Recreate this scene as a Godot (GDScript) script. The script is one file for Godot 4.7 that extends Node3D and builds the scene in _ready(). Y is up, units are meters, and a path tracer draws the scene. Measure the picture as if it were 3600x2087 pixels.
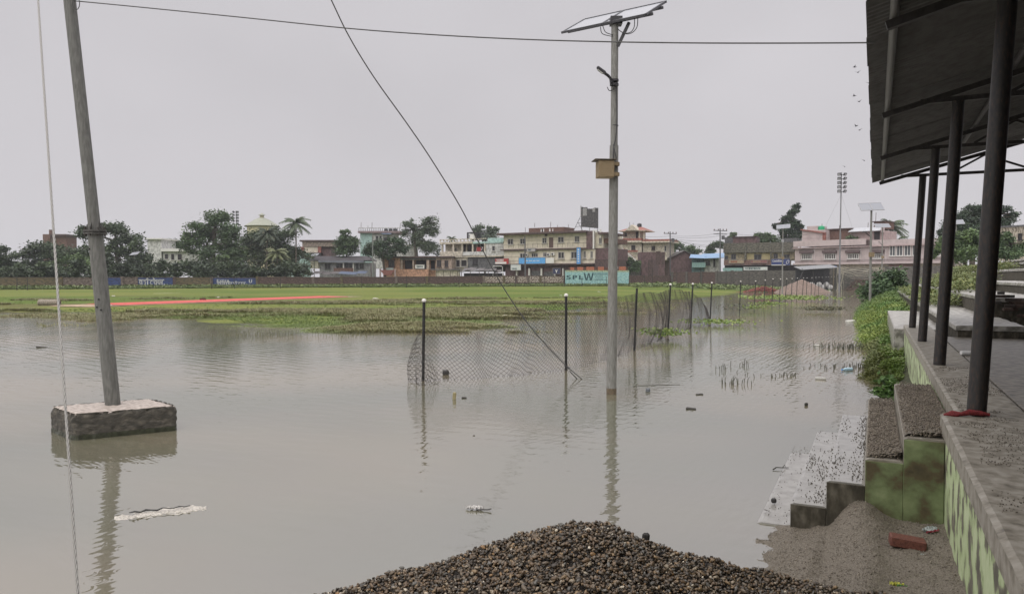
extends Node3D

# A flooded sports ground seen from beside its covered stand. Metres, y up; the water surface is y = 0.

const STAND_YAW := -0.4468      # the stand runs away to the right of the view
var rng := RandomNumberGenerator.new()
var used := {}
var mats := {}
var texs := {}
var cs := 0.0                    # origin of the stand thing that is being built: along, across, height
var ct := 0.0
var ch := 0.0


# ---------------------------------------------------------------- geometry
class Buf:
	var v := PackedVector3Array()
	var n := PackedVector3Array()
	var c := PackedColorArray()
	var uv := PackedVector2Array()
	var col := Color(1, 1, 1)

	func put(p: Vector3, q: Vector3) -> void:
		v.append(p); n.append(q); c.append(col)

	func tri(a: Vector3, b: Vector3, d: Vector3) -> void:      # counter-clockwise seen from outside
		var q := (b - a).cross(d - a).normalized()
		put(a, q); put(d, q); put(b, q)

	func quad(a: Vector3, b: Vector3, d: Vector3, e: Vector3) -> void:
		tri(a, b, d); tri(a, d, e)

	func quads(a: Vector3, b: Vector3, d: Vector3, e: Vector3, na: Vector3, nb: Vector3, nd: Vector3, ne: Vector3) -> void:
		put(a, na); put(d, nd); put(b, nb)
		put(a, na); put(e, ne); put(d, nd)

	func box(ctr: Vector3, size: Vector3, bs := Basis()) -> void:
		hexa(ctr, size, size, bs)

	func hexa(ctr: Vector3, size: Vector3, top: Vector3, bs := Basis()) -> void:   # box whose top may be smaller
		var p := []
		for i in 8:
			var y := 1.0 if i & 2 else -1.0
			var s := top if i & 2 else size
			p.append(ctr + bs * (Vector3((1.0 if i & 1 else -1.0) * s.x, y * size.y, (1.0 if i & 4 else -1.0) * s.z) * 0.5))
		quad(p[0], p[2], p[3], p[1]); quad(p[4], p[5], p[7], p[6])
		quad(p[0], p[4], p[6], p[2]); quad(p[1], p[3], p[7], p[5])
		quad(p[2], p[6], p[7], p[3]); quad(p[0], p[1], p[5], p[4])

	func bev(ctr: Vector3, size: Vector3, r: float, bs := Basis()) -> void:        # box with chamfered edges
		var h := size * 0.5
		var pt := func(sx: float, sy: float, sz: float, ax: int) -> Vector3:
			var q := Vector3(sx * (h.x - (0.0 if ax == 0 else r)), sy * (h.y - (0.0 if ax == 1 else r)), sz * (h.z - (0.0 if ax == 2 else r)))
			return ctr + bs * q
		for ax in 3:
			for s in [-1.0, 1.0]:
				var k := []
				for e in [[-1.0, -1.0], [1.0, -1.0], [1.0, 1.0], [-1.0, 1.0]]:
					var w := [s, e[0], e[1]] if ax == 0 else ([e[1], s, e[0]] if ax == 1 else [e[0], e[1], s])
					k.append(pt.call(w[0], w[1], w[2], ax))
				if s > 0: quad(k[0], k[1], k[2], k[3])
				else: quad(k[0], k[3], k[2], k[1])
		for ax in 3:                                                               # twelve edges
			var a1 := (ax + 1) % 3
			var a2 := (ax + 2) % 3
			for s1 in [-1.0, 1.0]:
				for s2 in [-1.0, 1.0]:
					var w := [0.0, 0.0, 0.0]
					w[a1] = s1; w[a2] = s2
					w[ax] = -1.0
					var p: Vector3 = pt.call(w[0], w[1], w[2], a1)
					var q: Vector3 = pt.call(w[0], w[1], w[2], a2)
					w[ax] = 1.0
					var p2: Vector3 = pt.call(w[0], w[1], w[2], a1)
					var q2: Vector3 = pt.call(w[0], w[1], w[2], a2)
					if s1 * s2 > 0: quad(p, q, q2, p2)
					else: quad(p, p2, q2, q)
		for sx in [-1.0, 1.0]:
			for sy in [-1.0, 1.0]:
				for sz in [-1.0, 1.0]:
					var a: Vector3 = pt.call(sx, sy, sz, 0)
					var b: Vector3 = pt.call(sx, sy, sz, 1)
					var d: Vector3 = pt.call(sx, sy, sz, 2)
					if sx * sy * sz > 0: tri(a, b, d)
					else: tri(a, d, b)

	func bar(a: Vector3, b: Vector3, w: float, h: float) -> void:                  # square bar between two points
		var z := (b - a)
		var l := z.length()
		z /= l
		var up := Vector3.UP if absf(z.y) < 0.95 else Vector3.RIGHT
		var x := up.cross(z).normalized()
		box((a + b) * 0.5, Vector3(w, h, l), Basis(x, z.cross(x), z))

	func tube(pts: Array, radii: Array, sides := 8, caps := true) -> void:
		var rings := []
		var norms := []
		var x := Vector3.ZERO
		for i in pts.size():
			var t: Vector3 = (pts[mini(i + 1, pts.size() - 1)] - pts[maxi(i - 1, 0)]).normalized()
			if i == 0:
				x = (Vector3.UP if absf(t.y) < 0.9 else Vector3.RIGHT).cross(t).normalized()
			else:
				x = (x - t * x.dot(t)).normalized()
			var y := t.cross(x)
			var r: float = radii[mini(i, radii.size() - 1)]
			var ring := PackedVector3Array()
			var nn := PackedVector3Array()
			for k in sides:
				var a := TAU * k / sides
				var d := x * cos(a) + y * sin(a)
				ring.append(pts[i] + d * r); nn.append(d)
			rings.append(ring); norms.append(nn)
		for i in pts.size() - 1:
			for k in sides:
				var m := (k + 1) % sides
				quads(rings[i][k], rings[i][m], rings[i + 1][m], rings[i + 1][k], norms[i][k], norms[i][m], norms[i + 1][m], norms[i + 1][k])
		if caps:
			for k in sides:
				var m := (k + 1) % sides
				tri(pts[0], rings[0][m], rings[0][k])
				var e := pts.size() - 1
				tri(pts[e], rings[e][k], rings[e][m])

	func lathe(base: Vector3, prof: Array, sides := 16) -> void:                   # profile of [radius, height]
		for i in prof.size() - 1:
			var a = prof[i]
			var b = prof[i + 1]
			var dn := Vector2(b[1] - a[1], a[0] - b[0]).normalized()
			for k in sides:
				var p := TAU * k / sides
				var q := TAU * (k + 1) / sides
				var d := Vector3(cos(p), 0, -sin(p))
				var e := Vector3(cos(q), 0, -sin(q))
				var u := Vector3(0, 1, 0)
				quads(base + d * a[0] + u * a[1], base + e * a[0] + u * a[1], base + e * b[0] + u * b[1], base + d * b[0] + u * b[1], d * dn.x + u * dn.y, e * dn.x + u * dn.y, e * dn.x + u * dn.y, d * dn.x + u * dn.y)

	func ball(ctr: Vector3, r: Vector3, nu := 10, nv := 6) -> void:
		for j in nv:
			for i in nu:
				var p := []
				var q := []
				for e in [[i, j], [i + 1, j], [i + 1, j + 1], [i, j + 1]]:
					var a: float = TAU * e[0] / nu
					var b: float = PI * (float(e[1]) / nv - 0.5)
					var d := Vector3(cos(a) * cos(b), sin(b), -sin(a) * cos(b))
					p.append(ctr + d * r); q.append((d / r).normalized())
				quads(p[0], p[1], p[2], p[3], q[0], q[1], q[2], q[3])

	func mesh() -> ArrayMesh:
		var a := []
		a.resize(Mesh.ARRAY_MAX)
		a[Mesh.ARRAY_VERTEX] = v
		a[Mesh.ARRAY_NORMAL] = n
		a[Mesh.ARRAY_COLOR] = c
		if uv.size() == v.size(): a[Mesh.ARRAY_TEX_UV] = uv
		var m := ArrayMesh.new()
		m.add_surface_from_arrays(Mesh.PRIMITIVE_TRIANGLES, a)
		return m


func grid(xs: PackedFloat32Array, zs: PackedFloat32Array, height: Callable, color = null) -> ArrayMesh:   # a height field with smooth normals
	var nx := xs.size()
	var nz := zs.size()
	var v := PackedVector3Array()
	for z in zs:
		for x in xs:
			v.append(height.call(x, z))
	var n := PackedVector3Array()
	var c := PackedColorArray()
	for j in nz:
		for i in nx:
			var dx := v[j * nx + mini(i + 1, nx - 1)] - v[j * nx + maxi(i - 1, 0)]
			var dz := v[mini(j + 1, nz - 1) * nx + i] - v[maxi(j - 1, 0) * nx + i]
			var q := dz.cross(dx).normalized()
			n.append(q if q.y >= 0.0 else -q)
			if color != null: c.append((color as Callable).call(v[j * nx + i]))
	var ix := PackedInt32Array()
	for j in nz - 1:
		for i in nx - 1:
			var a := j * nx + i
			for k in [a, a + 1, a + nx + 1, a, a + nx + 1, a + nx]: ix.append(k)
	var arr := []
	arr.resize(Mesh.ARRAY_MAX)
	arr[Mesh.ARRAY_VERTEX] = v
	arr[Mesh.ARRAY_NORMAL] = n
	if color != null: arr[Mesh.ARRAY_COLOR] = c
	arr[Mesh.ARRAY_INDEX] = ix
	var m := ArrayMesh.new()
	m.add_surface_from_arrays(Mesh.PRIMITIVE_TRIANGLES, arr)
	return m


func span(a: float, b: float, step: float) -> PackedFloat32Array:
	var out := PackedFloat32Array()
	var k := int(ceil(absf(b - a) / step))
	for i in k + 1: out.append(lerpf(a, b, float(i) / k))
	return out


# ---------------------------------------------------------------- things, parts, setting
func numbered(called: String) -> String:
	if not used.has(called):
		used[called] = 0
		return called
	used[called] += 1
	return "%s_%03d" % [called, used[called]]


func tag(o: Node, label: String, category: String, group := "") -> Node:
	o.set_meta("label", label); o.set_meta("category", category)
	if group: o.set_meta("group", group)
	return o


func thing(called: String, label: String, category: String, at := Vector3.ZERO, turn := 0.0, group := "") -> Node3D:
	var o := Node3D.new()
	o.name = numbered(called)
	add_child(o)
	o.position = at; o.rotation.y = turn
	tag(o, label, category, group)
	return o


func stand_thing(called: String, label: String, category: String, s: float, t: float, h: float, group := "") -> Node3D:
	cs = s; ct = t; ch = h
	return thing(called, label, category, sp(s, t, h), STAND_YAW, group)


func sp(s: float, t: float, h: float) -> Vector3:              # along the stand, across it (to the right), height -> world
	return Vector3(t, h, -s).rotated(Vector3.UP, STAND_YAW)


func q(s: float, t: float, h: float) -> Vector3:               # the same, in the axes of the stand thing being built
	return Vector3(t - ct, h - ch, -(s - cs))


func obj(called: String, shape, m: Material, parent: Node, kind := "") -> MeshInstance3D:
	var o := MeshInstance3D.new()
	o.mesh = shape.mesh() if shape is Buf else shape
	o.material_override = m
	if parent == self: o.name = numbered(called)
	else: o.name = called
	parent.add_child(o, true)
	if kind: o.set_meta("kind", kind)
	return o


func setting(called: String, shape, m: Material) -> MeshInstance3D:
	return obj(called, shape, m, self, "structure")


func many(called: String, shape: Mesh, m: Material, where: Array, tints: Array, parent: Node) -> MultiMeshInstance3D:   # what nobody could count
	var mm := MultiMesh.new()
	mm.transform_format = MultiMesh.TRANSFORM_3D
	mm.use_colors = true
	mm.mesh = shape
	mm.instance_count = where.size()
	for i in where.size():
		mm.set_instance_transform(i, where[i])
		mm.set_instance_color(i, tints[i])
	var o := MultiMeshInstance3D.new()
	o.multimesh = mm
	o.material_override = m
	o.name = numbered(called) if parent == self else called
	parent.add_child(o, true)
	o.set_meta("kind", "stuff")
	return o


# ---------------------------------------------------------------- materials (colours are linear, real-world values)
func lin(r: float, g: float, b: float) -> Color:
	return Color(r, g, b).linear_to_srgb()


func plain(key: String, r: float, g: float, b: float, rough := 0.8, metal := 0.0) -> StandardMaterial3D:
	if not mats.has(key):
		var m := StandardMaterial3D.new()
		m.resource_name = key
		m.albedo_color = lin(r, g, b)
		m.roughness = rough; m.metallic = metal
		mats[key] = m
	return mats[key]


func noise(freq: float, octaves: int, sd: int, kind := FastNoiseLite.TYPE_SIMPLEX_SMOOTH, warp := 0.0) -> FastNoiseLite:
	var f := FastNoiseLite.new()
	f.noise_type = kind
	f.seed = sd; f.frequency = freq
	f.fractal_type = FastNoiseLite.FRACTAL_FBM if octaves > 1 else FastNoiseLite.FRACTAL_NONE
	f.fractal_octaves = octaves
	f.fractal_gain = 0.55
	if warp > 0.0:
		f.domain_warp_enabled = true
		f.domain_warp_amplitude = warp
	return f


func ramp(stops: Array) -> Gradient:                           # [offset, r, g, b] ..., linear colours
	var g := Gradient.new()
	var o := PackedFloat32Array()
	var c := PackedColorArray()
	for s in stops:
		o.append(s[0]); c.append(lin(s[1], s[2], s[3]))
	g.offsets = o; g.colors = c
	return g


func cloth_tex(key: String, stops: Array, freq := 0.012, octaves := 5, side := 512, warp := 0.0) -> Texture2D:
	if not texs.has(key):
		var t := NoiseTexture2D.new()
		t.width = side; t.height = side
		t.seamless = true; t.seamless_blend_skirt = 0.2
		t.noise = noise(freq, octaves, texs.size() * 7 + 3, FastNoiseLite.TYPE_SIMPLEX_SMOOTH, warp)
		if stops.size(): t.color_ramp = ramp(stops)
		texs[key] = t
	return texs[key]


# a mottled surface: a colour ramp over noise, repeated every «tile» metres, with relief of «bump» centimetres
func mottled(key: String, stops: Array, tile: Vector3, rough := 0.85, bump := 0.0, freq := 0.012, octaves := 5, warp := 0.0) -> StandardMaterial3D:
	if not mats.has(key):
		var m := StandardMaterial3D.new()
		m.resource_name = key
		m.albedo_texture = cloth_tex(key, stops, freq, octaves, 512, warp) if stops.size() else null
		m.uv1_triplanar = true; m.uv1_world_triplanar = true
		m.uv1_triplanar_sharpness = 6.0
		m.uv1_scale = Vector3(1.0 / tile.x, 1.0 / tile.y, 1.0 / tile.z)
		m.uv1_offset = Vector3(0.137 * mats.size(), 0.211 * mats.size(), 0.171 * mats.size())
		m.roughness = rough
		if bump > 0.0:
			m.heightmap_enabled = true
			m.heightmap_texture = cloth_tex("relief", [], 0.03, 6)
			m.heightmap_scale = bump
		mats[key] = m
	return mats[key]


func tone(key: String, r: float, g: float, b: float, tile := 3.0, spread := 0.3, rough := 0.85, bump := 0.0) -> StandardMaterial3D:   # one colour with dirt and wear
	if not mats.has(key):
		var w := snappedf(spread, 0.1)
		var lo := 1.0 - w
		var most := 1.0 + w * 0.4
		var stops := []
		for e in [[0.0, lo * 0.8], [0.38, lo], [0.55, 1.0], [1.0, most]]: stops.append([e[0], e[1] / most, e[1] / most, e[1] / most])
		var m := mottled(key, [], Vector3(tile, tile * 1.6, tile), rough, bump)
		m.albedo_texture = cloth_tex("wear_%d" % int(w * 10.0), stops)
		m.albedo_color = lin(r * most, g * most, b * most)
	return mats[key]


func leafy(key: String) -> StandardMaterial3D:
	if not mats.has(key):
		var m := StandardMaterial3D.new()
		m.resource_name = key
		m.vertex_color_use_as_albedo = true
		m.roughness = 0.62
		m.backlight_enabled = true
		m.backlight = Color(0.35, 0.35, 0.3)
		mats[key] = m
	return mats[key]


func tinted(key: String, rough: float, spec := 0.5) -> StandardMaterial3D:
	if not mats.has(key):
		var m := StandardMaterial3D.new()
		m.resource_name = key
		m.vertex_color_use_as_albedo = true
		m.roughness = rough; m.metallic_specular = spec
		mats[key] = m
	return mats[key]


func rnd(a := 1.0, b := 0.0) -> float:
	return rng.randf_range(b, a) if b < a else rng.randf_range(a, b)


func turned() -> Basis:
	return Basis.from_euler(Vector3(rng.randf() * TAU, rng.randf() * TAU, rng.randf() * TAU))



# ---------------------------------------------------------------- the scene
func _ready() -> void:
	rng.seed = 4711
	var cam := Camera3D.new()
	cam.name = "camera"
	cam.position = Vector3(0, 2.2, 0)
	cam.rotation.x = -0.02596
	cam.fov = 42.72
	cam.near = 0.05; cam.far = 2500.0
	add_child(cam)
	cam.current = true

	var env := Environment.new()
	env.background_mode = Environment.BG_SKY
	env.tonemap_mode = Environment.TONE_MAPPER_LINEAR
	env.tonemap_exposure = 1.45
	env.sdfgi_enabled = true; env.ssao_enabled = true; env.ssil_enabled = true
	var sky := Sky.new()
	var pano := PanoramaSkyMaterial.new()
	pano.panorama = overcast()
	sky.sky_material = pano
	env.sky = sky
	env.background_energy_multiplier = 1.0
	env.fog_enabled = true
	env.fog_density = 0.0003
	env.fog_light_color = Color(0.86, 0.87, 0.89)
	var we := WorldEnvironment.new()
	we.name = "environment"
	we.environment = env
	add_child(we)

	var sun := DirectionalLight3D.new()
	sun.name = "sun"
	sun.light_color = Color(1.0, 0.985, 0.96)
	sun.light_energy = 0.5
	sun.light_angular_distance = 90.0
	sun.shadow_enabled = true
	sun.sky_mode = DirectionalLight3D.SKY_MODE_LIGHT_ONLY
	sun.rotation_degrees = Vector3(-58, -30, 0)
	add_child(sun)

	build_ground()
	build_water()
	build_stand()
	build_wall()
	build_town()
	build_trees()
	build_sand_and_gravel()
	build_bank()
	build_mast()
	build_solar_lamps()
	build_fence()
	build_field_things()
	build_litter()


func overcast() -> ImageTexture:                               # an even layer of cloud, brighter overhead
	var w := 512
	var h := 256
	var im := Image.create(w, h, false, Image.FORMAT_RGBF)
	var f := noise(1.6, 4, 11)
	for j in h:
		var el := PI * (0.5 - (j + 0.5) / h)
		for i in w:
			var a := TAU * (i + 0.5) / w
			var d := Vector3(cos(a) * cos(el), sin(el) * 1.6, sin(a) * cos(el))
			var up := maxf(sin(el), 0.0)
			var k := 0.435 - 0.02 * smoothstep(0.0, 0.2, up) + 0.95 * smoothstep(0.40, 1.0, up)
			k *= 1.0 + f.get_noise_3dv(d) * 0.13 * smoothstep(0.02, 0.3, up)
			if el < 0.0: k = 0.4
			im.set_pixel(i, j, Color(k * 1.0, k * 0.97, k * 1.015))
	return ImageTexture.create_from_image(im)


# ---------------------------------------------------------------- ground and water
var shore := PackedVector2Array()
var gnoise: FastNoiseLite
var gbroad: FastNoiseLite

func build_ground() -> void:
	shore = PackedVector2Array([Vector2(-48.416, -51.348), Vector2(-41.026, -50.713), Vector2(-32.243, -47.761), Vector2(-28.51, -46.674), Vector2(-25.549, -47.212), Vector2(-20.572, -44.643), Vector2(-16.194, -38.739), Vector2(-13.28, -35.394), Vector2(-10.356, -34.501), Vector2(-7.457, -33.929), Vector2(-5.24, -32.581), Vector2(-3.969, -33.651), Vector2(-2.51, -36.016), Vector2(-0.623, -38.739), Vector2(0.947, -44.162), Vector2(3.851, -51.348), Vector2(7.767, -60.419), Vector2(13.66, -70.846), Vector2(19.85, -80.578), Vector2(27.637, -95.579), Vector2(38.189, -120.895), Vector2(46.253, -139.345), Vector2(56.019, -149.484), Vector2(67.715, -158.111), Vector2(77.466, -164.438), Vector2(95.365, -171.292)])
	shore.append_array([Vector2(420, -165), Vector2(420, -700), Vector2(-420, -700), Vector2(-420, -48)])
	gnoise = noise(0.22, 4, 21)
	gbroad = noise(0.035, 3, 22)
	var xs := span(-420, -60, 24)
	xs.append_array(span(-59, 70, 0.8)); xs.append_array(span(78, 420, 24))
	var zs := span(-700, -210, 35)
	zs.append_array(span(-200, -112, 3.0)); zs.append_array(span(-111, -28, 0.8)); zs.append_array(span(-26, 40, 3.0))
	var m := tinted("field_grass", 0.95, 0.2)
	m.albedo_texture = cloth_tex("grass_speckle", [[0.0, 0.34, 0.34, 0.34], [0.5, 0.75, 0.75, 0.72], [1.0, 1.0, 1.0, 1.0]], 0.05, 6)
	m.uv1_triplanar = true; m.uv1_world_triplanar = true
	m.uv1_scale = Vector3(0.21, 0.21, 0.21)
	setting("ground", grid(xs, zs, func(x, z): return Vector3(x, ground_at(x, z), z), ground_colour), m)
	grass_tufts()


func from_shore(x: float, z: float) -> float:                   # metres inland, negative in the water
	var p := Vector2(x, z)
	var best := 1e9
	for i in 25:
		var c := Geometry2D.get_closest_point_to_segment(p, shore[i], shore[i + 1])
		best = minf(best, c.distance_squared_to(p))
	best = sqrt(best)
	return best if Geometry2D.is_point_in_polygon(p, shore) else -best


func ground_at(x: float, z: float) -> float:
	if z > -20.0 or absf(x) > 130.0: return -0.7 if z > -60.0 else 0.1
	var d := from_shore(x, z)
	var h := clampf(d * 0.02 if d > 0.0 else d * 0.05, -0.7, 0.11)
	h += smoothstep(2.0, 30.0, d) * (0.42 * smoothstep(-88.0, -140.0, z) + 0.55 * smoothstep(-95.0, -135.0, z) * smoothstep(18.0, 42.0, x))
	return h + gnoise.get_noise_2d(x, z) * 0.055 * smoothstep(-14.0, -1.0, d) * (1.0 - 0.75 * smoothstep(6.0, 22.0, d))


func dryness(x: float, z: float) -> float:                        # patches of taller brownish grass, 0..1
	var a := gbroad.get_noise_2d(x * 1.1, z * 2.1) + 0.3 * gnoise.get_noise_2d(x * 0.4, z * 0.7)
	return smoothstep(0.0, 0.2, a + 0.26 * smoothstep(-84.0, -50.0, z) - 0.19) * smoothstep(-100.0, -70.0, z)


func ground_colour(p: Vector3) -> Color:
	var a := gbroad.get_noise_2d(p.x * 0.7 + 300.0, p.z * 1.6)
	var b := gnoise.get_noise_2d(p.x * 0.8 + 40.0, p.z * 1.1)
	var c := Color(0.122, 0.175, 0.042).lerp(Color(0.2, 0.222, 0.066), clampf(0.5 + a * 1.4 + b * 0.5, 0, 1))
	c = c.lerp(Color(0.135, 0.122, 0.062), dryness(p.x, p.z) * 0.65)
	if p.y < 0.015: c = c.lerp(Color(0.06, 0.055, 0.04), 0.5)
	if p.z < -210.0: c = Color(0.09, 0.11, 0.06)
	return c


func blades(n: int, height: float, spread: float, width: float, bend := 0.5) -> ArrayMesh:   # one clump of grass
	var b := Buf.new()
	for i in n:
		var a := rng.randf() * TAU
		var d := Vector3(cos(a), 0, sin(a))
		var f := d * rng.randf() * spread * 0.4
		var h := height * rnd(0.55, 1.0)
		var s := d.cross(Vector3.UP) * width * 0.5
		var m := f + d * spread * bend * 0.25 + Vector3(0, h * 0.6, 0)
		var t := f + d * spread * bend * rnd(0.5, 1.1) + Vector3(0, h, 0)
		var g := rnd(0.75, 1.15)
		b.col = Color(g, g, g * rnd(0.8, 1.0))
		b.quad(f - s, f + s, m + s * 0.8, m - s * 0.8)
		b.tri(m - s * 0.8, m + s * 0.8, t)
	return b.mesh()


func grass_tufts() -> void:
	var where := []
	var tints := []
	var tries := 0
	while tries < 260000 and where.size() < 46000:
		tries += 1
		var z := -30.0 - 80.0 * rng.randf() * rng.randf()
		var x := rnd(-0.74, 0.62) * -z
		var d := from_shore(x, z)
		if d < -7.0 or Vector2(x + 34.0, z + 55.0).length() < 5.0 or z < -78.0 or Geometry2D.get_closest_point_to_segment(Vector2(x, z), Vector2(-31.516, -56.574), Vector2(-18.221, -81.013)).distance_to(Vector2(x, z)) < 7.0: continue
		var dry := dryness(x, z)
		var keep := dry * 0.9
		if d < 1.0:                                                # islands of grass in the shallows
			var isle := smoothstep(-0.05, 0.12, gbroad.get_noise_2d(x * 1.7 + 70.0, z * 3.4) + 0.25 * gnoise.get_noise_2d(x, z))
			keep = isle * smoothstep(-7.0, -0.5, d) * 0.9
		elif d < 5.0: keep = maxf(keep, 0.25)
		if rng.randf() > maxf(keep, 0.04 if d > 1.0 else 0.0): continue
		var k := rnd(0.5, 1.0) * (0.5 + 0.7 * dry)
		where.append(Transform3D(Basis(Vector3.UP, rng.randf() * TAU).scaled(Vector3(k * rnd(1.0, 1.7), k, k * rnd(1.0, 1.7))), Vector3(x, maxf(ground_at(x, z), -0.08) - 0.01, z)))
		tints.append(Color(0.115, 0.16, 0.045).lerp(Color(0.165, 0.142, 0.08), clampf(dry * 0.85 + rnd(-0.35, 0.2), 0, 1)) * rnd(1.05, 1.5))
	many("grass_tufts", blades(14, 0.24, 0.3, 0.018), leafy("reed_leaf"), where, tints, self)


func build_water() -> void:
	var side := 640
	var tile := 5.0
	var waves := []
	for i in 22:                                                  # [wave numbers over the tile, slope, phase]
		var len := tile / exp(lerpf(log(13.0), log(105.0), i / 21.0))
		var a := rnd(-1.25, 1.25) + (PI * 0.5 if i % 3 else 0.0)
		var kx := roundf(cos(a) * tile / len)
		var kz := roundf(sin(a) * tile / len)
		waves.append([kx, kz, rnd(0.0022, 0.0076), rng.randf() * TAU])
	var sx := PackedFloat32Array()
	var sz := PackedFloat32Array()
	sx.resize(side * side); sz.resize(side * side)
	for w in waves:
		var l := Vector2(w[0], w[1]).length()
		if l < 0.5: continue
		var ux: float = w[0] / l * w[2]
		var uz: float = w[1] / l * w[2]
		var row := PackedFloat32Array()
		for i in side: row.append(TAU * w[0] * i / side + w[3])
		for j in side:
			var o := j * side
			var ph: float = TAU * w[1] * j / side
			for i in side:
				var s := cos(row[i] + ph)
				sx[o + i] += s * ux
				sz[o + i] += s * uz
	for r in 190:                                                 # rings that the rain has left
		var cx := rng.randi() % side
		var cz := rng.randi() % side
		var rad := rnd(3.0, 17.0)
		var amp := rnd(0.03, 0.09) * (1.0 - rad / 26.0)
		var reach := int(rad + 7.0)
		for j in range(-reach, reach + 1):
			for i in range(-reach, reach + 1):
				var d := sqrt(float(i * i + j * j))
				var e := (d - rad) / 3.4
				if d < 0.5 or absf(e) > 2.0: continue
				var s := sin((d - rad) * 1.25) * exp(-e * e) * amp / d
				var o := posmod(cz + j, side) * side + posmod(cx + i, side)
				sx[o] += s * i
				sz[o] += s * j
	var im := Image.create(side, side, false, Image.FORMAT_RGBF)
	for j in side:
		for i in side:
			var o := j * side + i
			im.set_pixel(i, j, Color(0.5 - sx[o] * 0.5, 0.5 - sz[o] * 0.5, 1.0))
	var m := StandardMaterial3D.new()
	m.resource_name = "muddy_water"
	m.albedo_color = Color.WHITE
	m.vertex_color_use_as_albedo = true
	m.refraction_enabled = true                                  # opaque with silt, but a strong mirror
	m.refraction_scale = 0.175
	m.roughness = 0.05
	m.metallic_specular = 0.71
	m.normal_enabled = true
	m.normal_texture = ImageTexture.create_from_image(im)
	m.normal_scale = 1.0
	m.uv1_triplanar = true; m.uv1_world_triplanar = true
	m.uv1_scale = Vector3.ONE / tile
	var swell := noise(0.55, 3, 31)
	var patch := noise(0.05, 2, 32)
	var silt := func(p: Vector3) -> Color:                          # swirls of brown silt, browner near the shore
		var a := clampf(0.5 + 1.3 * patch.get_noise_2d(p.x * 2.4 + 90.0, p.z * 3.4), 0.0, 1.0)
		return Color(0.112, 0.111, 0.078).lerp(Color(0.165, 0.143, 0.098), a)
	var xs := span(-130, -22, 4.0)
	xs.append_array(span(-21.6, 30, 0.4)); xs.append_array(span(34, 130, 4.0))
	var zs := span(-185, -62, 2.5)
	zs.append_array(span(-61, -26, 0.7)); zs.append_array(span(-25.6, 3.0, 0.4))
	setting("water", grid(xs, zs, func(x, z): return Vector3(x, swell.get_noise_2d(x * 0.8, z * 1.5) * 0.0032 * clampf(0.35 + patch.get_noise_2d(x, z * 1.6), 0.08, 0.9), z), silt), m)



# ---------------------------------------------------------------- the covered stand
func slab(b: Buf, s0: float, s1: float, t0: float, t1: float, h0: float, h1: float, r := 0.02) -> void:   # a block in the stand's axes
	var a := q(s0, t0, h0)
	var e := q(s1, t1, h1)
	b.bev((a + e) * 0.5, (e - a).abs(), r)


func worn_slab(s0: float, s1: float, t0: float, t1: float, h0: float, h1: float, wear: float, step := 0.16) -> ArrayMesh:   # a block with a worn, uneven upper edge
	var b := Buf.new()
	var f := noise(1.7, 3, int(absf(s0 * 31 + t0 * 17) * 10.0) + 5)
	var k := int(ceil((s1 - s0) / step))
	var top := func(i: int, side: int, inner: float) -> Vector3:
		var s := lerpf(s0, s1, float(i) / k)
		var e := f.get_noise_2d(s * 1.3, side * 7.0) * wear
		var e2 := f.get_noise_2d(s * 1.3, side * 7.0 + 40.0) * wear
		var t := (t0 + absf(e) * 0.6 + inner) if side == 0 else (t1 - absf(e) * 0.6 - inner)
		return q(s, t, h1 + (e2 * 0.3 if inner > 0.0 else -0.012 - absf(e) * 0.5))
	var low := func(i: int, side: int) -> Vector3:
		var s := lerpf(s0, s1, float(i) / k)
		return q(s, t0 if side == 0 else t1, h0)
	for i in k:
		var a: Vector3 = top.call(i, 0, 0.0)
		var a2: Vector3 = top.call(i + 1, 0, 0.0)
		var ai: Vector3 = top.call(i, 0, 0.03)
		var ai2: Vector3 = top.call(i + 1, 0, 0.03)
		var c: Vector3 = top.call(i, 1, 0.0)
		var c2: Vector3 = top.call(i + 1, 1, 0.0)
		var ci: Vector3 = top.call(i, 1, 0.03)
		var ci2: Vector3 = top.call(i + 1, 1, 0.03)
		b.quad(low.call(i + 1, 0), low.call(i, 0), a, a2)
		b.quad(a2, a, ai, ai2)
		b.quad(ai2, ai, ci, ci2)
		b.quad(ci2, ci, c, c2)
		b.quad(c2, c, low.call(i, 1), low.call(i + 1, 1))
		if i == 0: b.quad(low.call(0, 0), low.call(0, 1), c, a); b.quad(a, c, ci, ai)
		if i == k - 1: b.quad(low.call(k, 1), low.call(k, 0), a2, c2); b.quad(c2, a2, ai2, ci2)
	return b.mesh()


func concrete() -> StandardMaterial3D:
	return mottled("wet_concrete", [[0.0, 0.10, 0.088, 0.067], [0.3, 0.19, 0.17, 0.132], [0.5, 0.245, 0.222, 0.18], [0.65, 0.285, 0.262, 0.218], [1.0, 0.36, 0.335, 0.285]], Vector3(0.9, 0.9, 0.9), 0.55, 0.2, 0.012, 8)


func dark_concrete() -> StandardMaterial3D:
	return mottled("dark_mottled_concrete", [[0.0, 0.026, 0.022, 0.014], [0.4, 0.05, 0.043, 0.029], [0.62, 0.08, 0.07, 0.05], [1.0, 0.15, 0.135, 0.105]], Vector3(1.1, 2.4, 1.1), 0.85, 0.6, 0.02, 6)  # darker mottled concrete for risers and step ends


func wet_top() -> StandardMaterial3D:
	return mottled("rain_wet_slab", [[0.0, 0.10, 0.095, 0.08], [0.4, 0.22, 0.21, 0.185], [0.6, 0.36, 0.345, 0.31], [1.0, 0.5, 0.48, 0.44]], Vector3(2.2, 2.2, 2.2), 0.32, 0.5, 0.02, 6)


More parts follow.
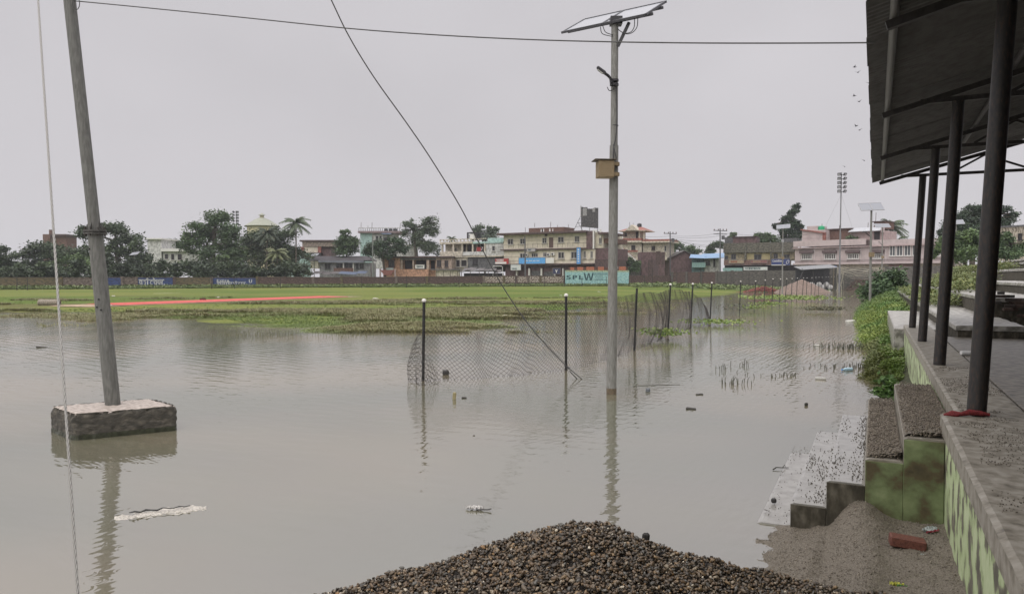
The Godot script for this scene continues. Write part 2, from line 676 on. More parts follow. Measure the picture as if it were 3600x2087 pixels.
func soaked_top() -> StandardMaterial3D:
	return mottled("soaked_step", [[0.0, 0.2, 0.19, 0.168], [0.4, 0.27, 0.26, 0.235], [0.6, 0.3, 0.29, 0.265], [1.0, 0.34, 0.33, 0.3]], Vector3(2.6, 2.6, 2.6), 0.12, 0.0, 0.02, 6)


func flaking_green() -> StandardMaterial3D:
	return mottled("flaking_green_paint", [[0.0, 0.05, 0.048, 0.034], [0.34, 0.13, 0.12, 0.088], [0.43, 0.2, 0.19, 0.14], [0.45, 0.30, 0.37, 0.18], [0.55, 0.42, 0.50, 0.27], [0.75, 0.50, 0.57, 0.35], [1.0, 0.40, 0.48, 0.25]], Vector3(2.8, 3.6, 2.8), 0.75, 0.3, 0.02, 8, 14.0)


func deep_green() -> StandardMaterial3D:
	return mottled("algae_green_paint", [[0.0, 0.05, 0.04, 0.02], [0.3, 0.095, 0.075, 0.036], [0.38, 0.10, 0.105, 0.047], [0.6, 0.145, 0.18, 0.08], [0.8, 0.185, 0.225, 0.105], [1.0, 0.24, 0.28, 0.14]], Vector3(1.9, 1.9, 1.9), 0.7, 0.3, 0.012, 6)


func build_stand() -> void:
	# the flight of steps that goes down into the water
	var tops := [[-0.93, -0.63, 0.014], [-0.64, -0.35, 0.26], [-0.354, -0.055, 0.485], [-0.06, 0.225, 0.70], [0.222, 0.62, 0.90]]
	var o := stand_thing("concrete_steps", "wet concrete steps with a green painted end going down into the flood water", "steps", 6.9, -0.1, 0.0)
	for i in tops.size():
		var e = tops[i]
		var far := [10.0, 10.25, 10.3, 10.35, 10.38]
		var part := obj("step", worn_slab(6.9 + (0.13 if i == 0 else 0.0), far[i], e[0], e[1] + (0.003 if i < 4 else 0.0), -0.5 - 0.004 * i, e[2], 0.002 if i == 0 else 0.006), soaked_top() if i < 3 else concrete(), o)
		if i == 0: part.set_meta("label", "lowest step just under the water")
	var b := Buf.new()                                             # painted plaster on the end of the two highest steps
	slab(b, 6.882, 6.897, -0.057, 0.222, -0.2, 0.688, 0.004)
	slab(b, 6.88, 6.896, 0.2235, 0.512, -0.2, 0.888, 0.004)
	obj("painted_end", b, deep_green(), o)
	b = Buf.new()
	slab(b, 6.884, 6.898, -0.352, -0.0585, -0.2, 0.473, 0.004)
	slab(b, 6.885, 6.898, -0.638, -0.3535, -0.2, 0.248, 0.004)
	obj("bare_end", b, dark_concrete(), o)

	# the ledge that carries the columns, and its retaining wall
	o = stand_thing("retaining_wall", "low wall with flaking pale green paint under the stand's concrete ledge", "wall", 8.0, 0.8, 0.0)
	obj("coping", worn_slab(-14.0, 7.22, 0.50, 1.16, 0.93, 1.07, 0.012, 0.07), concrete(), o)
	obj("coping", worn_slab(7.222, 20.4, 0.62, 1.16, 0.93, 1.066, 0.012, 0.07), concrete(), o)
	b = Buf.new()
	slab(b, -14.0, 7.20, 0.516, 1.1, -0.3, 0.929)
	obj("painted_face", b, flaking_green(), o)
	b = Buf.new()
	slab(b, 7.204, 20.35, 0.636, 1.1, -0.3, 0.929)
	obj("painted_face", b, flaking_green(), o)
	b = Buf.new()
	slab(b, 20.41, 31.0, 0.42, 1.5, -0.3, 0.98)
	obj("broken_slab", b, wet_top(), o)

	# the floor behind it and the open terrace beyond
	cs = 7.0; ct = 4.0; ch = 0.0
	b = Buf.new()
	slab(b, -14.0, 16.95, 1.19, 12.0, -0.3, 1.045, 0.01)
	var fl := setting("pavement", b, mottled("trodden_floor", [[0.0, 0.035, 0.029, 0.021], [0.38, 0.085, 0.073, 0.054], [0.58, 0.145, 0.126, 0.096], [1.0, 0.25, 0.222, 0.178]], Vector3(1.9, 1.9, 1.9), 0.4, 0.8, 0.022, 7))
	fl.position = sp(cs, ct, ch); fl.rotation.y = STAND_YAW
	b = Buf.new()
	slab(b, -14.0, 16.9, 1.158, 1.192, -0.3, 1.0, 0.004)
	obj("drain_channel", b, plain("drain_mud", 0.03, 0.028, 0.02, 0.6), fl)
	var rows := [[17.0, 60.0, 1.42, 2.5, 1.27], [20.9, 62.0, 2.4, 3.9, 1.72], [21.5, 64.0, 3.8, 5.3, 2.05], [21.0, 66.0, 5.2, 6.7, 2.54], [21.0, 66.0, 6.6, 8.1, 2.95], [21.0, 66.0, 8.0, 11.0, 3.3]]
	var nth := ["lowest", "second", "third", "fourth", "fifth", "highest"]
	for i in rows.size():
		var r = rows[i]
		o = stand_thing("terrace_step", "%s weathered concrete row of the open seating terrace beyond the columns" % nth[i], "terrace", r[0], r[2], 0.0, "rows of the open terrace")
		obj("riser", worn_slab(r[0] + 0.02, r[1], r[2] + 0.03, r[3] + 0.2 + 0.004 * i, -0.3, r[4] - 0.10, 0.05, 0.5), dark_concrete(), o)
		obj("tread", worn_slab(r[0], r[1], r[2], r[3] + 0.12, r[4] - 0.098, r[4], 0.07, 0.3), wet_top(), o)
		if i == 1 or i == 2:                                        # the broken brick end that faces the stand
			for k in 46:
				var w := rnd(r[2] + 0.1, r[3] + 0.9)
				var y := 1.31 + 0.075 * float(k % (5 + i * 3))
				b = Buf.new()
				var at := q(r[0] - rnd(0.02, 0.22), w, y)
				b.bev(at, Vector3(rnd(0.14, 0.23), 0.068, 0.11), 0.008, Basis(Vector3.UP, rnd(-0.25, 0.25)))
				obj("brick", b, [plain("sooty_brick", 0.035, 0.024, 0.019, 0.8), plain("dark_brick", 0.06, 0.037, 0.028, 0.8), plain("grey_brick", 0.05, 0.045, 0.04, 0.8)][k % 3], o)

	# the roof on its steel frame
	o = stand_thing("covered_stand", "spectator stand roof of dark corrugated sheets on round steel columns", "pavilion", 7.24, 0.76, 1.07)
	var steel := tone("stand_steel", 0.032, 0.027, 0.024, 0.5, 0.3, 0.55)
	var rust := mottled("rusty_pipe", [[0.0, 0.012, 0.011, 0.011], [0.4, 0.02, 0.018, 0.017], [0.62, 0.029, 0.024, 0.021], [0.75, 0.045, 0.028, 0.02], [1.0, 0.065, 0.038, 0.026]], Vector3(0.3, 1.1, 0.3), 0.5, 0.1, 0.022, 6)
	var under := mottled("rusted_sheet", [[0.0, 0.065, 0.058, 0.052], [0.45, 0.092, 0.088, 0.08], [0.7, 0.108, 0.104, 0.096], [1.0, 0.115, 0.09, 0.075]], Vector3(1.2, 1.2, 1.2), 0.7)
	var roof := func(t: float) -> float: return 4.44 + 0.268 * (t + 0.09)
	var bays := [-12.76, -8.76, -4.76, -0.76, 3.24, 7.24, 11.22, 15.22, 19.22]
	for s in bays:
		b = Buf.new()
		b.tube([q(s, 0.76, 1.066), q(s, 0.93, 4.44)], [0.072], 18)
		obj("column", b, rust, o)
		b = Buf.new()
		b.bar(q(s, 0.50, 4.47), q(s, 7.6, 4.47), 0.06, 0.06)
		obj("bottom_chord", b, steel, o)
		b = Buf.new()
		b.bar(q(s, 0.06, roof.call(0.06) - 0.15), q(s, 7.7, roof.call(7.7) - 0.15), 0.07, 0.07)
		obj("rafter", b, steel, o)
		for e in [[1.5, 2.1], [2.9, 2.1], [2.9, 3.7], [4.4, 3.7], [4.4, 5.2], [6.0, 5.2]]:
			b = Buf.new()
			b.bar(q(s, e[0], 4.50), q(s, e[1], roof.call(e[1]) - 0.19), 0.04, 0.04)
			obj("web_bar", b, steel, o)
	for t in [0.12, 1.5, 2.9, 4.3, 5.7, 7.1]:
		b = Buf.new()
		b.tube([q(-14.2, t, roof.call(t) - 0.075), q(19.5, t, roof.call(t) - 0.075)], [0.036], 10)
		obj("purlin", b, plain("grey_pipe", 0.10, 0.095, 0.085, 0.5) if t < 1.0 else steel, o)
	for k in 34:                                                    # corrugated sheets, one metre wide each; unseen rear ones added to darken the stand
		b = Buf.new()
		var s0 := -14.1 + k * 1.0
		var lip := 0.0 + 0.003 * float((k * 7) % 5)
		for i in 40:
			var a0 := s0 + i * 0.026
			var a1 := a0 + 0.026
			var y0 := sin(a0 * TAU / 0.104) * 0.014 + 0.0015 * (k % 2)
			var y1 := sin(a1 * TAU / 0.104) * 0.014 + 0.0015 * (k % 2)
			var p0 := q(a0, -0.09 - lip, 4.44 + y0)
			var p1 := q(a1, -0.09 - lip, 4.44 + y1)
			var e0 := q(a0, 8.0, 4.44 + 0.268 * 8.09 + y0)
			var e1 := q(a1, 8.0, 4.44 + 0.268 * 8.09 + y1)
			var u := Vector3(0, 0.002, 0)
			b.quad(p0, e0, e1, p1)
			b.quad(p0 + u, p1 + u, e1 + u, e0 + u)
			b.quad(p0, p1, p1 + u, p0 + u)
		obj("roof_sheet", b, under, o)
	# a back wall out of view, added to keep light out of the stand
	o = stand_thing("added_back_wall", "added unseen wall closing the back of the covered stand to darken it", "wall", 6.0, 8.2, 0.0)
	b = Buf.new()
	slab(b, -14.2, 16.9, 8.1, 8.35, 0.9, 6.4, 0.01)
	obj("wall", b, tone("back_wall", 0.12, 0.09, 0.07, 2.0), o)

	# small things on the ledge
	o = stand_thing("red_cloth", "frayed red cloth wrapped round the foot of the nearest column", "cloth", 7.2, 0.66, 1.07)
	b = Buf.new()
	b.tube([q(7.12, 0.52, 1.07), q(7.13, 0.58, 1.092), q(7.11, 0.64, 1.09), q(7.14, 0.7, 1.105), q(7.15, 0.78, 1.10), q(7.17, 0.845, 1.09)], [0.012, 0.022, 0.017, 0.026, 0.022, 0.012], 7)
	b.tube([q(7.1, 0.54, 1.082), q(7.09, 0.6, 1.08), q(7.13, 0.68, 1.10), q(7.13, 0.76, 1.115)], [0.01, 0.016, 0.014, 0.008], 6)
	obj("fold", b, tone("wet_red_cloth", 0.19, 0.018, 0.02, 0.1, 0.4, 0.7), o)
	bottle("clear plastic bottle lying on the stand's floor by the second column", Vector3(6.766, 1.083, -11.2), 0.075, 0.24, Basis(Vector3.UP, 1.5) * Basis(Vector3.RIGHT, PI * 0.5), Color(0.75, 0.75, 0.74), sp(0, 0, 1.075).y)


func bottle(label: String, at: Vector3, wide: float, long: float, turn: Basis, tint: Color, y: float) -> void:
	var o := thing("plastic_bottle", label, "bottle", Vector3(at.x, y, at.z))
	var b := Buf.new()
	var r := wide * 0.5
	b.lathe(Vector3(0, -long * 0.5, 0), [[0.001, 0.0], [r * 0.9, 0.004], [r, 0.02], [r, long * 0.3], [r * 0.93, long * 0.33], [r, long * 0.36], [r, long * 0.62], [r * 0.75, long * 0.74], [r * 0.36, long * 0.86], [r * 0.36, long * 0.9]], 14)
	var m := obj("body", b, plain("bottle_%s" % tint.to_html(), tint.r, tint.g, tint.b, 0.25), o)
	m.basis = turn
	b = Buf.new()
	b.lathe(Vector3(0, -long * 0.5, 0), [[r * 0.42, long * 0.9], [r * 0.42, long], [0.001, long]], 12)
	m = obj("cap", b, plain("bottle_cap", 0.12, 0.3, 0.6, 0.4), o)
	m.basis = turn



# ---------------------------------------------------------------- the boundary wall
func lettering(text: String, x: float, y: float, w: float, h: float, z: float, m: Material, parent: Node, bold := true, italic := 0.0) -> void:
	var t := TextMesh.new()
	var f := SystemFont.new()
	f.font_names = PackedStringArray(["Droid Sans"])
	f.font_weight = 700 if bold else 400
	t.font = f
	t.text = text
	t.font_size = 32
	t.pixel_size = 0.01
	t.depth = 0.02
	var o := obj("lettering", t, m, parent)
	var bb := t.get_aabb()
	if bb.size.x < 0.001 or bb.size.y < 0.001: return
	var s := Vector3(w / bb.size.x, h / bb.size.y, 1.0)
	o.basis = Basis(Vector3(s.x, 0, 0), Vector3(italic * s.y, s.y, 0), Vector3(0, 0, 1))
	o.position = Vector3(x - bb.position.x * s.x, y - bb.position.y * s.y, z)


func arc(cx: float, cy: float, r: float, a0: float, a1: float) -> Array:
	var out := []
	for i in 9:
		var a := deg_to_rad(lerpf(a0, a1, i / 8.0))
		out.append(Vector2(cx + cos(a) * r, cy + sin(a) * r))
	return out


func glyph(k: String) -> Array:                                 # brush strokes of one Devanagari letter in a unit box
	var stem := [Vector2(0.75, 0.0), Vector2(0.75, 0.8)]
	match k:
		"va": return [stem, arc(0.45, 0.4, 0.27, 20, 340)]
		"ha": return [[Vector2(0.5, 0.8), Vector2(0.5, 0.62), Vector2(0.25, 0.55)], arc(0.45, 0.38, 0.22, 120, -80), [Vector2(0.5, 0.16), Vector2(0.7, -0.05)]]
		"da": return [[Vector2(0.5, 0.8), Vector2(0.5, 0.62)], arc(0.5, 0.36, 0.27, 80, 290), [Vector2(0.58, 0.1), Vector2(0.78, -0.08)]]
		"ka": return [[Vector2(0.5, 0.0), Vector2(0.5, 0.8)], arc(0.3, 0.4, 0.2, 0, 350), arc(0.68, 0.36, 0.2, 140, -100)]
		"aa": return [[Vector2(0.3, 0.0), Vector2(0.3, 0.8)]]
		"ii": return [[Vector2(0.3, 0.0), Vector2(0.3, 0.8)], arc(0.2, 0.8, 0.28, 0, 170)]
		"pa": return [stem, [Vector2(0.25, 0.8), Vector2(0.25, 0.45), Vector2(0.4, 0.3), Vector2(0.75, 0.35)]]
		"la": return [stem, arc(0.58, 0.35, 0.18, 0, 250), arc(0.25, 0.35, 0.18, -60, 180)]
		"na": return [stem, [Vector2(0.75, 0.4), Vector2(0.3, 0.4)], arc(0.25, 0.33, 0.09, 0, 360)]
		"ma": return [stem, [Vector2(0.25, 0.8), Vector2(0.25, 0.25), Vector2(0.75, 0.3)], arc(0.18, 0.24, 0.08, 0, 360)]
		"e": return [[Vector2(0.35, 0.82), Vector2(-0.05, 1.1)], stem, arc(0.45, 0.4, 0.25, 60, 300)]
		"ra": return [[Vector2(0.4, 0.8), Vector2(0.6, 0.6), Vector2(0.3, 0.35), Vector2(0.7, 0.0)]]
		"dha": return [stem, arc(0.4, 0.58, 0.17, 40, 300), arc(0.45, 0.25, 0.25, 110, 330)]
	return [stem]


func brushed(words: Array, x: float, y: float, h: float, z: float, m: Material, parent: Node, width := 0.72) -> void:
	var b := Buf.new()
	var pen := h * 0.085
	var line := func(p: Vector2, r: Vector2) -> void:
		var d := (r - p).normalized() * pen
		var s := Vector2(-d.y, d.x)
		var a := p - d * 0.5
		var e := r + d * 0.5
		b.quad(Vector3(a.x - s.x, a.y - s.y, z), Vector3(e.x - s.x, e.y - s.y, z), Vector3(e.x + s.x, e.y + s.y, z), Vector3(a.x + s.x, a.y + s.y, z))
	var px := x
	for k in words:
		var w := h * (0.42 if k in ["aa", "ii"] else width)
		for st in glyph(k):
			for i in st.size() - 1:
				line.call(Vector2(px + st[i].x * w, y + st[i].y * h), Vector2(px + st[i + 1].x * w, y + st[i + 1].y * h))
		line.call(Vector2(px, y + 0.8 * h), Vector2(px + w, y + 0.8 * h))
		px += w
	obj("lettering", b, m, parent)


func build_wall() -> void:
	var o := thing("boundary_wall", "long brick boundary wall with pillars and painted stretches along the far side of the field", "wall", Vector3(-97.965, 0, -113), 0.277)
	var brick := mottled("boundary_brick", [[0.0, 0.035, 0.026, 0.024], [0.4, 0.07, 0.047, 0.042], [0.6, 0.105, 0.068, 0.057], [1.0, 0.15, 0.12, 0.105]], Vector3(3.1, 1.4, 3.1), 0.9, 0.6)
	var ochre := mottled("mossy_ochre_wall", [[0.0, 0.04, 0.037, 0.028], [0.4, 0.08, 0.068, 0.044], [0.62, 0.13, 0.1, 0.052], [1.0, 0.17, 0.145, 0.1]], Vector3(3.7, 1.8, 3.7), 0.9, 0.5)
	var grey := mottled("dirty_plaster_wall", [[0.0, 0.05, 0.04, 0.037], [0.4, 0.1, 0.08, 0.07], [0.65, 0.17, 0.135, 0.11], [1.0, 0.25, 0.21, 0.18]], Vector3(2.9, 1.5, 2.9), 0.9, 0.5)
	var white := mottled("old_whitewash", [[0.0, 0.06, 0.04, 0.034], [0.42, 0.13, 0.085, 0.066], [0.48, 0.36, 0.32, 0.27], [1.0, 0.5, 0.46, 0.4]], Vector3(3.4, 2.6, 3.4), 0.9, 0.4, 0.02, 6)
	var blue := mottled("faded_blue_paint", [[0.0, 0.025, 0.028, 0.045], [0.4, 0.026, 0.042, 0.115], [0.6, 0.03, 0.055, 0.17], [1.0, 0.06, 0.085, 0.2]], Vector3(4.1, 2.2, 4.1), 0.7, 0.2)
	var runs := [[-360, -60, ochre], [-60, 150, ochre], [150, 258, grey], [258, 300, blue], [300, 335, grey], [335, 428, blue], [428, 520, ochre], [520, 632, blue], [632, 700, brick], [700, 770, brick], [770, 840, brick], [840, 905, brick], [905, 975, brick], [975, 1050, brick], [1050, 1120, brick], [1120, 1190, brick], [1190, 1240, white], [1240, 1270, white], [1270, 1300, white], [1300, 1330, white], [1330, 1390, white], [1390, 1548, grey], [1548, 1660, brick]]
	var ends := [[-0.009, 1.716], [135.238, 1.558]]
	var len: float = ends[1][0]
	for i in runs.size():
		var r = runs[i]
		var x0: float = wall_x(r[0])
		var x1: float = wall_x(r[1])
		var h: float = 2.12 + 0.36 * smoothstep(0.3, 1.0, x0 / len) + rnd(-0.05, 0.05)
		var b := Buf.new()
		b.box(Vector3((x0 + x1) * 0.5, h * 0.5 - 0.2, -0.12), Vector3(x1 - x0 - 0.002, h + 0.4, 0.24))
		obj("wall_section", b, r[2], o)
		b = Buf.new()
		b.box(Vector3((x0 + x1) * 0.5, h + 0.035, -0.12), Vector3(x1 - x0 - 0.006, 0.07, 0.34))
		obj("coping", b, grey, o)
		b = Buf.new()
		b.bev(Vector3(x0, h * 0.5 - 0.1, -0.05), Vector3(0.42, h + 0.45, 0.46), 0.02)
		obj("pillar", b, [brick, grey, ochre][i % 3] if r[2] != blue else grey, o)
		if r[2] == white:                                           # what is left of whitewashed writing above bare brick
			b = Buf.new()
			b.box(Vector3((x0 + x1) * 0.5, 0.7, 0.004), Vector3(x1 - x0 - 0.46, 1.1, 0.01))
			obj("bare_brick_band", b, brick, o)
	var paint := tone("sign_white", 0.55, 0.56, 0.56, 1.0, 0.25, 0.8)
	brushed(["va", "ha", "ii", "da", "e", "ka", "aa"], wall_x(341), 1.0, 0.95, 0.03, paint, o, 0.62)
	brushed(["e", "va", "ma", "aa", "la", "ii"], wall_x(372), 1.45, 0.34, 0.03, paint, o, 0.85)
	brushed(["pa", "ii", "va", "da", "e", "la"], wall_x(371), 0.15, 0.85, 0.03, paint, o, 0.62)
	lettering("Extra", wall_x(533), 1.42, 1.9, 0.42, 0.03, paint, o)
	brushed(["dha", "la", "aa", "ii"], wall_x(533), 0.75, 0.78, 0.03, paint, o, 0.9)
	brushed(["pa", "aa", "ha", "ii", "ra", "ma", "aa"], wall_x(559), 0.85, 0.62, 0.03, paint, o, 0.85)
	brushed(["ka", "aa", "da", "ii", "na", "ra"], wall_x(561), 0.42, 0.36, 0.03, paint, o, 0.95)
	brushed(["va", "ra", "na", "aa", "la", "ra", "ma", "ka"], wall_x(558), -0.02, 0.4, 0.03, paint, o, 0.85)
	brushed(["da", "ra", "ma"], wall_x(533), 0.1, 0.42, 0.03, paint, o, 0.9)
	lettering("U", wall_x(612), 1.25, 0.5, 0.6, 0.03, paint, o)

	o = thing("painted_wall_panel", "turquoise painted wall panel reading SPLW with orange blocks along its top", "wall panel", Vector3(10.004, 0, -142.7), 0.244)
	var teal := mottled("turquoise_paint", [[0.0, 0.16, 0.27, 0.26], [0.4, 0.24, 0.42, 0.42], [0.6, 0.3, 0.5, 0.5], [1.0, 0.36, 0.5, 0.42]], Vector3(3.0, 3.0, 3.0), 0.7, 0.2)
	var b := Buf.new()
	var r := [0, 0.656, 12.847, 2.855]
	b.box(Vector3(r[0] + r[2] * 0.5, r[1] + r[3] * 0.5, 0), Vector3(r[2], r[3], 0.2))
	obj("panel", b, teal, o)
	b = Buf.new()
	r = [0.038, 3.203, 12.762, 0.309]
	b.box(Vector3(r[0] + r[2] * 0.5, r[1] + r[3] * 0.5, 0.1), Vector3(r[2], r[3], 0.02))
	obj("pale_band", b, tone("pale_green_band", 0.36, 0.42, 0.28, 2.0), o)
	var orange := tone("orange_paint", 0.42, 0.15, 0.085, 1.0, 0.25)
	for e in [[1.04, 3.501, 0.684, 0.574], [2.409, 3.504, 1.132, 0.613], [4.19, 3.508, 1.547, 0.654], [6.554, 3.513, 1.148, 0.656], [8.854, 3.518, 1.24, 0.698], [10.84, 3.523, 1.331, 0.7]]:
		b = Buf.new()
		b.bev(Vector3(e[0] + e[2] * 0.5, e[1] + e[3] * 0.5, 0), Vector3(e[2], e[3], 0.22), 0.02)
		obj("parapet_block", b, orange, o)
	b = Buf.new()
	r = [0.718, 3.512, 11.871, 0.571]
	b.box(Vector3(r[0] + r[2] * 0.5, r[1] + r[3] * 0.5, -0.08), Vector3(r[2], r[3], 0.1))
	obj("parapet", b, tone("dark_rust_paint", 0.11, 0.05, 0.035, 1.0), o)
	var ink := plain("sign_ink", 0.03, 0.075, 0.085, 0.8)
	for e in [["S", [0.2, 1.803, 0.883, 0.78]], ["P", [1.445, 1.802, 0.887, 0.781]], ["L", [2.695, 1.801, 0.89, 0.783]], ["W", [3.626, 1.623, 2.034, 1.385]]]:
		lettering(e[0], e[1][0], e[1][1], e[1][2], e[1][3], 0.115, ink, o)
	b = Buf.new()
	for e in [[5.74, 2.694, 2.748, 0.124], [5.739, 3.003, 2.706, 0.046], [4.033, 1.644, 4.829, 0.046], [8.613, 1.038, 0.082, 2.169]]:
		b.box(Vector3(e[0] + e[2] * 0.5, e[1] + e[3] * 0.5, 0.11), Vector3(e[2], e[3], 0.02))
	obj("painted_line", b, ink, o)
	b = Buf.new()                                                   # rows of small lettering, too worn to read
	for row in 4:
		for k in 9:
			var e := [5.986, 2.408, 0.131, 0.139]
			var m := [5.986, 2.277]
			b.box(Vector3(e[0] + e[2] * 0.5 + k * e[2] * 1.35, e[1] + e[3] * 0.5 - row * e[3] * 1.95, 0.11), Vector3(e[2] * (0.9 if (k * 5 + row) % 3 else 0.5), e[3] * (1.0 if (k + row) % 2 else 0.7), 0.02))
	obj("worn_lettering", b, plain("faded_ink", 0.07, 0.13, 0.15, 0.8), o, "stuff")

	o = thing("boundary_wall", "taller dark mossy wall running behind the gravel heap and the ball net", "wall", Vector3(31.602, 0, -149.5), -0.686)
	var mossy := mottled("dark_mossy_wall", [[0.0, 0.04, 0.038, 0.034], [0.45, 0.075, 0.07, 0.062], [0.65, 0.115, 0.105, 0.09], [1.0, 0.19, 0.17, 0.15]], Vector3(3.3, 1.7, 3.3), 0.9, 0.6)
	for i in 9:
		var x0 := lerpf(0.0, [27.633, 1.635][0], i / 9.0)
		var x1 := lerpf(0.0, [27.633, 1.635][0], (i + 1) / 9.0)
		var h := 3.2 + 0.03 * i + rnd(-0.06, 0.06)
		b = Buf.new()
		b.box(Vector3((x0 + x1) * 0.5, h * 0.5 - 0.2, -0.12), Vector3(x1 - x0 - 0.002, h + 0.4, 0.24))
		obj("wall_section", b, mossy if i > 2 else brick, o)
		b = Buf.new()
		b.bev(Vector3(x0, h * 0.5, -0.05), Vector3(0.4, h + 0.2, 0.44), 0.02)
		obj("pillar", b, mossy, o)
	o = thing("boundary_wall", "dark low wall behind the bushes right of the ball net", "wall", Vector3(53.121, 0, -132), -0.539)
	for i in 6:
		var x0 := lerpf(0.0, [19.504, 1.678][0], i / 6.0)
		var x1 := lerpf(0.0, [19.504, 1.678][0], (i + 1) / 6.0)
		b = Buf.new()
		b.box(Vector3((x0 + x1) * 0.5, 1.9, -0.12), Vector3(x1 - x0 - 0.002, 4.2 + 0.06 * (i % 2), 0.24))
		obj("wall_section", b, mossy, o)


func wall_x(px: float) -> float:                                # how far along the wall a point seen at that bearing lies
	var u := (px - 1260.0) / 1868.0
	var a := Vector2(Vector3(-97.965, 2.2, -113).x, Vector3(-97.965, 2.2, -113).z)
	var e := Vector2(Vector3(32.109, 2.2, -150).x, Vector3(32.109, 2.2, -150).z)
	var d := (e - a).normalized()
	return (-u * a.y - a.x) / (d.x + u * d.y)


# ---------------------------------------------------------------- the town behind it
func face(o: Node, called: String, r: Array, m: Material, z := 0.0, deep := 0.3) -> MeshInstance3D:    # a block whose front lies at z
	var b := Buf.new()
	b.box(Vector3(r[0] + r[2] * 0.5, r[1] + r[3] * 0.5, z - deep * 0.5), Vector3(r[2], r[3], deep))
	return obj(called, b, m, o)


func window(o: Node, r: Array, z: float, lights := 2, frame: Material = null, glass: Material = null, sill := true) -> void:
	if frame == null: frame = plain("window_frame", 0.42, 0.40, 0.37, 0.7)
	if glass == null: glass = plain("dark_glass", 0.035, 0.033, 0.035, 0.25)
	var b := Buf.new()
	var t := minf(0.09, r[2] * 0.12)
	var c := Vector3(r[0] + r[2] * 0.5, r[1] + r[3] * 0.5, z + 0.04)
	b.box(c - Vector3(r[2] * 0.5 - t * 0.5, 0, 0), Vector3(t, r[3], 0.14))
	b.box(c + Vector3(r[2] * 0.5 - t * 0.5, 0, 0), Vector3(t, r[3], 0.14))
	b.box(c + Vector3(0, r[3] * 0.5 - t * 0.5, 0), Vector3(r[2] - 2 * t - 0.002, t, 0.13))
	b.box(c - Vector3(0, r[3] * 0.5 - t * 0.5, 0), Vector3(r[2] - 2 * t - 0.002, t, 0.13))
	for i in lights - 1:
		b.box(c + Vector3(r[2] * ((i + 1.0) / lights - 0.5), 0, 0), Vector3(t, r[3] - 2 * t - 0.002, 0.12))
	if sill: b.box(c - Vector3(0, r[3] * 0.5 + 0.05, -0.05), Vector3(r[2] + 0.2, 0.09, 0.3))
	var w := obj("window", b, frame, o)
	for i in lights:
		var p := Buf.new()
		p.box(Vector3(r[0] + r[2] * (i + 0.5) / lights, c.y, z + 0.012), Vector3(r[2] / lights - t - 0.004, r[3] - 2 * t - 0.004, 0.02))
		obj("pane", p, glass, w)


func board(called: String, label: String, category: String, host: Node3D, r: Array, z: float, m: Material, frame := true) -> Node3D:   # a sign fixed to a building: a thing of its own
	var o := thing(called, label, category, host.transform * Vector3(r[0], r[1], z), host.rotation.y)
	var b := Buf.new()
	b.bev(Vector3(r[2] * 0.5, r[3] * 0.5, 0.04), Vector3(r[2], r[3], 0.08), 0.01)
	obj("panel", b, m, o)
	if frame:
		b = Buf.new()
		for e in [[0.0, r[3]], [0.0, 0.0]]: b.box(Vector3(r[2] * 0.5, e[1], 0.03), Vector3(r[2] + 0.12, 0.07, 0.14))
		for e in [0.0, r[2]]: b.box(Vector3(e, r[3] * 0.5, 0.03), Vector3(0.07, r[3] - 0.075, 0.14))
		obj("frame", b, plain("sign_frame", 0.16, 0.15, 0.15, 0.6), o)
	return o


func water_tank(label: String, host: Node3D, x: float, y: float, z: float, r: float, h: float, m: Material, group := "") -> void:
	var o := thing("water_tank", label, "water tank", host.transform * Vector3(x, y, z), 0.0, group)
	var b := Buf.new()
	b.lathe(Vector3.ZERO, [[r, 0.0], [r, h * 0.25], [r * 0.96, h * 0.28], [r, h * 0.31], [r, h * 0.52], [r * 0.96, h * 0.55], [r, h * 0.58], [r, h * 0.8], [r * 0.85, h * 0.88], [r * 0.4, h * 0.94]], 16)
	obj("body", b, m, o)
	b = Buf.new()
	b.lathe(Vector3.ZERO, [[r * 0.42, h * 0.93], [r * 0.42, h], [0.01, h]], 12)
	obj("lid", b, m, o)


func rods(o: Node, list: Array) -> void:                          # reinforcement bars left standing on a roof: [x, y, height, z]
	for e in list:
		var b := Buf.new()
		b.tube([Vector3(e[0], e[1], e[3]), Vector3(e[0] + 0.05, e[1] + e[2], e[3])], [0.05], 5)
		obj("rod", b, plain("rusty_rod", 0.1, 0.07, 0.06, 0.8), o)


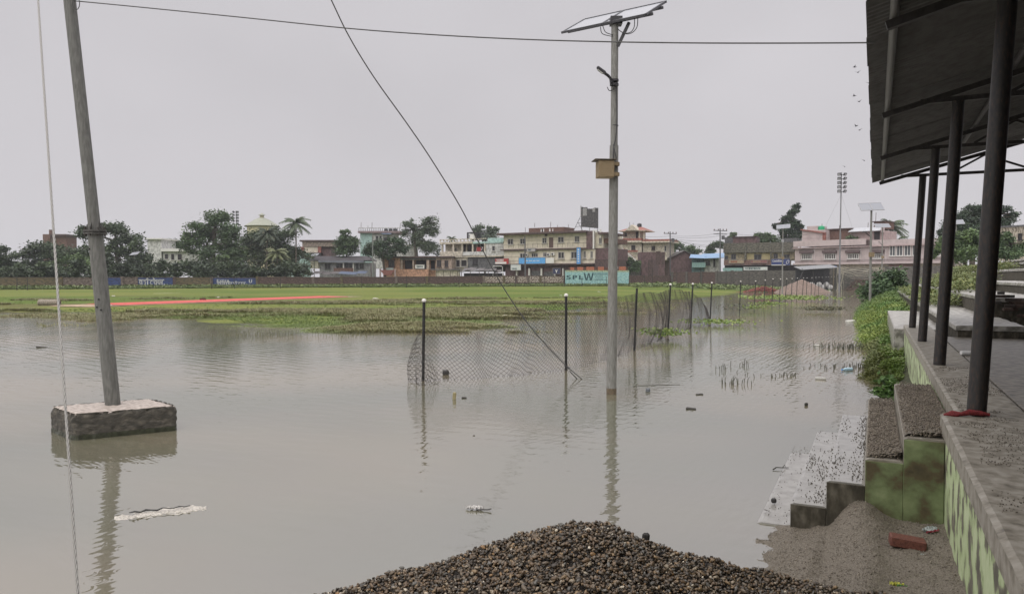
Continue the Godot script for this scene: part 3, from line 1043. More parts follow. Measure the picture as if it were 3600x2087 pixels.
func build_town() -> void:
	var cream := tone("cream_wall", 0.6, 0.545, 0.44, 5.0, 0.12)
	var cream2 := tone("stained_cream_wall", 0.53, 0.48, 0.39, 3.0, 0.3)
	var white := tone("stained_white_wall", 0.52, 0.52, 0.5, 4.0, 0.25)
	var pink := tone("pink_wall", 0.46, 0.385, 0.375, 6.0, 0.14)
	var pinkd := tone("pink_trim", 0.4, 0.31, 0.30, 4.0, 0.2)
	var peach := tone("peach_wall", 0.47, 0.27, 0.18, 3.0, 0.3)
	var brown := tone("dark_slab", 0.09, 0.06, 0.055, 3.0, 0.3)
	var maroon := tone("maroon_wall", 0.135, 0.085, 0.085, 4.0, 0.25)
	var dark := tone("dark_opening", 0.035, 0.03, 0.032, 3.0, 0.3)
	var brick := tone("town_brick", 0.15, 0.085, 0.065, 2.0, 0.35)
	var slate := tone("grey_render", 0.115, 0.115, 0.118, 3.0, 0.3)
	var teal := tone("pale_teal_wall", 0.34, 0.47, 0.44, 4.0, 0.2)
	var redroof := tone("red_parapet", 0.28, 0.115, 0.09, 3.0, 0.25)
	var tin := mottled("tin_roof", [[0.0, 0.1, 0.1, 0.105], [0.5, 0.2, 0.205, 0.21], [1.0, 0.36, 0.37, 0.38]], Vector3(2.0, 2.0, 2.0), 0.5)
	var tind := mottled("rusty_tin_roof", [[0.0, 0.05, 0.045, 0.045], [0.5, 0.1, 0.09, 0.088], [1.0, 0.2, 0.18, 0.17]], Vector3(2.0, 2.0, 2.0), 0.6)
	var bluetin := tone("blue_tin", 0.2, 0.32, 0.48, 2.0, 0.25, 0.5)
	var whitep := plain("white_trim", 0.62, 0.61, 0.58, 0.7)
	var black := plain("black_tank", 0.03, 0.03, 0.033, 0.4)
	var o: Node3D
	var b: Buf
	var s: Node3D

	# the cream apartment block in the middle
	o = thing("apartment_block", "cream three storey block with a brown flat roof and a billboard on top", "building", Vector3(-1.884, 0.1, -160), -0.523)
	face(o, "wall", [0.152, 7.898, 19.184, 2.978], cream, 0.0, 12.0)
	face(o, "wall", [0.2, 4.827, 20.803, 2.807], cream, 0.0, 12.0)
	face(o, "ground_floor", [0.199, 0.198, 20.816, 4.381], maroon, -0.6, 11.0)
	face(o, "floor_slab", [-0.396, 7.653, 19.912, 0.29], brown, 0.5, 12.4)
	face(o, "floor_slab", [-0.397, 4.58, 21.579, 0.289], brown, 0.7, 12.4)
	var roof := Buf.new()
	var rr := [-0.794, 10.884, 20.388, 0.414]
	roof.bev(Vector3(rr[0] + rr[2] * 0.5, rr[1] + rr[3] * 0.5, -5.2), Vector3(rr[2], rr[3], 13.0), 0.03)
	obj("roof", roof, brown, o)
	face(o, "corner_wall", [19.335, 7.631, 1.45, 3.602], maroon, 0.35, 11.0)
	face(o, "wing_wall", [20.785, 7.839, 1.848, 3.104], cream, -0.4, 10.0)
	face(o, "wing_slab", [22.027, 10.467, 2.139, 0.372], brown, 0.8, 9.0)
	face(o, "brick_infill", [22.634, 8.778, 1.792, 0.949], brick, -0.6, 8.0)
	face(o, "dark_wall", [21.045, 5.437, 3.559, 2.318], maroon, -0.5, 8.0)
	face(o, "dark_wall", [21.182, 3.689, 3.43, 1.906], brown, 0.4, 8.0)
	for e in [[20.732, 7.696, 0.261, 3.672], [22.199, 9.893, 0.258, 1.588], [21.248, 10.872, 0.346, 0.478]]: face(o, "broken_parapet", e, whitep, 0.42, 0.3)
	for e in [[0.201, 9.635, 19.134, 0.041], [0.201, 8.882, 19.136, 0.041], [0.2, 5.488, 20.632, 0.041], [0.2, 6.346, 4.118, 0.042]]: face(o, "rail_line", e, plain("rail_dark", 0.2, 0.17, 0.13, 0.7), 0.05, 0.06)
	for i in 16:
		var px: Array = [1.388, 8.145, 0.049, 0.918]
		face(o, "baluster", [px[0] + i * 1.14, px[1], px[2], px[3]], plain("rail_dark", 0.2, 0.17, 0.13, 0.7), 0.05, 0.06)
	for e in [[1.191, 8.917, 1.326, 1.197], [4.124, 8.947, 1.312, 1.178], [9.353, 9.002, 1.036, 1.159], [12.927, 9.083, 1.34, 1.153], [16.652, 9.082, 1.042, 1.22], [4.125, 6.06, 1.312, 1.019], [12.978, 5.867, 1.367, 1.317], [15.853, 5.832, 1.315, 1.386], [18.595, 5.884, 0.528, 1.375], [20.096, 5.865, 0.523, 1.369]]:
		window(o, e, 0.0, 2)
	window(o, [6.881, 6.191, 1.488, 0.843], 0.0, 3)
	window(o, [9.553, 6.244, 0.84, 0.911], 0.0, 2)
	window(o, [21.747, 8.652, 0.603, 1.201], -0.4, 2)
	face(o, "door", [10.91, 8.12, 0.925, 2.043], plain("brown_door", 0.1, 0.06, 0.05, 0.6), 0.06, 0.08)
	face(o, "vent", [9.922, 10.458, 0.559, 0.512], brown, 0.1, 0.15)
	for e in [[10.579, 6.396, 0.65, 0.578], [11.506, 6.506, 0.738, 0.576], [5.667, 6.466, 0.479, 0.503]]:
		b = Buf.new()
		b.bev(Vector3(e[0] + e[2] * 0.5, e[1] + e[3] * 0.5, 0.2), Vector3(e[2], e[3], 0.36), 0.02)
		var unit := obj("air_conditioner", b, whitep, o)
		b = Buf.new()
		b.tube([Vector3(e[0] + e[2] * 0.42, e[1] + e[3] * 0.5, 0.38), Vector3(e[0] + e[2] * 0.42, e[1] + e[3] * 0.5, 0.40)], [e[3] * 0.38], 14)
		obj("fan", b, dark, unit)
	for e in [[3.153, 0.151, 0.292, 3.812], [6.149, 0.169, 0.287, 3.776], [8.996, 0.187, 0.282, 3.742], [12.067, 0.206, 0.276, 3.705], [13.9, 0.217, 0.273, 3.683]]: face(o, "shop_pillar", e, whitep, 0.1, 0.4)
	for e in [[6.532, 0.178, 2.276, 3.259], [9.465, 0.196, 2.418, 3.062]]: face(o, "shutter", e, slate, -0.45, 0.1)
	face(o, "roof_room", [3.978, 11.261, 8.322, 1.247], brick, -4.0, 5.0)
	for e in [[6.906, 11.463, 0.19, 0.751], [7.476, 11.446, 0.189, 0.791], [8.891, 11.402, 0.282, 0.829], [9.64, 11.381, 0.187, 0.827]]: face(o, "roof_room_post", e, whitep, -3.9, 0.2)
	face(o, "roof_room_door", [7.144, 11.453, 0.332, 0.792], dark, -3.94, 0.1)
	rods(o, [[3.0, 10.6, 2.1, -4.2], [5.28, 12.689, 0.9, -4.2], [9.078, 12.478, 1.2, -4.2], [14.698, 11.151, 1.6, -1.0], [10.292, 12.438, 0.6, -5.0]])
	s = board("banner", "long bright blue shop banner across the cream block's first floor", "banner", o, [4.27, 4.858, 6.218, 1.253], 0.75, tone("banner_blue", 0.1, 0.34, 0.68, 2.0, 0.12, 0.5))
	lettering("— — — —", 1.6, 0.55, 3.2, 0.12, 0.085, whitep, s, false)
	face(s, "white_end", [10.534, 4.946, 1.849, 1.113], whitep, 0.06, 0.06).position = -Vector3([4.27, 4.858, 6.218, 1.253][0], [4.27, 4.858, 6.218, 1.253][1], 0.0)
	s = board("vertical_sign", "narrow vertical blue sign on the right half of the cream block", "sign", o, [17.435, 4.725, 0.887, 3.268], 0.75, tone("sign_blue", 0.07, 0.27, 0.6, 2.0, 0.12, 0.5))
	for i in 6:
		face(s, "letter_mark", [0.24, 0.4 + i * 0.46, 0.34, 0.2 + 0.06 * (i % 2)], whitep, 0.09, 0.012)
	s = board("shop_sign", "red and white shop sign at the left corner of the cream block", "sign", o, [-1.397, 4.836, 3.317, 1.196], 0.85, tone("sign_red", 0.36, 0.035, 0.03, 2.0, 0.2, 0.5))
	face(s, "white_half", [0.05, 0.08, 2.7, 0.42], whitep, 0.086, 0.01)
	brushed(["pa", "la", "va", "ka", "ma"], 0.3, 0.6, 0.5, 0.095, whitep, s)
	s = board("shop_sign", "small grey sign hung below the cream block's upper slab", "sign", o, [6.146, 7.367, 2.034, 0.668], 0.8, tone("sign_grey", 0.36, 0.34, 0.34, 1.0, 0.2, 0.5))
	brushed(["va", "ka", "na"], 0.35, 0.18, 0.34, 0.09, plain("sign_ink", 0.03, 0.075, 0.085, 0.8), s)
	s = board("shop_sign", "white signboard above the pillars under the red shop sign", "sign", o, [2.41, 3.538, 2.45, 1.184], 0.9, tone("sign_offwhite", 0.55, 0.58, 0.56, 1.0, 0.12, 0.5))
	brushed(["ra", "va", "la", "na", "ma"], 0.25, 0.16, 0.34, 0.09, plain("sign_ink", 0.03, 0.075, 0.085, 0.8), s)
	s = board("shop_sign", "dark blue square sign above the boundary wall left of the turquoise panel", "sign", o, [12.157, 2.757, 1.649, 1.149], 0.7, tone("sign_navy", 0.03, 0.035, 0.09, 1.0, 0.2, 0.5))
	lettering("Y", 0.5, 0.25, 0.6, 0.6, 0.085, whitep, s)

	s = thing("billboard", "torn dark grey billboard on a steel frame on the roof of the cream block", "billboard", Vector3(13.625, 11.094, -150), -0.28)
	b = Buf.new()                                                   # a board of sheets with a ragged top, built strip by strip
	for i in 8:
		b = Buf.new()
		var x0 := i * 0.43
		var top: float = [5.0, 4.9, 4.93, 4.62, 4.6, 4.58, 4.78, 4.74][i] - 0.05
		var low: float = [1.0, 0.98, 0.94, 0.9, 0.84, 0.8, 0.74, 0.7][i]
		b.box(Vector3(x0 + 0.215, (top + low) * 0.5, 0.02 * (i % 2)), Vector3(0.426, top - low, 0.05))
		obj("sheet", b, mottled("weathered_board", [[0.0, 0.03, 0.03, 0.032], [0.5, 0.065, 0.062, 0.066], [0.8, 0.1, 0.085, 0.085], [1.0, 0.2, 0.19, 0.19]], Vector3(2.0, 3.0, 2.0), 0.8), s)
	for e in [[0.35, 3.2, 0.8, 1.5], [2.3, 3.9, 0.5, 0.75], [-0.1, 3.0, 0.16, 2.2]]:
		face(s, "torn_scrap", [e[0], e[1], e[2], e[3]], tone("torn_paper", 0.34, 0.33, 0.33, 0.6, 0.5), 0.07, 0.02)
	for x in [0.1, 1.7, 3.3]:
		b = Buf.new()
		b.bar(Vector3(x, -0.1, -0.15), Vector3(x, 4.6, -0.12), 0.09, 0.09)
		obj("post", b, plain("frame_steel", 0.12, 0.12, 0.125, 0.6), s)
	for e in [[Vector3(0.0, 3.4, -0.2), Vector3(-2.2, -0.2, -2.0)], [Vector3(-0.8, 2.05, -0.9), Vector3(0.3, -0.1, -1.6)], [Vector3(0.0, 2.6, -0.2), Vector3(-0.5, 2.55, -0.6)], [Vector3(0.0, 1.9, -0.2), Vector3(-0.95, 1.85, -0.95)], [Vector3(0.0, 1.2, -0.2), Vector3(-1.35, 1.15, -1.3)]]:
		b = Buf.new()
		b.bar(e[0], e[1], 0.07, 0.07)
		obj("brace", b, plain("frame_steel", 0.12, 0.12, 0.125, 0.6), s)

	# the cream house with balconies, left of it
	o = thing("balcony_house", "cream two storey house with a columned balcony left of the apartment block", "building", Vector3(-16.194, 0.1, -170), -0.505)
	face(o, "wall", [0.456, 6.532, 16.071, 2.922], cream2, -1.6, 9.0)
	face(o, "roof_slab", [0.242, 9.47, 8.545, 0.448], cream2, 0.4, 11.0)
	face(o, "roof_slab", [8.808, 9.412, 7.62, 0.394], teal, 0.2, 10.0)
	face(o, "parapet", [0.244, 10.376, 12.05, 0.142], cream2, 0.3, 0.2)
	for i in 12: face(o, "baluster", [0.15 + i * 0.9, [0.243, 10.008, 0.656, 0.507][1], 0.28, [0.243, 10.008, 0.656, 0.507][3]], cream2, 0.25, 0.15)
	face(o, "roof_wall", [12.396, 9.764, 4.131, 0.8], teal, -0.2, 0.3)
	face(o, "balcony_parapet", [0.279, 6.782, 5.963, 0.989], cream2, 0.4, 0.25)
	face(o, "balcony_parapet", [6.284, 6.878, 5.905, 0.796], white, 0.3, 0.25)
	face(o, "balcony_floor", [0.277, 6.489, 16.15, 0.222], cream2, 0.45, 2.2)
	for e in [[0.6, 7.812, 0.317, 1.739], [3.601, 7.763, 0.322, 1.724], [5.948, 7.725, 0.275, 1.712], [8.629, 7.681, 0.313, 1.699], [11.73, 7.631, 0.307, 1.798]]: face(o, "column", e, cream2, 0.25, 0.4)
	window(o, [2.695, 7.792, 0.862, 0.909], -1.6, 2)
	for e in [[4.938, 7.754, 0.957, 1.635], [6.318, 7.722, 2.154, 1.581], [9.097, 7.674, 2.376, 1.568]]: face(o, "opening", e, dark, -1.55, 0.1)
	face(o, "wing_wall", [12.088, 6.633, 4.439, 2.699], white, 0.0, 8.0)
	window(o, [13.615, 7.683, 0.809, 1.176], 0.0, 1)
	for i in 5: face(o, "shelf_slat", [[14.726, 8.786, 1.602, 0.087][0], [14.726, 8.786, 1.602, 0.087][1] - i * 0.4, [14.726, 8.786, 1.602, 0.087][2], 0.1], whitep, 0.12, 0.15)
	face(o, "side_wall", [7.418, 3.333, 7.003, 3.125], slate, 0.0, 8.0)
	window(o, [8.728, 4.931, 1.247, 1.105], 0.0, 1, dark)
	face(o, "lower_wall", [3.226, 3.354, 4.171, 3.177], cream2, 0.05, 8.0)
	for e in [[3.335, 4.888, 0.752, 1.079], [4.407, 4.341, 1.088, 1.612], [5.707, 4.42, 1.606, 1.516]]: window(o, e, 0.05, 1)
	face(o, "roof_room_wall", [5.955, 11.883, 2.523, 0.195], dark, -2.0, 3.0)
	for e in [[5.932, 10.491, 0.212, 1.515], [8.111, 10.436, 0.366, 1.505]]: face(o, "roof_room_post", e, dark, -2.0, 0.4)
	face(o, "roof_room_back", [6.059, 10.465, 2.104, 1.51], dark, -4.0, 0.2)
	for i in 4: face(o, "trellis_bar", [[8.789, 10.423, 0.104, 1.503][0] + i * 0.62, [8.789, 10.423, 0.104, 1.503][1], 0.07, [8.789, 10.423, 0.104, 1.503][3]], slate, -2.4, 0.07)
	face(o, "trellis_rail", [8.79, 11.824, 2.276, 0.07], slate, -2.4, 0.07)
	water_tank("white water tank in the dark roof room of the balcony house", o, [7.113, 10.642][0], [7.113, 10.642][1], -2.8, 0.8, 1.2, whitep)
	s = thing("red_laundry", "red cloth hanging on the balcony of the cream balcony house", "laundry", o.transform * Vector3([9.512, 7.758][0], [9.512, 7.758][1], -0.3), o.rotation.y)
	face(s, "sheet", [0.0, 0.0, 1.1, 0.9], plain("laundry_red", 0.3, 0.04, 0.04, 0.9), 0.0, 0.03)
	face(s, "sheet", [1.15, 0.2, 0.5, 0.7], plain("laundry_pale", 0.5, 0.4, 0.4, 0.9), 0.02, 0.03)

	# the peach single-storey house
	o = thing("peach_house", "peach single storey house with a dark flat roof behind the boundary wall", "building", Vector3(-28.338, 0.1, -166), -0.13)
	face(o, "roof", [-0.071, 6.316, 15.56, 0.326], brown, 0.6, 9.0)
	face(o, "wall", [0.156, 2.1, 3.853, 4.235], peach, 0.0, 8.0)
	face(o, "back_wall", [4.027, 2.1, 7.87, 4.216], peach, -1.6, 6.0)
	face(o, "wall", [11.915, 2.1, 3.479, 4.197], tone("pale_peach_wall", 0.4, 0.31, 0.25, 3.0, 0.3), 0.0, 8.0)
	face(o, "eave_band", [4.034, 5.893, 7.868, 0.353], slate, 0.1, 0.4)
	face(o, "porch_wall", [4.022, 2.1, 6.251, 1.722], peach, 0.05, 0.3)
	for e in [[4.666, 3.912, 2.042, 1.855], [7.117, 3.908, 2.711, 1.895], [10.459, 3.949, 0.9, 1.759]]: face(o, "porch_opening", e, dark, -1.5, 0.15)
	for e in [[4.121, 3.825, 0.409, 2.078], [6.754, 3.822, 0.317, 2.074], [9.873, 3.818, 0.586, 2.069]]: face(o, "porch_column", e, tone("pale_peach_wall", 0.4, 0.31, 0.25, 3.0, 0.3), 0.08, 0.4)
	for e in [[1.34, 4.316, 1.397, 1.462], [12.169, 4.297, 0.988, 1.537], [13.874, 4.295, 0.806, 1.448]]: window(o, e, 0.0, 2, brown)
	face(o, "window_hood", [1.161, 5.786, 1.734, 0.124], brown, 0.5, 0.6)
	s = board("notice_board", "white board with dark writing on the porch of the peach house", "sign", o, [7.387, 3.952, 2.079, 0.882], 0.15, whitep)
	brushed(["va", "ka", "pa", "la"], 0.3, 0.2, 0.5, 0.09, plain("sign_ink", 0.03, 0.075, 0.085, 0.8), s)
	s = board("notice_board", "pale green board above the stepped gate of the peach house", "sign", o, [1.289, 3.518, 1.643, 0.62], 1.5, tone("sign_palegreen", 0.4, 0.46, 0.42, 1.0, 0.2))
	s = thing("stepped_gate", "reddish stepped gate roof in front of the peach house", "gate", o.transform * Vector3([2.013, 2.277][0], 0.0, 3.0), 0.0)
	for i in 4: face(s, "gate_step", [-1.5 + i * 0.22, 3.4 - i * 0.28, 3.0 - i * 0.44, 0.27], tone("gate_red", 0.24, 0.1, 0.085, 1.0, 0.25), 0.1 - i * 0.02, 0.6)
	for x in [-1.7, 1.5]: face(s, "gate_post", [x, 0.0, 0.3, 3.9], tone("gate_pale", 0.36, 0.28, 0.27, 1.0, 0.25), 0.1, 0.4)

	# market stalls in front of those houses
	o = thing("market_stall", "market stall of cream panels with a thin dark roof before the dark grey wall", "stall", Vector3(-15.981, 0.1, -158), -0)
	face(o, "roof", [-0.926, 3.621, 6.424, 0.211], slate, 0.6, 3.6)
	face(o, "panel", [0.086, 1.593, 4.904, 1.944], cream2, 0.0, 3.0)
	for e in [[0.169, 1.931, 4.904, 0.338]]: face(o, "counter", e, tone("stall_lilac", 0.32, 0.26, 0.33, 1.0, 0.3), 0.15, 0.2)
	for i in 4: face(o, "batten", [[0.256, 2.269, 0.085, 1.099][0] + i * 1.45, [0.256, 2.269, 0.085, 1.099][1], 0.09, [0.256, 2.269, 0.085, 1.099][3]], brown, 0.04, 0.06)
	o = thing("market_stall", "market stall roofed with crumpled tin sheets beside the cream stall", "stall", Vector3(-10.502, 0.1, -157), -0.233)
	for i in 9:
		b = Buf.new()
		b.box(Vector3(0.4 + i * 0.92, 3.55 + rnd(-0.25, 0.3), rnd(-0.4, 0.4)), Vector3(1.5, 0.04, 2.6), Basis.from_euler(Vector3(rnd(0.1, 0.35), rnd(-0.2, 0.2), rnd(-0.1, 0.25))))
		obj("tin_sheet", b, [tin, tind, tind][i % 3], o)
	for i in 5:
		b = Buf.new()
		b.bar(Vector3(0.3 + i * 1.9, 0, 0.8), Vector3(0.3 + i * 1.9, 3.4, 0.8), 0.1, 0.1)
		obj("post", b, brown, o)
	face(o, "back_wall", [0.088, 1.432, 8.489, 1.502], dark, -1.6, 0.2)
	o = thing("pipe_frame", "white bent pipe frame standing behind the wall left of the white signboard", "frame", Vector3(-2.968, 0.717, -154))
	b = Buf.new()
	b.tube([Vector3(-0.9, 3.75, 0), Vector3(0.8, 3.75, 0), Vector3(1.05, 3.6, 0), Vector3(1.1, 0.5, 0)], [0.055], 8)
	obj("pipe", b, whitep, o)
	b = Buf.new()
	b.tube([Vector3(-0.9, 0.5, 0), Vector3(-0.9, 3.75, 0)], [0.03], 8)
	obj("leg", b, whitep, o)

	# the low dark-roofed house
	o = thing("low_house", "low white house with a dark tiled roof and brick balcony left of the peach house", "building", Vector3(-44.953, 0.1, -168), -0)
	face(o, "wall", [2.348, 2.1, 11.235, 3.234], tone("dull_white_wall", 0.33, 0.33, 0.34, 3.0, 0.25), 0.0, 7.0)
	b = Buf.new()
	rr = [-0.24, 5.783, 14.016, 1.095]
	b.quad(Vector3(rr[0], rr[1], 1.0), Vector3(rr[0] + rr[2], rr[1], 1.0), Vector3(rr[0] + rr[2] - 1.0, rr[1] + rr[3], -3.5), Vector3(rr[0] + 1.0, rr[1] + rr[3], -3.5))
	b.quad(Vector3(rr[0] + rr[2], rr[1], -8.0), Vector3(rr[0], rr[1], -8.0), Vector3(rr[0] + 1.0, rr[1] + rr[3], -3.5), Vector3(rr[0] + rr[2] - 1.0, rr[1] + rr[3], -3.5))
	b.tri(Vector3(rr[0] + rr[2], rr[1], 1.0), Vector3(rr[0] + rr[2], rr[1], -8.0), Vector3(rr[0] + rr[2] - 1.0, rr[1] + rr[3], -3.5))
	b.tri(Vector3(rr[0], rr[1], -8.0), Vector3(rr[0], rr[1], 1.0), Vector3(rr[0] + 1.0, rr[1] + rr[3], -3.5))
	b.quad(Vector3(rr[0], rr[1], 1.0), Vector3(rr[0], rr[1], -8.0), Vector3(rr[0] + rr[2], rr[1], -8.0), Vector3(rr[0] + rr[2], rr[1], 1.0))
	obj("roof", b, tone("dark_tiles", 0.055, 0.048, 0.052, 1.5, 0.4), o)
	face(o, "eave", [2.36, 5.352, 9.974, 0.413], tone("eave_grey", 0.19, 0.2, 0.23, 2.0, 0.2), 1.3, 1.2)
	for e in [[3.522, 3.897, 1.258, 1.257], [6.039, 3.987, 1.528, 1.257], [8.016, 4.077, 1.618, 1.167], [10.442, 3.987, 0.539, 1.167], [11.251, 3.987, 0.899, 1.167]]: window(o, e, 0.0, 2, slate)
	face(o, "balcony", [5.674, 3.313, 4.314, 0.808], brick, 0.9, 0.9)
	face(o, "post", [7.675, 4.122, 0.198, 1.212], whitep, 0.8, 0.25)
	face(o, "post", [9.857, 3.358, 0.225, 1.976], whitep, 0.8, 0.25)
	for i in 7:
		b = Buf.new()
		b.box(Vector3(1.0 + i * 1.9, 3.0 + rnd(-0.15, 0.2), 3.4), Vector3(2.1, 0.05, 2.6), Basis.from_euler(Vector3(0.22, 0, rnd(-0.06, 0.06))))
		obj("lean_to_sheet", b, [tind, tone("bluish_tin", 0.12, 0.15, 0.22, 2.0, 0.3, 0.5)][int(i > 3)], o)

	# the house with the cream upper room, its dark lean-to and the teal wall
	o = thing("brick_pier_house", "house with a cream upper wall between red brick piers behind the palms", "building", Vector3(-53.019, 0.1, -192), -0)
	face(o, "roof_slab", [-0.55, 11.077, 8.62, 0.41], brown, 0.6, 8.0)
	face(o, "parapet", [0.06, 9.847, 7.8, 1.23], tone("stained_band", 0.27, 0.22, 0.18, 1.8, 0.5), 0.3, 7.0)
	face(o, "wall", [0.446, 4.359, 3.491, 5.437], cream, 0.0, 7.0)
	for e in [[-0.368, 6.411, 0.821, 3.384], [3.944, 6.411, 0.821, 3.384]]: face(o, "brick_pier", e, redroof, 0.2, 7.0)
	face(o, "dark_bay", [4.759, 4.359, 2.362, 5.437], maroon, -0.5, 6.0)
	face(o, "lean_to_roof", [0.657, 7.437, 4.312, 0.82], dark, 1.6, 2.0)
	o = thing("teal_shed", "low pale teal wall with a flat top between the palm trunks", "shed", Vector3(-55.145, 0.1, -185), -0)
	face(o, "wall", [0.02, 1.308, 4.948, 6.646], teal, 0.0, 4.0)
	face(o, "coping", [-0.053, 7.954, 5.144, 0.128], whitep, 0.15, 4.3)

	# the teal and white house with three tanks
	o = thing("teal_house", "tall teal and white house with three black tanks on its roof", "building", Vector3(-37.829, 0.1, -188), -0)
	face(o, "wall", [0.286, 4.312, 2.915, 8.684], teal, 0.2, 9.0)
	face(o, "wall", [3.221, 4.312, 5.257, 8.684], white, 0.0, 9.0)
	face(o, "roof_slab", [-0.143, 13.016, 10.849, 0.481], tone("pinkish_slab", 0.26, 0.2, 0.2, 2.0, 0.25), 0.9, 10.5)
	for i in 20: face(o, "baluster", [0.0 + i * 0.53, [0.061, 13.497, 0.1, 0.652][1], 0.1, [0.061, 13.497, 0.1, 0.652][3]], slate, 0.7, 0.1)
	face(o, "rail", [-0.037, 14.149, 10.546, 0.15], white, 0.75, 0.2)
	for e in [[4.12, 11.481, 0.603, 0.812], [5.075, 11.481, 0.452, 0.812], [5.977, 11.14, 1.909, 0.802]]: window(o, e, 0.0, 1, slate)
	face(o, "awning", [5.782, 12.645, 2.311, 0.251], tone("blue_awning", 0.2, 0.25, 0.36, 1.0, 0.2), 1.6, 1.6)
	face(o, "wing_wall", [8.472, 4.312, 5.127, 5.956], white, -0.6, 7.0)
	for i in 6:
		b = Buf.new()
		var c := Vector3([9.893, 10.739][0] + i * 0.66, [9.893, 10.839][1], -0.6)
		var pts := []
		for k in 13: pts.append(c + Vector3(cos(TAU * k / 12.0), sin(TAU * k / 12.0), 0) * 0.28)
		b.tube(pts, [0.06], 5, false)
		obj("parapet_ring", b, whitep, o)
	rods(o, [[0.465, 14.249, 1.4, 0.0], [3.177, 14.249, 1.4, 0.0], [10.007, 14.249, 1.3, -1.0], [1.771, 14.249, 0.7, -2.0]])
	for i in 3: water_tank(["leftmost black water tank on the roof of the teal house", "middle black water tank on the roof of the teal house", "rightmost black water tank on the roof of the teal house"][i], o, [6.388, 13.547][0] + i * 1.15, [6.388, 13.547][1] - 0.2, -1.6, 0.48, 0.95, black, "black tanks on the teal house")

	# the domed hall far behind the palms
	o = thing("domed_hall", "pale yellow hall with an eight sided green grey roof and a small cupola", "building", Vector3(-76.375, -0.035, -232))
	b = Buf.new()
	var sc := 232.0 / 1868.0
	b.lathe(Vector3(0, 0, 0), [[37 * sc, 0.0], [37 * sc, 17.8]], 8)
	obj("wall", b, tone("hall_yellow", 0.5, 0.46, 0.3, 4.0, 0.15), o)
	b = Buf.new()
	b.lathe(Vector3(0, 0, 0), [[42 * sc, 17.6], [44 * sc, 17.8], [18 * sc, 19.8], [7 * sc, 20.3], [6 * sc, 20.4]], 8)
	obj("roof", b, tone("hall_roof", 0.3, 0.31, 0.25, 3.0, 0.2), o)
	b = Buf.new()
	b.lathe(Vector3(0, 0, 0), [[5 * sc, 20.3], [5 * sc, 21.1]], 8)
	var cup := obj("cupola", b, tone("hall_yellow", 0.5, 0.46, 0.3, 4.0, 0.15), o)
	b = Buf.new()
	b.lathe(Vector3(0, 0, 0), [[9 * sc, 21.1], [8 * sc, 21.25], [1 * sc, 21.75], [0.01, 21.9]], 8)
	obj("cupola_roof", b, tone("hall_roof", 0.3, 0.31, 0.25, 3.0, 0.2), cup)

	# half-hidden houses at the left
	o = thing("cream_villa", "pale house with a flat white terrace roof half hidden by the big trees", "building", Vector3(-89.584, 0.1, -186), -0)
	face(o, "wall", [0.267, 3.791, 3.382, 7.551], white, 0.0, 8.0)
	face(o, "roof_slab", [-0.081, 11.342, 4.275, 0.298], whitep, 0.6, 9.0)
	face(o, "terrace_slab", [3.713, 8.413, 6.911, 0.675], whitep, 0.5, 7.0)
	face(o, "terrace_wall", [3.93, 3.791, 6.267, 4.622], white, -0.4, 6.0)
	for e in [[4.241, 6.476, 0.995, 1.391], [5.831, 6.277, 0.895, 1.59], [7.423, 6.277, 1.194, 1.59]]: window(o, e, -0.4, 1)
	o = thing("brick_tower", "unfinished brick tower with a chimney stub above the trees at far left", "building", Vector3(-132.388, 0.1, -214), -0)
	face(o, "wall", [0.159, 1.184, 2.106, 13.033], brick, 0.0, 5.0)
	face(o, "chimney", [1.314, 14.217, 0.8, 1.324], brick, -1.0, 0.9)
	face(o, "annex", [2.283, 1.184, 4.326, 12.463], brick, -0.4, 5.0)
	face(o, "annex_roof", [2.306, 13.67, 4.631, 0.548], brown, 0.4, 6.0)
	o = thing("tin_shed", "long low shed with a sloping pale tin roof at far left behind the wall", "shed", Vector3(-99.94, 0.1, -150), -0)
	b = Buf.new()
	b.bar(Vector3(0.6, [0.594, 3.945][1], -1.5), Vector3(6.4, [5.556, 3.143][1], -1.5), 4.0, 0.12)
	obj("roof", b, tin, o)
	face(o, "wall", [0.725, 1.458, 4.816, 1.605], dark, -1.0, 3.0)
	b = Buf.new()
	b.box(Vector3(4.6, [3.619, 2.501][1], 1.6), Vector3(5.2, 0.06, 2.4), Basis(Vector3.RIGHT, 0.25))
	obj("green_awning", b, tone("green_tin", 0.05, 0.17, 0.115, 2.0, 0.25, 0.5), o)

	# the house with the little roof pavilion, right of the solar lamp
	o = thing("tower_house", "cream house with red parapets and a small hip roofed tower room", "building", Vector3(24.576, 0.1, -178), -0.481)
	face(o, "tower_wall", [0.961, 10.781, 4.088, 2.167], cream2, -1.5, 4.5)
	window(o, [1.358, 11.757, 0.595, 0.756], -1.5, 1, brown)
	face(o, "tower_door", [4.121, 11.031, 0.587, 1.69], dark, -1.45, 0.1)
	for e in [[5.244, 10.727, 0.243, 2.154], [6.275, 6.03, 0.29, 6.821]]: face(o, "porch_post", e, cream2, -0.4, 0.35)
	var tr := [0.506, 12.926, 6.523, 1.034]
	b = Buf.new()
	var hx: float = tr[0]
	var hy: float = tr[1]
	var hw: float = tr[2]
	b.quad(Vector3(hx, hy, 0.2), Vector3(hx + hw, hy, 0.2), Vector3(hx + hw * 0.72, hy + 0.95, -3.2), Vector3(hx + hw * 0.28, hy + 0.95, -3.2))
	b.quad(Vector3(hx + hw, hy, -6.6), Vector3(hx, hy, -6.6), Vector3(hx + hw * 0.28, hy + 0.95, -3.2), Vector3(hx + hw * 0.72, hy + 0.95, -3.2))
	b.tri(Vector3(hx + hw, hy, 0.2), Vector3(hx + hw, hy, -6.6), Vector3(hx + hw * 0.72, hy + 0.95, -3.2))
	b.tri(Vector3(hx, hy, -6.6), Vector3(hx, hy, 0.2), Vector3(hx + hw * 0.28, hy + 0.95, -3.2))
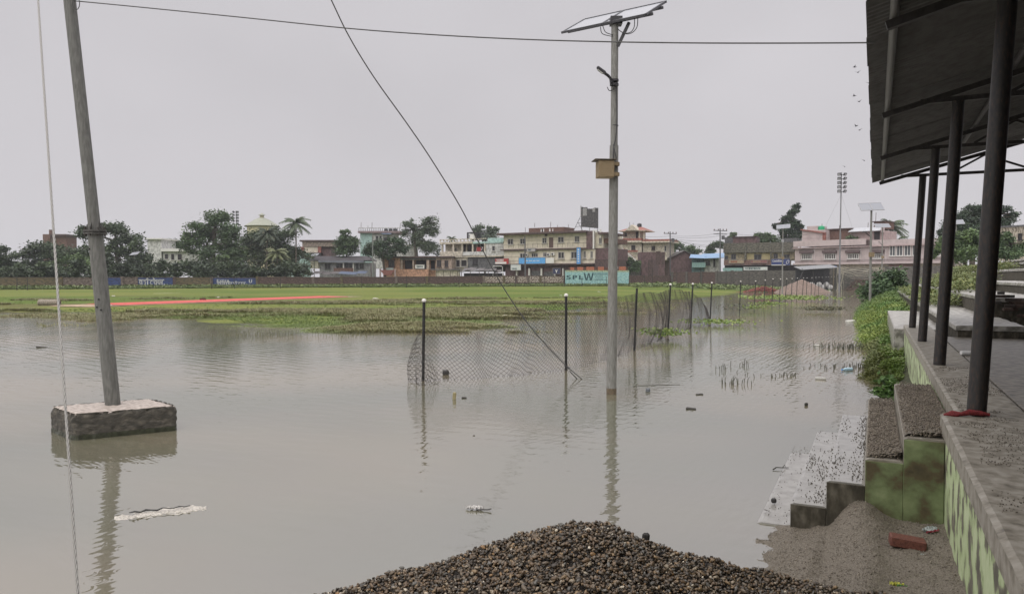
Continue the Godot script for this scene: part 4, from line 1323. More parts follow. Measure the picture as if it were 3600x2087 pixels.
	b.quad(Vector3(hx, hy, 0.2), Vector3(hx, hy, -6.6), Vector3(hx + hw, hy, -6.6), Vector3(hx + hw, hy, 0.2))
	obj("tower_roof", b, redroof, o)
	face(o, "tower_eave", [hx - 0.1, hy - 0.16, hw + 0.2, 0.15], cream2, 0.3, 7.0)
	b = Buf.new()
	b.tri(Vector3(hx + hw * 0.26, hy, 0.6), Vector3(hx + hw * 0.74, hy, 0.6), Vector3(hx + hw * 0.5, hy + 1.35, 0.6))
	b.quad(Vector3(hx + hw * 0.74, hy, 0.6), Vector3(hx + hw * 0.74, hy, -2.6), Vector3(hx + hw * 0.5, hy + 1.35, -2.6), Vector3(hx + hw * 0.5, hy + 1.35, 0.6))
	b.quad(Vector3(hx + hw * 0.26, hy, -2.6), Vector3(hx + hw * 0.26, hy, 0.6), Vector3(hx + hw * 0.5, hy + 1.35, 0.6), Vector3(hx + hw * 0.5, hy + 1.35, -2.6))
	obj("gable", b, cream2, o)
	face(o, "parapet", [0.067, 10.515, 6.008, 0.594], redroof, 0.6, 7.0)
	face(o, "eave", [-0.131, 10.121, 6.305, 0.396], cream2, 0.9, 8.0)
	face(o, "wall", [0.177, 6.065, 5.813, 4.055], cream2, 0.0, 7.0)
	window(o, [3.545, 8.407, 0.98, 1.129], 0.0, 2, brown)
	face(o, "balcony_rail", [2.958, 7.935, 2.352, 0.376], redroof, 0.7, 0.15)
	face(o, "parapet", [6.269, 10.309, 6.474, 0.445], redroof, 0.2, 7.0)
	face(o, "eave", [6.223, 9.984, 6.616, 0.324], cream2, 0.6, 8.0)
	face(o, "wall", [6.475, 6.002, 5.344, 3.99], cream2, -0.6, 6.0)
	window(o, [8.205, 8.331, 0.861, 0.929], -0.6, 1, brown)
	window(o, [11.202, 8.008, 0.518, 1.245], -0.6, 1)
	water_tank("black water tank on the little tower room of the cream house", o, [4.112, 13.949][0], [4.113, 13.856][1] - 0.1, -4.2, 0.55, 1.1, black)
	rods(o, [[1.55, 13.935, 1.3, -4.5], [2.441, 13.907, 1.1, -4.5]])
	o = thing("brown_shed", "dark brown patched shed in front of the tower house", "shed", Vector3(21.633, 0.1, -163), -0)
	face(o, "wall", [6.183, 1.402, 5.057, 6.099], maroon, 0.0, 5.0)
	face(o, "wall", [-0.005, 1.402, 6.192, 4.358], tone("dim_grey_shed", 0.1, 0.095, 0.085, 2.0, 0.4), -0.6, 4.0)
	for i in 4: face(o, "wall_sheet", [6.4 + i * 1.15, 1.5 + 0.2 * (i % 3), 1.08, 3.6 + 0.3 * ((i * 2) % 3)], [maroon, brown, tone("plum_sheet", 0.11, 0.075, 0.075, 1.0, 0.3)][i % 3], 0.05, 0.04)
	for e in [[9.226, 4.889, 1.046, 2.787], [10.447, 4.889, 0.697, 2.438]]: face(o, "plank_door", e, brown, 0.1, 0.05)
	s = thing("gable_roof", "cream edged red gable roof between the billboard block and the brown shed", "roof", Vector3(23.24, 7.022, -164))
	b = Buf.new()
	b.bar(Vector3(0.6, 1.4, 0), Vector3(3.2, -0.9, 0), 3.0, 0.18)
	obj("slope", b, redroof, s)
	b = Buf.new()
	b.bar(Vector3(0.3, 1.35, 1.56), Vector3(3.3, -1.25, 1.56), 0.12, 0.4)
	obj("verge_board", b, whitep, s)

	# blue-roofed sheds in the gap
	o = thing("brick_barn", "dark brick barn with a low gable in the gap right of the first power pole", "shed", Vector3(35.714, 0.1, -172), -0)
	b = Buf.new()
	rr = [0.174, 1.364, 5.705, 5.15]
	b.box(Vector3(rr[0] + rr[2] * 0.5, rr[1] + rr[3] * 0.5, -4.0), Vector3(rr[2], rr[3], 8.0))
	b.tri(Vector3(rr[0], rr[1] + rr[3], 0), Vector3(rr[0] + rr[2], rr[1] + rr[3], 0), Vector3(rr[0] + rr[2] * 0.55, rr[1] + rr[3] + 1.5, 0))
	obj("wall", b, maroon, o)
	b = Buf.new()
	var ap := Vector3(rr[0] + rr[2] * 0.55, rr[1] + rr[3] + 1.6, 0.3)
	b.bar(Vector3(ap.x, ap.y, -4), Vector3(rr[0] + rr[2] + 1.2, rr[1] + rr[3] - 0.2, -4), 9.0, 0.12)
	b.bar(Vector3(ap.x, ap.y + 0.003, -4), Vector3(rr[0] - 0.4, rr[1] + rr[3] - 0.1, -4), 9.0, 0.12)
	obj("roof", b, tind, o)
	o = thing("blue_roof_shed", "white shed with blue tin roofs right of the dark brick barn", "shed", Vector3(40.029, 0.1, -170), -0.322)
	face(o, "wall", [2.994, 1.378, 2.972, 5.138], white, 0.0, 5.0)
	face(o, "wall", [0.256, 1.375, 2.704, 4.894], tone("dim_teal_wall", 0.12, 0.2, 0.21, 2.0), 0.3, 5.0)
	for e in [[3.337, 4.808, 0.876, 1.083], [4.912, 4.531, 0.436, 1.53]]: window(o, e, 0.0, 1, slate)
	b = Buf.new()
	b.box(Vector3(5.0, [3.94, 6.881][1], -1.0), Vector3(5.6, 0.08, 6.0), Basis.from_euler(Vector3(0.2, 0, 0.03)))
	obj("roof", b, bluetin, o)
	b = Buf.new()
	b.box(Vector3(1.6, [1.39, 6.723][1], 0.6), Vector3(3.4, 0.08, 3.4), Basis.from_euler(Vector3(0.25, 0, -0.05)))
	obj("roof", b, bluetin, o)
	face(o, "teal_awning", [0.428, 4.274, 2.912, 1.087], tone("teal_awning", 0.24, 0.38, 0.36, 1.0, 0.25), 1.6, 1.0)

	# the grimy block beside the pink one
	o = thing("grimy_block", "grimy two storey block with a mossy parapet left of the pink building", "building", Vector3(44.525, 0.1, -160), -0.435)
	var grime := mottled("mossy_parapet", [[0.0, 0.045, 0.043, 0.035], [0.45, 0.09, 0.085, 0.07], [0.65, 0.15, 0.14, 0.11], [1.0, 0.24, 0.22, 0.18]], Vector3(3.0, 2.0, 3.0), 0.9)
	face(o, "parapet", [0.123, 7.217, 13.988, 2.011], grime, 0.6, 9.0)
	face(o, "wall", [0.219, 5.624, 13.907, 1.593], tone("sooty_cream_wall", 0.3, 0.26, 0.17, 2.5, 0.4), 0.0, 8.0)
	face(o, "shop_band", [0.229, 4.633, 9.52, 1.013], tone("faded_shop_band", 0.2, 0.12, 0.1, 1.5, 0.4), 0.5, 1.0)
	face(o, "ground_floor", [0.244, 1.428, 13.913, 3.189], dark, -0.3, 7.0)
	face(o, "roof_room", [0.112, 9.305, 1.744, 1.235], slate, -1.0, 5.0)
	face(o, "roof_room", [1.88, 9.243, 4.711, 1.309], maroon, -0.8, 5.5)
	face(o, "roof_slab", [1.685, 10.511, 4.981, 0.127], brown, -0.5, 6.0)
	face(o, "roof_room", [11.76, 9.074, 2.801, 1.113], slate, -3.0, 4.0)
	for e in [[4.42, 5.649, 0.326, 3.588], [9.492, 5.602, 0.238, 3.54], [6.927, 7.22, 0.241, 1.929]]: face(o, "pier", e, grime, 0.75, 0.5)
	for e in [[0.304, 5.943, 0.666, 0.683], [1.633, 5.843, 0.991, 1.105], [6.297, 5.711, 1.369, 1.091], [10.134, 5.926, 0.79, 0.997], [12.102, 5.986, 1.093, 0.744]]: window(o, e, 0.0, 2, slate)
	face(o, "yellow_bay", [4.835, 5.809, 1.379, 1.306], tone("bay_yellow", 0.42, 0.36, 0.2, 1.0, 0.2), 0.04, 0.05)
	face(o, "yellow_bay", [7.824, 5.778, 1.596, 1.295], tone("bay_yellow", 0.42, 0.36, 0.2, 1.0, 0.2), 0.04, 0.05)
	for e in [[0.072, 3.377, 3.968, 0.681]]: face(o, "teal_shutter", e, tone("teal_awning", 0.24, 0.38, 0.36, 1.0, 0.25), 0.8, 0.2)
	s = board("shop_sign", "navy blue shop sign with white lettering on the grimy block", "sign", o, [9.748, 4.506, 3.613, 1.327], 0.8, tone("navy_sign", 0.028, 0.045, 0.16, 2.0, 0.15, 0.5))
	lettering("Ceatdlines", 0.25, 0.72, 2.1, 0.42, 0.09, whitep, s)
	face(s, "underline", [0.05, 0.03, 2.7, 0.12], whitep, 0.09, 0.012)
	lettering("O", 2.9, 0.3, 0.5, 0.75, 0.09, whitep, s, false, 0.3)
	s = board("shop_sign", "long white shopfront board low on the grimy block", "sign", o, [4.284, 3.529, 4.759, 0.714], 0.9, tone("sign_offwhite", 0.55, 0.58, 0.56, 1.0, 0.12, 0.5))
	brushed(["pa", "ra", "ka", "la", "aa", "va", "ma", "na", "la"], 0.3, 0.15, 0.5, 0.09, plain("sign_ink", 0.03, 0.075, 0.085, 0.8), s)
	s = board("shop_sign", "faded cream and orange shop sign at the left end of the grimy block", "sign", o, [1.309, 4.987, 3.046, 0.721], 0.9, tone("sign_cream", 0.36, 0.28, 0.18, 1.0, 0.3, 0.5))
	brushed(["va", "la", "pa", "ka"], 0.4, 0.12, 0.45, 0.09, plain("sign_red_ink", 0.25, 0.05, 0.03, 0.8), s)
	s = board("shop_sign", "faded red shop sign in the middle of the grimy block", "sign", o, [5.738, 4.994, 3.214, 0.671], 0.9, tone("sign_fadedred", 0.24, 0.11, 0.1, 1.0, 0.3, 0.5))
	brushed(["ka", "va", "ra", "pa", "ma"], 0.4, 0.12, 0.42, 0.09, tone("sign_cream", 0.36, 0.28, 0.18, 1.0, 0.3, 0.5), s)

	# the long pink building
	o = thing("pink_building", "long pink two storey building with white framed windows under dark hoods", "building", Vector3(56.533, 0.1, -152), -0.831)
	face(o, "wall", [0.124, 4.889, 27.623, 3.088], pink, 0.0, 9.0)
	face(o, "parapet", [0.016, 8.131, 14.187, 1.135], pink, 0.5, 0.5)
	face(o, "parapet", [15.087, 7.77, 12.632, 1.162], pink, 0.4, 0.5)
	face(o, "parapet_gap", [14.202, 7.985, 0.886, 1.055], brown, 0.2, 0.5)
	face(o, "roof", [0.102, 8.278, 27.62, 0.301], pinkd, -0.2, 9.0)
	face(o, "cornice", [-0.063, 7.751, 27.92, 0.188], pinkd, 0.62, 0.6)
	face(o, "floor_band", [-0.029, 4.587, 27.925, 0.301], pink, 0.55, 8.0)
	face(o, "cable_line", [0.137, 5.22, 27.625, 0.075], plain("cable_dark", 0.07, 0.06, 0.06, 0.8), 0.3, 0.08)
	face(o, "ground_floor", [0.161, 1.497, 27.629, 3.091], tone("beige_wall", 0.3, 0.26, 0.2, 3.0, 0.3), -0.4, 8.0)
	for e in [[1.189, 5.088, 0.169, 3.067], [4.068, 5.046, 0.164, 3.024], [5.863, 5.02, 0.162, 2.997], [8.613, 4.98, 0.157, 2.956], [10.367, 4.954, 0.154, 2.929], [13.108, 4.914, 0.15, 2.888], [15.078, 4.886, 0.147, 2.859], [17.581, 4.849, 0.179, 2.97]]: face(o, "pilaster", e, tone("pale_pink_trim", 0.52, 0.46, 0.45, 4.0, 0.1), 0.1, 0.2)
	for e in [[1.574, 5.629, 2.17, 1.042], [6.23, 5.587, 2.191, 1.018], [10.717, 5.586, 2.094, 0.957], [15.412, 5.542, 1.743, 0.935], [25.142, 5.792, 1.7, 1.206]]:
		window(o, e, 0.0, 5, whitep, plain("curtained_glass", 0.09, 0.075, 0.075, 0.3))
		face(o, "window_hood", [e[0] - 0.3, e[1] + e[3] + 0.15, e[2] + 0.6, 0.5], tone("hood_brown", 0.12, 0.085, 0.085, 2.0, 0.3), 0.6, 0.6)
		face(o, "window_head", [e[0], e[1] + e[3] + 0.005, e[2], 0.14], brick, 0.03, 0.04)
	for e in [[18.357, 5.968, 0.989, 2.139], [19.557, 5.964, 1.046, 2.132], [20.88, 5.958, 1.1, 2.124], [22.252, 5.966, 1.016, 2.101]]:
		window(o, e, 0.0, 2, whitep, plain("curtained_glass_grey", 0.085, 0.09, 0.1, 0.3))
	for e in [[2.112, 1.46, 2.324, 3.04], [4.763, 1.466, 0.977, 3.01]]: face(o, "shop_front", e, slate, -0.35, 0.1)
	face(o, "blue_shutter", [6.132, 3.706, 2.548, 0.603], tone("shutter_blue", 0.08, 0.15, 0.4, 1.0, 0.15), 0.3, 0.2)
	face(o, "dark_shop", [6.067, 1.473, 2.708, 2.21], dark, -0.3, 0.1)
	for e in [[18.041, 3.133, 2.116, 1.327], [20.575, 3.118, 2.33, 1.308]]: face(o, "rubble_infill", e, brick, -0.3, 0.1)
	face(o, "roof_room", [0.597, 9.303, 4.738, 2.158], pink, -2.0, 6.0)
	b = Buf.new()
	b.bar(Vector3([0.413, 11.822][0], [0.415, 11.66][1], -1.9), Vector3([5.411, 10.796][0], [5.411, 10.796][1], -1.9), 0.5, 0.25)
	obj("roof_room_trim", b, redroof, o)
	face(o, "roof_room_top", [1.092, 11.415, 2.261, 0.922], pink, -3.0, 4.0)
	face(o, "roof_room_post", [4.85, 9.306, 0.57, 1.582], redroof, -1.9, 0.4)
	face(o, "brick_room", [4.683, 9.154, 4.943, 2.349], brick, -4.0, 5.0)
	face(o, "brick_room_roof", [4.506, 11.463, 5.262, 0.196], brown, -3.6, 6.0)
	face(o, "rear_room", [9.745, 8.948, 6.351, 1.9], pinkd, -3.0, 6.0)
	b = Buf.new()
	rr = [10.078, 10.848, 5.711, 0.836]
	b.quad(Vector3(rr[0] - 0.3, rr[1], -2.0), Vector3(rr[0] + rr[2], rr[1], -2.0), Vector3(rr[0] + rr[2], rr[1] + rr[3], -5.0), Vector3(rr[0] - 0.3, rr[1] + rr[3], -5.0))
	b.quad(Vector3(rr[0] - 0.3, rr[1] - 0.08, -2.0), Vector3(rr[0] - 0.3, rr[1] + rr[3] - 0.08, -5.0), Vector3(rr[0] + rr[2], rr[1] + rr[3] - 0.08, -5.0), Vector3(rr[0] + rr[2], rr[1] - 0.08, -2.0))
	b.quad(Vector3(rr[0] - 0.3, rr[1] - 0.08, -2.0), Vector3(rr[0] + rr[2], rr[1] - 0.08, -2.0), Vector3(rr[0] + rr[2], rr[1], -2.0), Vector3(rr[0] - 0.3, rr[1], -2.0))
	obj("rear_roof", b, tone("pale_sheet_roof", 0.42, 0.43, 0.45, 2.5, 0.2, 0.5), o)
	face(o, "rear_room_door", [14.333, 9.183, 1.032, 1.505], dark, -2.94, 0.1)
	face(o, "rear_room_pier", [15.789, 10.486, 0.437, 1.271], pink, -2.4, 0.6)
	face(o, "brick_stair_head", [12.815, 11.333, 2.231, 1.436], brick, -6.5, 4.0)
	face(o, "brick_stair_slab", [12.505, 12.735, 2.679, 0.151], brown, -6.2, 5.0)
	rods(o, [[3.685, 11.588, 1.2, -4.0], [6.772, 11.6, 0.8, -5.0], [11.914, 11.66, 1.0, -6.0], [12.957, 12.823, 1.8, -7.0]])
	water_tank("bright green water tank on the roof of the pink building", o, [3.933, 11.497][0], [3.935, 11.377][1], -3.4, 0.62, 0.95, plain("green_tank", 0.02, 0.34, 0.15, 0.4))

	# the stained wall at the far right
	o = thing("stained_house", "stained cream flat roofed house behind the trees at far right", "building", Vector3(60.622, 0.3, -96), -1.166)
	face(o, "wall", [0.557, 3.957, 8.075, 4.111], mottled("rain_streaked_cream", [[0.0, 0.1, 0.085, 0.065], [0.42, 0.22, 0.19, 0.15], [0.55, 0.42, 0.37, 0.3], [1.0, 0.52, 0.47, 0.39]], Vector3(1.2, 5.0, 1.2), 0.9), 0.0, 7.0)
	face(o, "parapet_cap", [0.414, 8.068, 8.269, 0.196], slate, 0.2, 7.4)
	window(o, [3.382, 6.456, 0.442, 0.792], 0.0, 1, dark)

	# power poles and their wires
	var poles := [[Vector3(34.654, 0.601, -166), 700.0 - 579.0, "power pole with one crossarm beside the tower house"], [Vector3(43.387, 0.678, -158), 700.0 - 571.0, "leaning power pole with two crossarms beside the grimy block"], [Vector3(2.65, 0.755, -150), 110.0, "slim dark power pole in front of the cream block"], [Vector3(-27.826, 0.736, -152), 108.0, "pale concrete pole among the trees by the teal house"]]
	for i in poles.size():
		var e = poles[i]
		var h: float = e[1] * [166.0, 158.0, 150.0, 152.0][i] / 1868.0
		s = thing("power_pole", e[2], "power pole", e[0] * Vector3(1, 0, 1))
		h += 1.4
		b = Buf.new()
		b.tube([Vector3(0, 0, 0), Vector3(-0.1, h, 0)], [0.17, 0.11], 8)
		obj("pole", b, plain("pole_grey", 0.1, 0.1, 0.105, 0.8) if i != 3 else plain("pole_pale", 0.16, 0.17, 0.16, 0.8), s)
		if i < 2:
			for k in i + 1:
				b = Buf.new()
				b.bar(Vector3(-1.5, h - 0.4 - k * 0.7, 0.15), Vector3(1.3, h - 0.5 - k * 0.7, 0.15), 0.14, 0.14)
				obj("crossarm", b, plain("pole_grey", 0.1, 0.1, 0.105, 0.8), s)
			for x in [-1.35, -0.5, 0.5, 1.2]:
				b = Buf.new()
				b.lathe(Vector3(x, h - 0.38, 0.15), [[0.1, 0], [0.13, 0.1], [0.07, 0.2], [0.1, 0.28], [0.01, 0.34]], 8)
				obj("insulator", b, plain("insulator_brown", 0.09, 0.05, 0.04, 0.4), s)
			b = Buf.new()
			b.lathe(Vector3(0.45, h - 2.3, 0.3), [[0.01, 0], [0.34, 0.02], [0.34, 0.8], [0.01, 0.86]], 10)
			obj("transformer", b, plain("pole_grey", 0.1, 0.1, 0.105, 0.8), s)
	var slung := ["running left from the first power pole to the tower house", "uppermost between the two power poles", "second between the two power poles", "third between the two power poles", "running right from the top of the second power pole", "running right from the lower arm of the second power pole", "lowest of those dipping to the grimy block", "next to lowest of those dipping to the grimy block", "in front of the trees by the teal house", "in front of the trees below the domed hall"]
	var nth_wire := -1
	for e in [[Vector3(26.612, 11.422, -166), Vector3(34.597, 11.245, -166)], [Vector3(34.597, 11.245, -166), Vector3(43.226, 11.399, -158)], [Vector3(34.598, 10.98, -166), Vector3(43.23, 10.809, -158)], [Vector3(34.6, 10.714, -166), Vector3(43.238, 9.798, -158)], [Vector3(43.226, 11.399, -158), Vector3(54.613, 10.053, -140)], [Vector3(43.23, 10.809, -158), Vector3(61.95, 9.425, -138)], [Vector3(35.045, 10.36, -166), Vector3(44.77, 8.111, -158)], [Vector3(34.778, 10.537, -166), Vector3(43.922, 8.617, -158)], [Vector3(-27.633, 7.237, -152), Vector3(-8.128, 6.425, -152)], [Vector3(-59.153, 5.344, -140), Vector3(-40.11, 6.049, -150)]]:
		nth_wire += 1
		s = thing("power_line", "thin dark overhead wire " + slung[nth_wire], "wire", e[0], 0.0, "overhead wires over the town")
		b = Buf.new()
		var pts := []
		for k in 13:
			var t := k / 12.0
			pts.append((e[1] - e[0]) * t - Vector3(0, 1.0, 0) * 4.0 * 0.35 * t * (1.0 - t))
		b.tube(pts, [0.022], 4, false)
		obj("wire", b, plain("cable_dark", 0.07, 0.06, 0.06, 0.8), s)

	# vehicles parked behind the wall, roofs just visible
	for e in [[Vector3(-44.482, 0.755, -150), "white car parked behind the wall below the palms, its roof showing", 1.0], [Vector3(39.825, 0.659, -160), "white car with its roof showing over the wall in the gap of the sheds", 0.9]]:
		s = thing("parked_car", e[1], "car", (e[0] as Vector3) * Vector3(1, 0, 1) + Vector3(0, 0.75, 0))
		b = Buf.new()
		b.hexa(Vector3(0, 0.62, 0), Vector3(4.3, 0.75, 1.7), Vector3(4.1, 0.75, 1.6))
		obj("body", b, plain("car_white", 0.6, 0.6, 0.6, 0.3), s)
		b = Buf.new()
		b.hexa(Vector3(-0.1, 1.28, 0), Vector3(3.0, 0.55, 1.55), Vector3(2.0, 0.55, 1.3))
		obj("cabin", b, plain("dark_glass", 0.035, 0.033, 0.035, 0.25), s)
		b = Buf.new()
		b.bev(Vector3(-0.1, 1.59, 0), Vector3(2.2, 0.08, 1.34), 0.03)
		obj("roof", b, plain("car_white", 0.6, 0.6, 0.6, 0.3), s)
		for x in [-1.35, 1.35]:
			for z in [-0.8, 0.8]:
				b = Buf.new()
				b.tube([Vector3(x, 0.32, z - 0.1), Vector3(x, 0.32, z + 0.1)], [0.32], 14)
				obj("wheel", b, plain("tyre", 0.02, 0.02, 0.02, 0.8), s)



# ---------------------------------------------------------------- trees
func crown(blobs: Array, count: int, leaf: float, cols: Array, clumps := 16, droop := 0.0) -> ArrayMesh:
	var v := PackedVector3Array()
	var n := PackedVector3Array()
	var c := PackedColorArray()
	var centres := []
	var total := 0.0
	for e in blobs:
		total += e[1] * e[2]
		for k in clumps:
			var d := Vector3(rng.randfn(), rng.randfn() * 0.9 + 0.15, rng.randfn()).normalized() * pow(rng.randf(), 0.33)
			centres.append([e[0] + d * Vector3(e[1], e[2], e[1] * 0.9) * 0.8, (e[1] + e[2]) * 0.5 * rnd(0.2, 0.36), e[1] * e[2], rnd(0.72, 1.28), rng.randf()])
	for e in centres:
		var k := int(1.3 * count * e[2] / total / clumps)
		var tint: Color = (cols[0] as Color).lerp(cols[1], e[4]) * e[3]
		for i in k:
			var d := Vector3(rng.randfn(), rng.randfn(), rng.randfn()) * 0.62
			var p: Vector3 = e[0] + d * e[1] * Vector3(1.15, 0.8, 1.15)
			var u := Vector3(rng.randfn(), rng.randfn() * 0.6 - droop, rng.randfn()).normalized()
			var w := u.cross(Vector3(rng.randfn(), rng.randfn() + 0.4, rng.randfn())).normalized()
			var s := leaf * rnd(0.6, 1.3)
			var a := p - u * s * 0.5
			var b := p + w * s * 0.27
			var f := p + u * s * 0.5
			var g := p - w * s * 0.27
			var q0 := u.cross(w)
			for x in [a, b, f, a, f, g]:
				v.append(x); n.append(q0)
			var t := tint * rnd(0.8, 1.2)
			for x in 6: c.append(t)
	var arr := []
	arr.resize(Mesh.ARRAY_MAX)
	arr[Mesh.ARRAY_VERTEX] = v
	arr[Mesh.ARRAY_NORMAL] = n
	arr[Mesh.ARRAY_COLOR] = c
	var m := ArrayMesh.new()
	m.add_surface_from_arrays(Mesh.PRIMITIVE_TRIANGLES, arr)
	return m


func tree(called: String, label: String, at: Vector3, blobs: Array, count: int, leaf: float, cols: Array, r := 0.28, clumps := 16, group := "trees beyond the boundary wall", droop := 0.0) -> Node3D:
	var o := thing(called, label, "tree", at, 0.0, group)
	var b := Buf.new()
	var low: Vector3 = blobs[0][0]
	var mid := Vector3(low.x * 0.6, maxf(low.y - blobs[0][2] * 0.6, low.y * 0.4), 0.0)
	b.tube([Vector3(0, -0.2, 0), mid * 0.5 + Vector3(0.1, 0, 0.05), mid], [r * 1.25, r, r * 0.85], 8)
	for e in blobs:
		var d: Vector3 = e[0] - mid
		b.tube([mid, mid + d * 0.5 + Vector3(0.1, 0.15, 0.1), e[0] + Vector3(0, e[2] * 0.35, 0)], [r * 0.7, r * 0.42, r * 0.12], 6, false)
		for k in 3:
			b.tube([mid + d * 0.6, e[0] + Vector3(rng.randfn() * e[1] * 0.5, rnd(0.0, 0.7) * e[2], rng.randfn() * e[1] * 0.4)], [r * 0.3, r * 0.07], 5, false)
	obj("trunk", b, tone("bark", 0.085, 0.068, 0.052, 0.8, 0.4, 0.9), o)
	obj("crown", crown(blobs, count, leaf, cols, clumps, droop), leafy("tree_leaf"), o)
	return o


func palm(label: String, at: Vector3, height: float, reach: float, fronds: int, cols: Array, lean := 0.4, group := "coconut palms beyond the boundary wall") -> void:
	var o := thing("palm_tree", label, "palm", at, 0.0, group)
	var b := Buf.new()
	var top := Vector3(lean, height, 0)
	b.tube([Vector3(0, -0.2, 0), Vector3(lean * 0.2, height * 0.5, 0), top], [0.2, 0.15, 0.12], 9)
	obj("trunk", b, tone("palm_bark", 0.12, 0.1, 0.08, 0.7, 0.35, 0.9), o)
	for i in fronds:
		var a := TAU * i * 0.382 + rnd(0.0, 0.4)
		var rise := lerpf(1.25, -0.55, float(i) / fronds) + rnd(-0.12, 0.12)
		var l := reach * rnd(0.85, 1.1)
		var d := Vector3(cos(a), 0, sin(a))
		var side := d.cross(Vector3.UP)
		b = Buf.new()
		var pts := []
		for k in 9:
			var t := k / 8.0
			pts.append(top + d * l * t * cos(rise * (1.0 - t * 0.4)) + Vector3(0, l * (sin(rise) * t - 0.62 * t * t * (1.0 if rise > -0.2 else 0.6)), 0))
		b.col = (cols[0] as Color) * 1.2
		b.tube(pts, [0.05, 0.04, 0.035, 0.03, 0.025, 0.02, 0.018, 0.015, 0.01], 4, false)
		for k in 26:
			var t := 0.1 + 0.88 * k / 26.0
			var f := t * 8.0
			var p: Vector3 = (pts[int(f)] as Vector3).lerp(pts[mini(int(f) + 1, 8)], f - int(f))
			var along: Vector3 = ((pts[mini(int(f) + 1, 8)] as Vector3) - pts[int(f)]).normalized()
			var w := reach * 0.26 * sin(PI * (0.12 + 0.8 * t)) * rnd(0.8, 1.1)
			for s in [-1.0, 1.0]:
				b.col = (cols[0] as Color).lerp(cols[1], rng.randf()) * rnd(0.8, 1.2)
				var e: Vector3 = p + side * s * w * 0.72 + along * w * 0.45 - Vector3(0, w * rnd(0.35, 0.75), 0)
				b.tri(p - along * 0.09, p + along * 0.09, e)
		obj("frond", b, leafy("tree_leaf"), o)


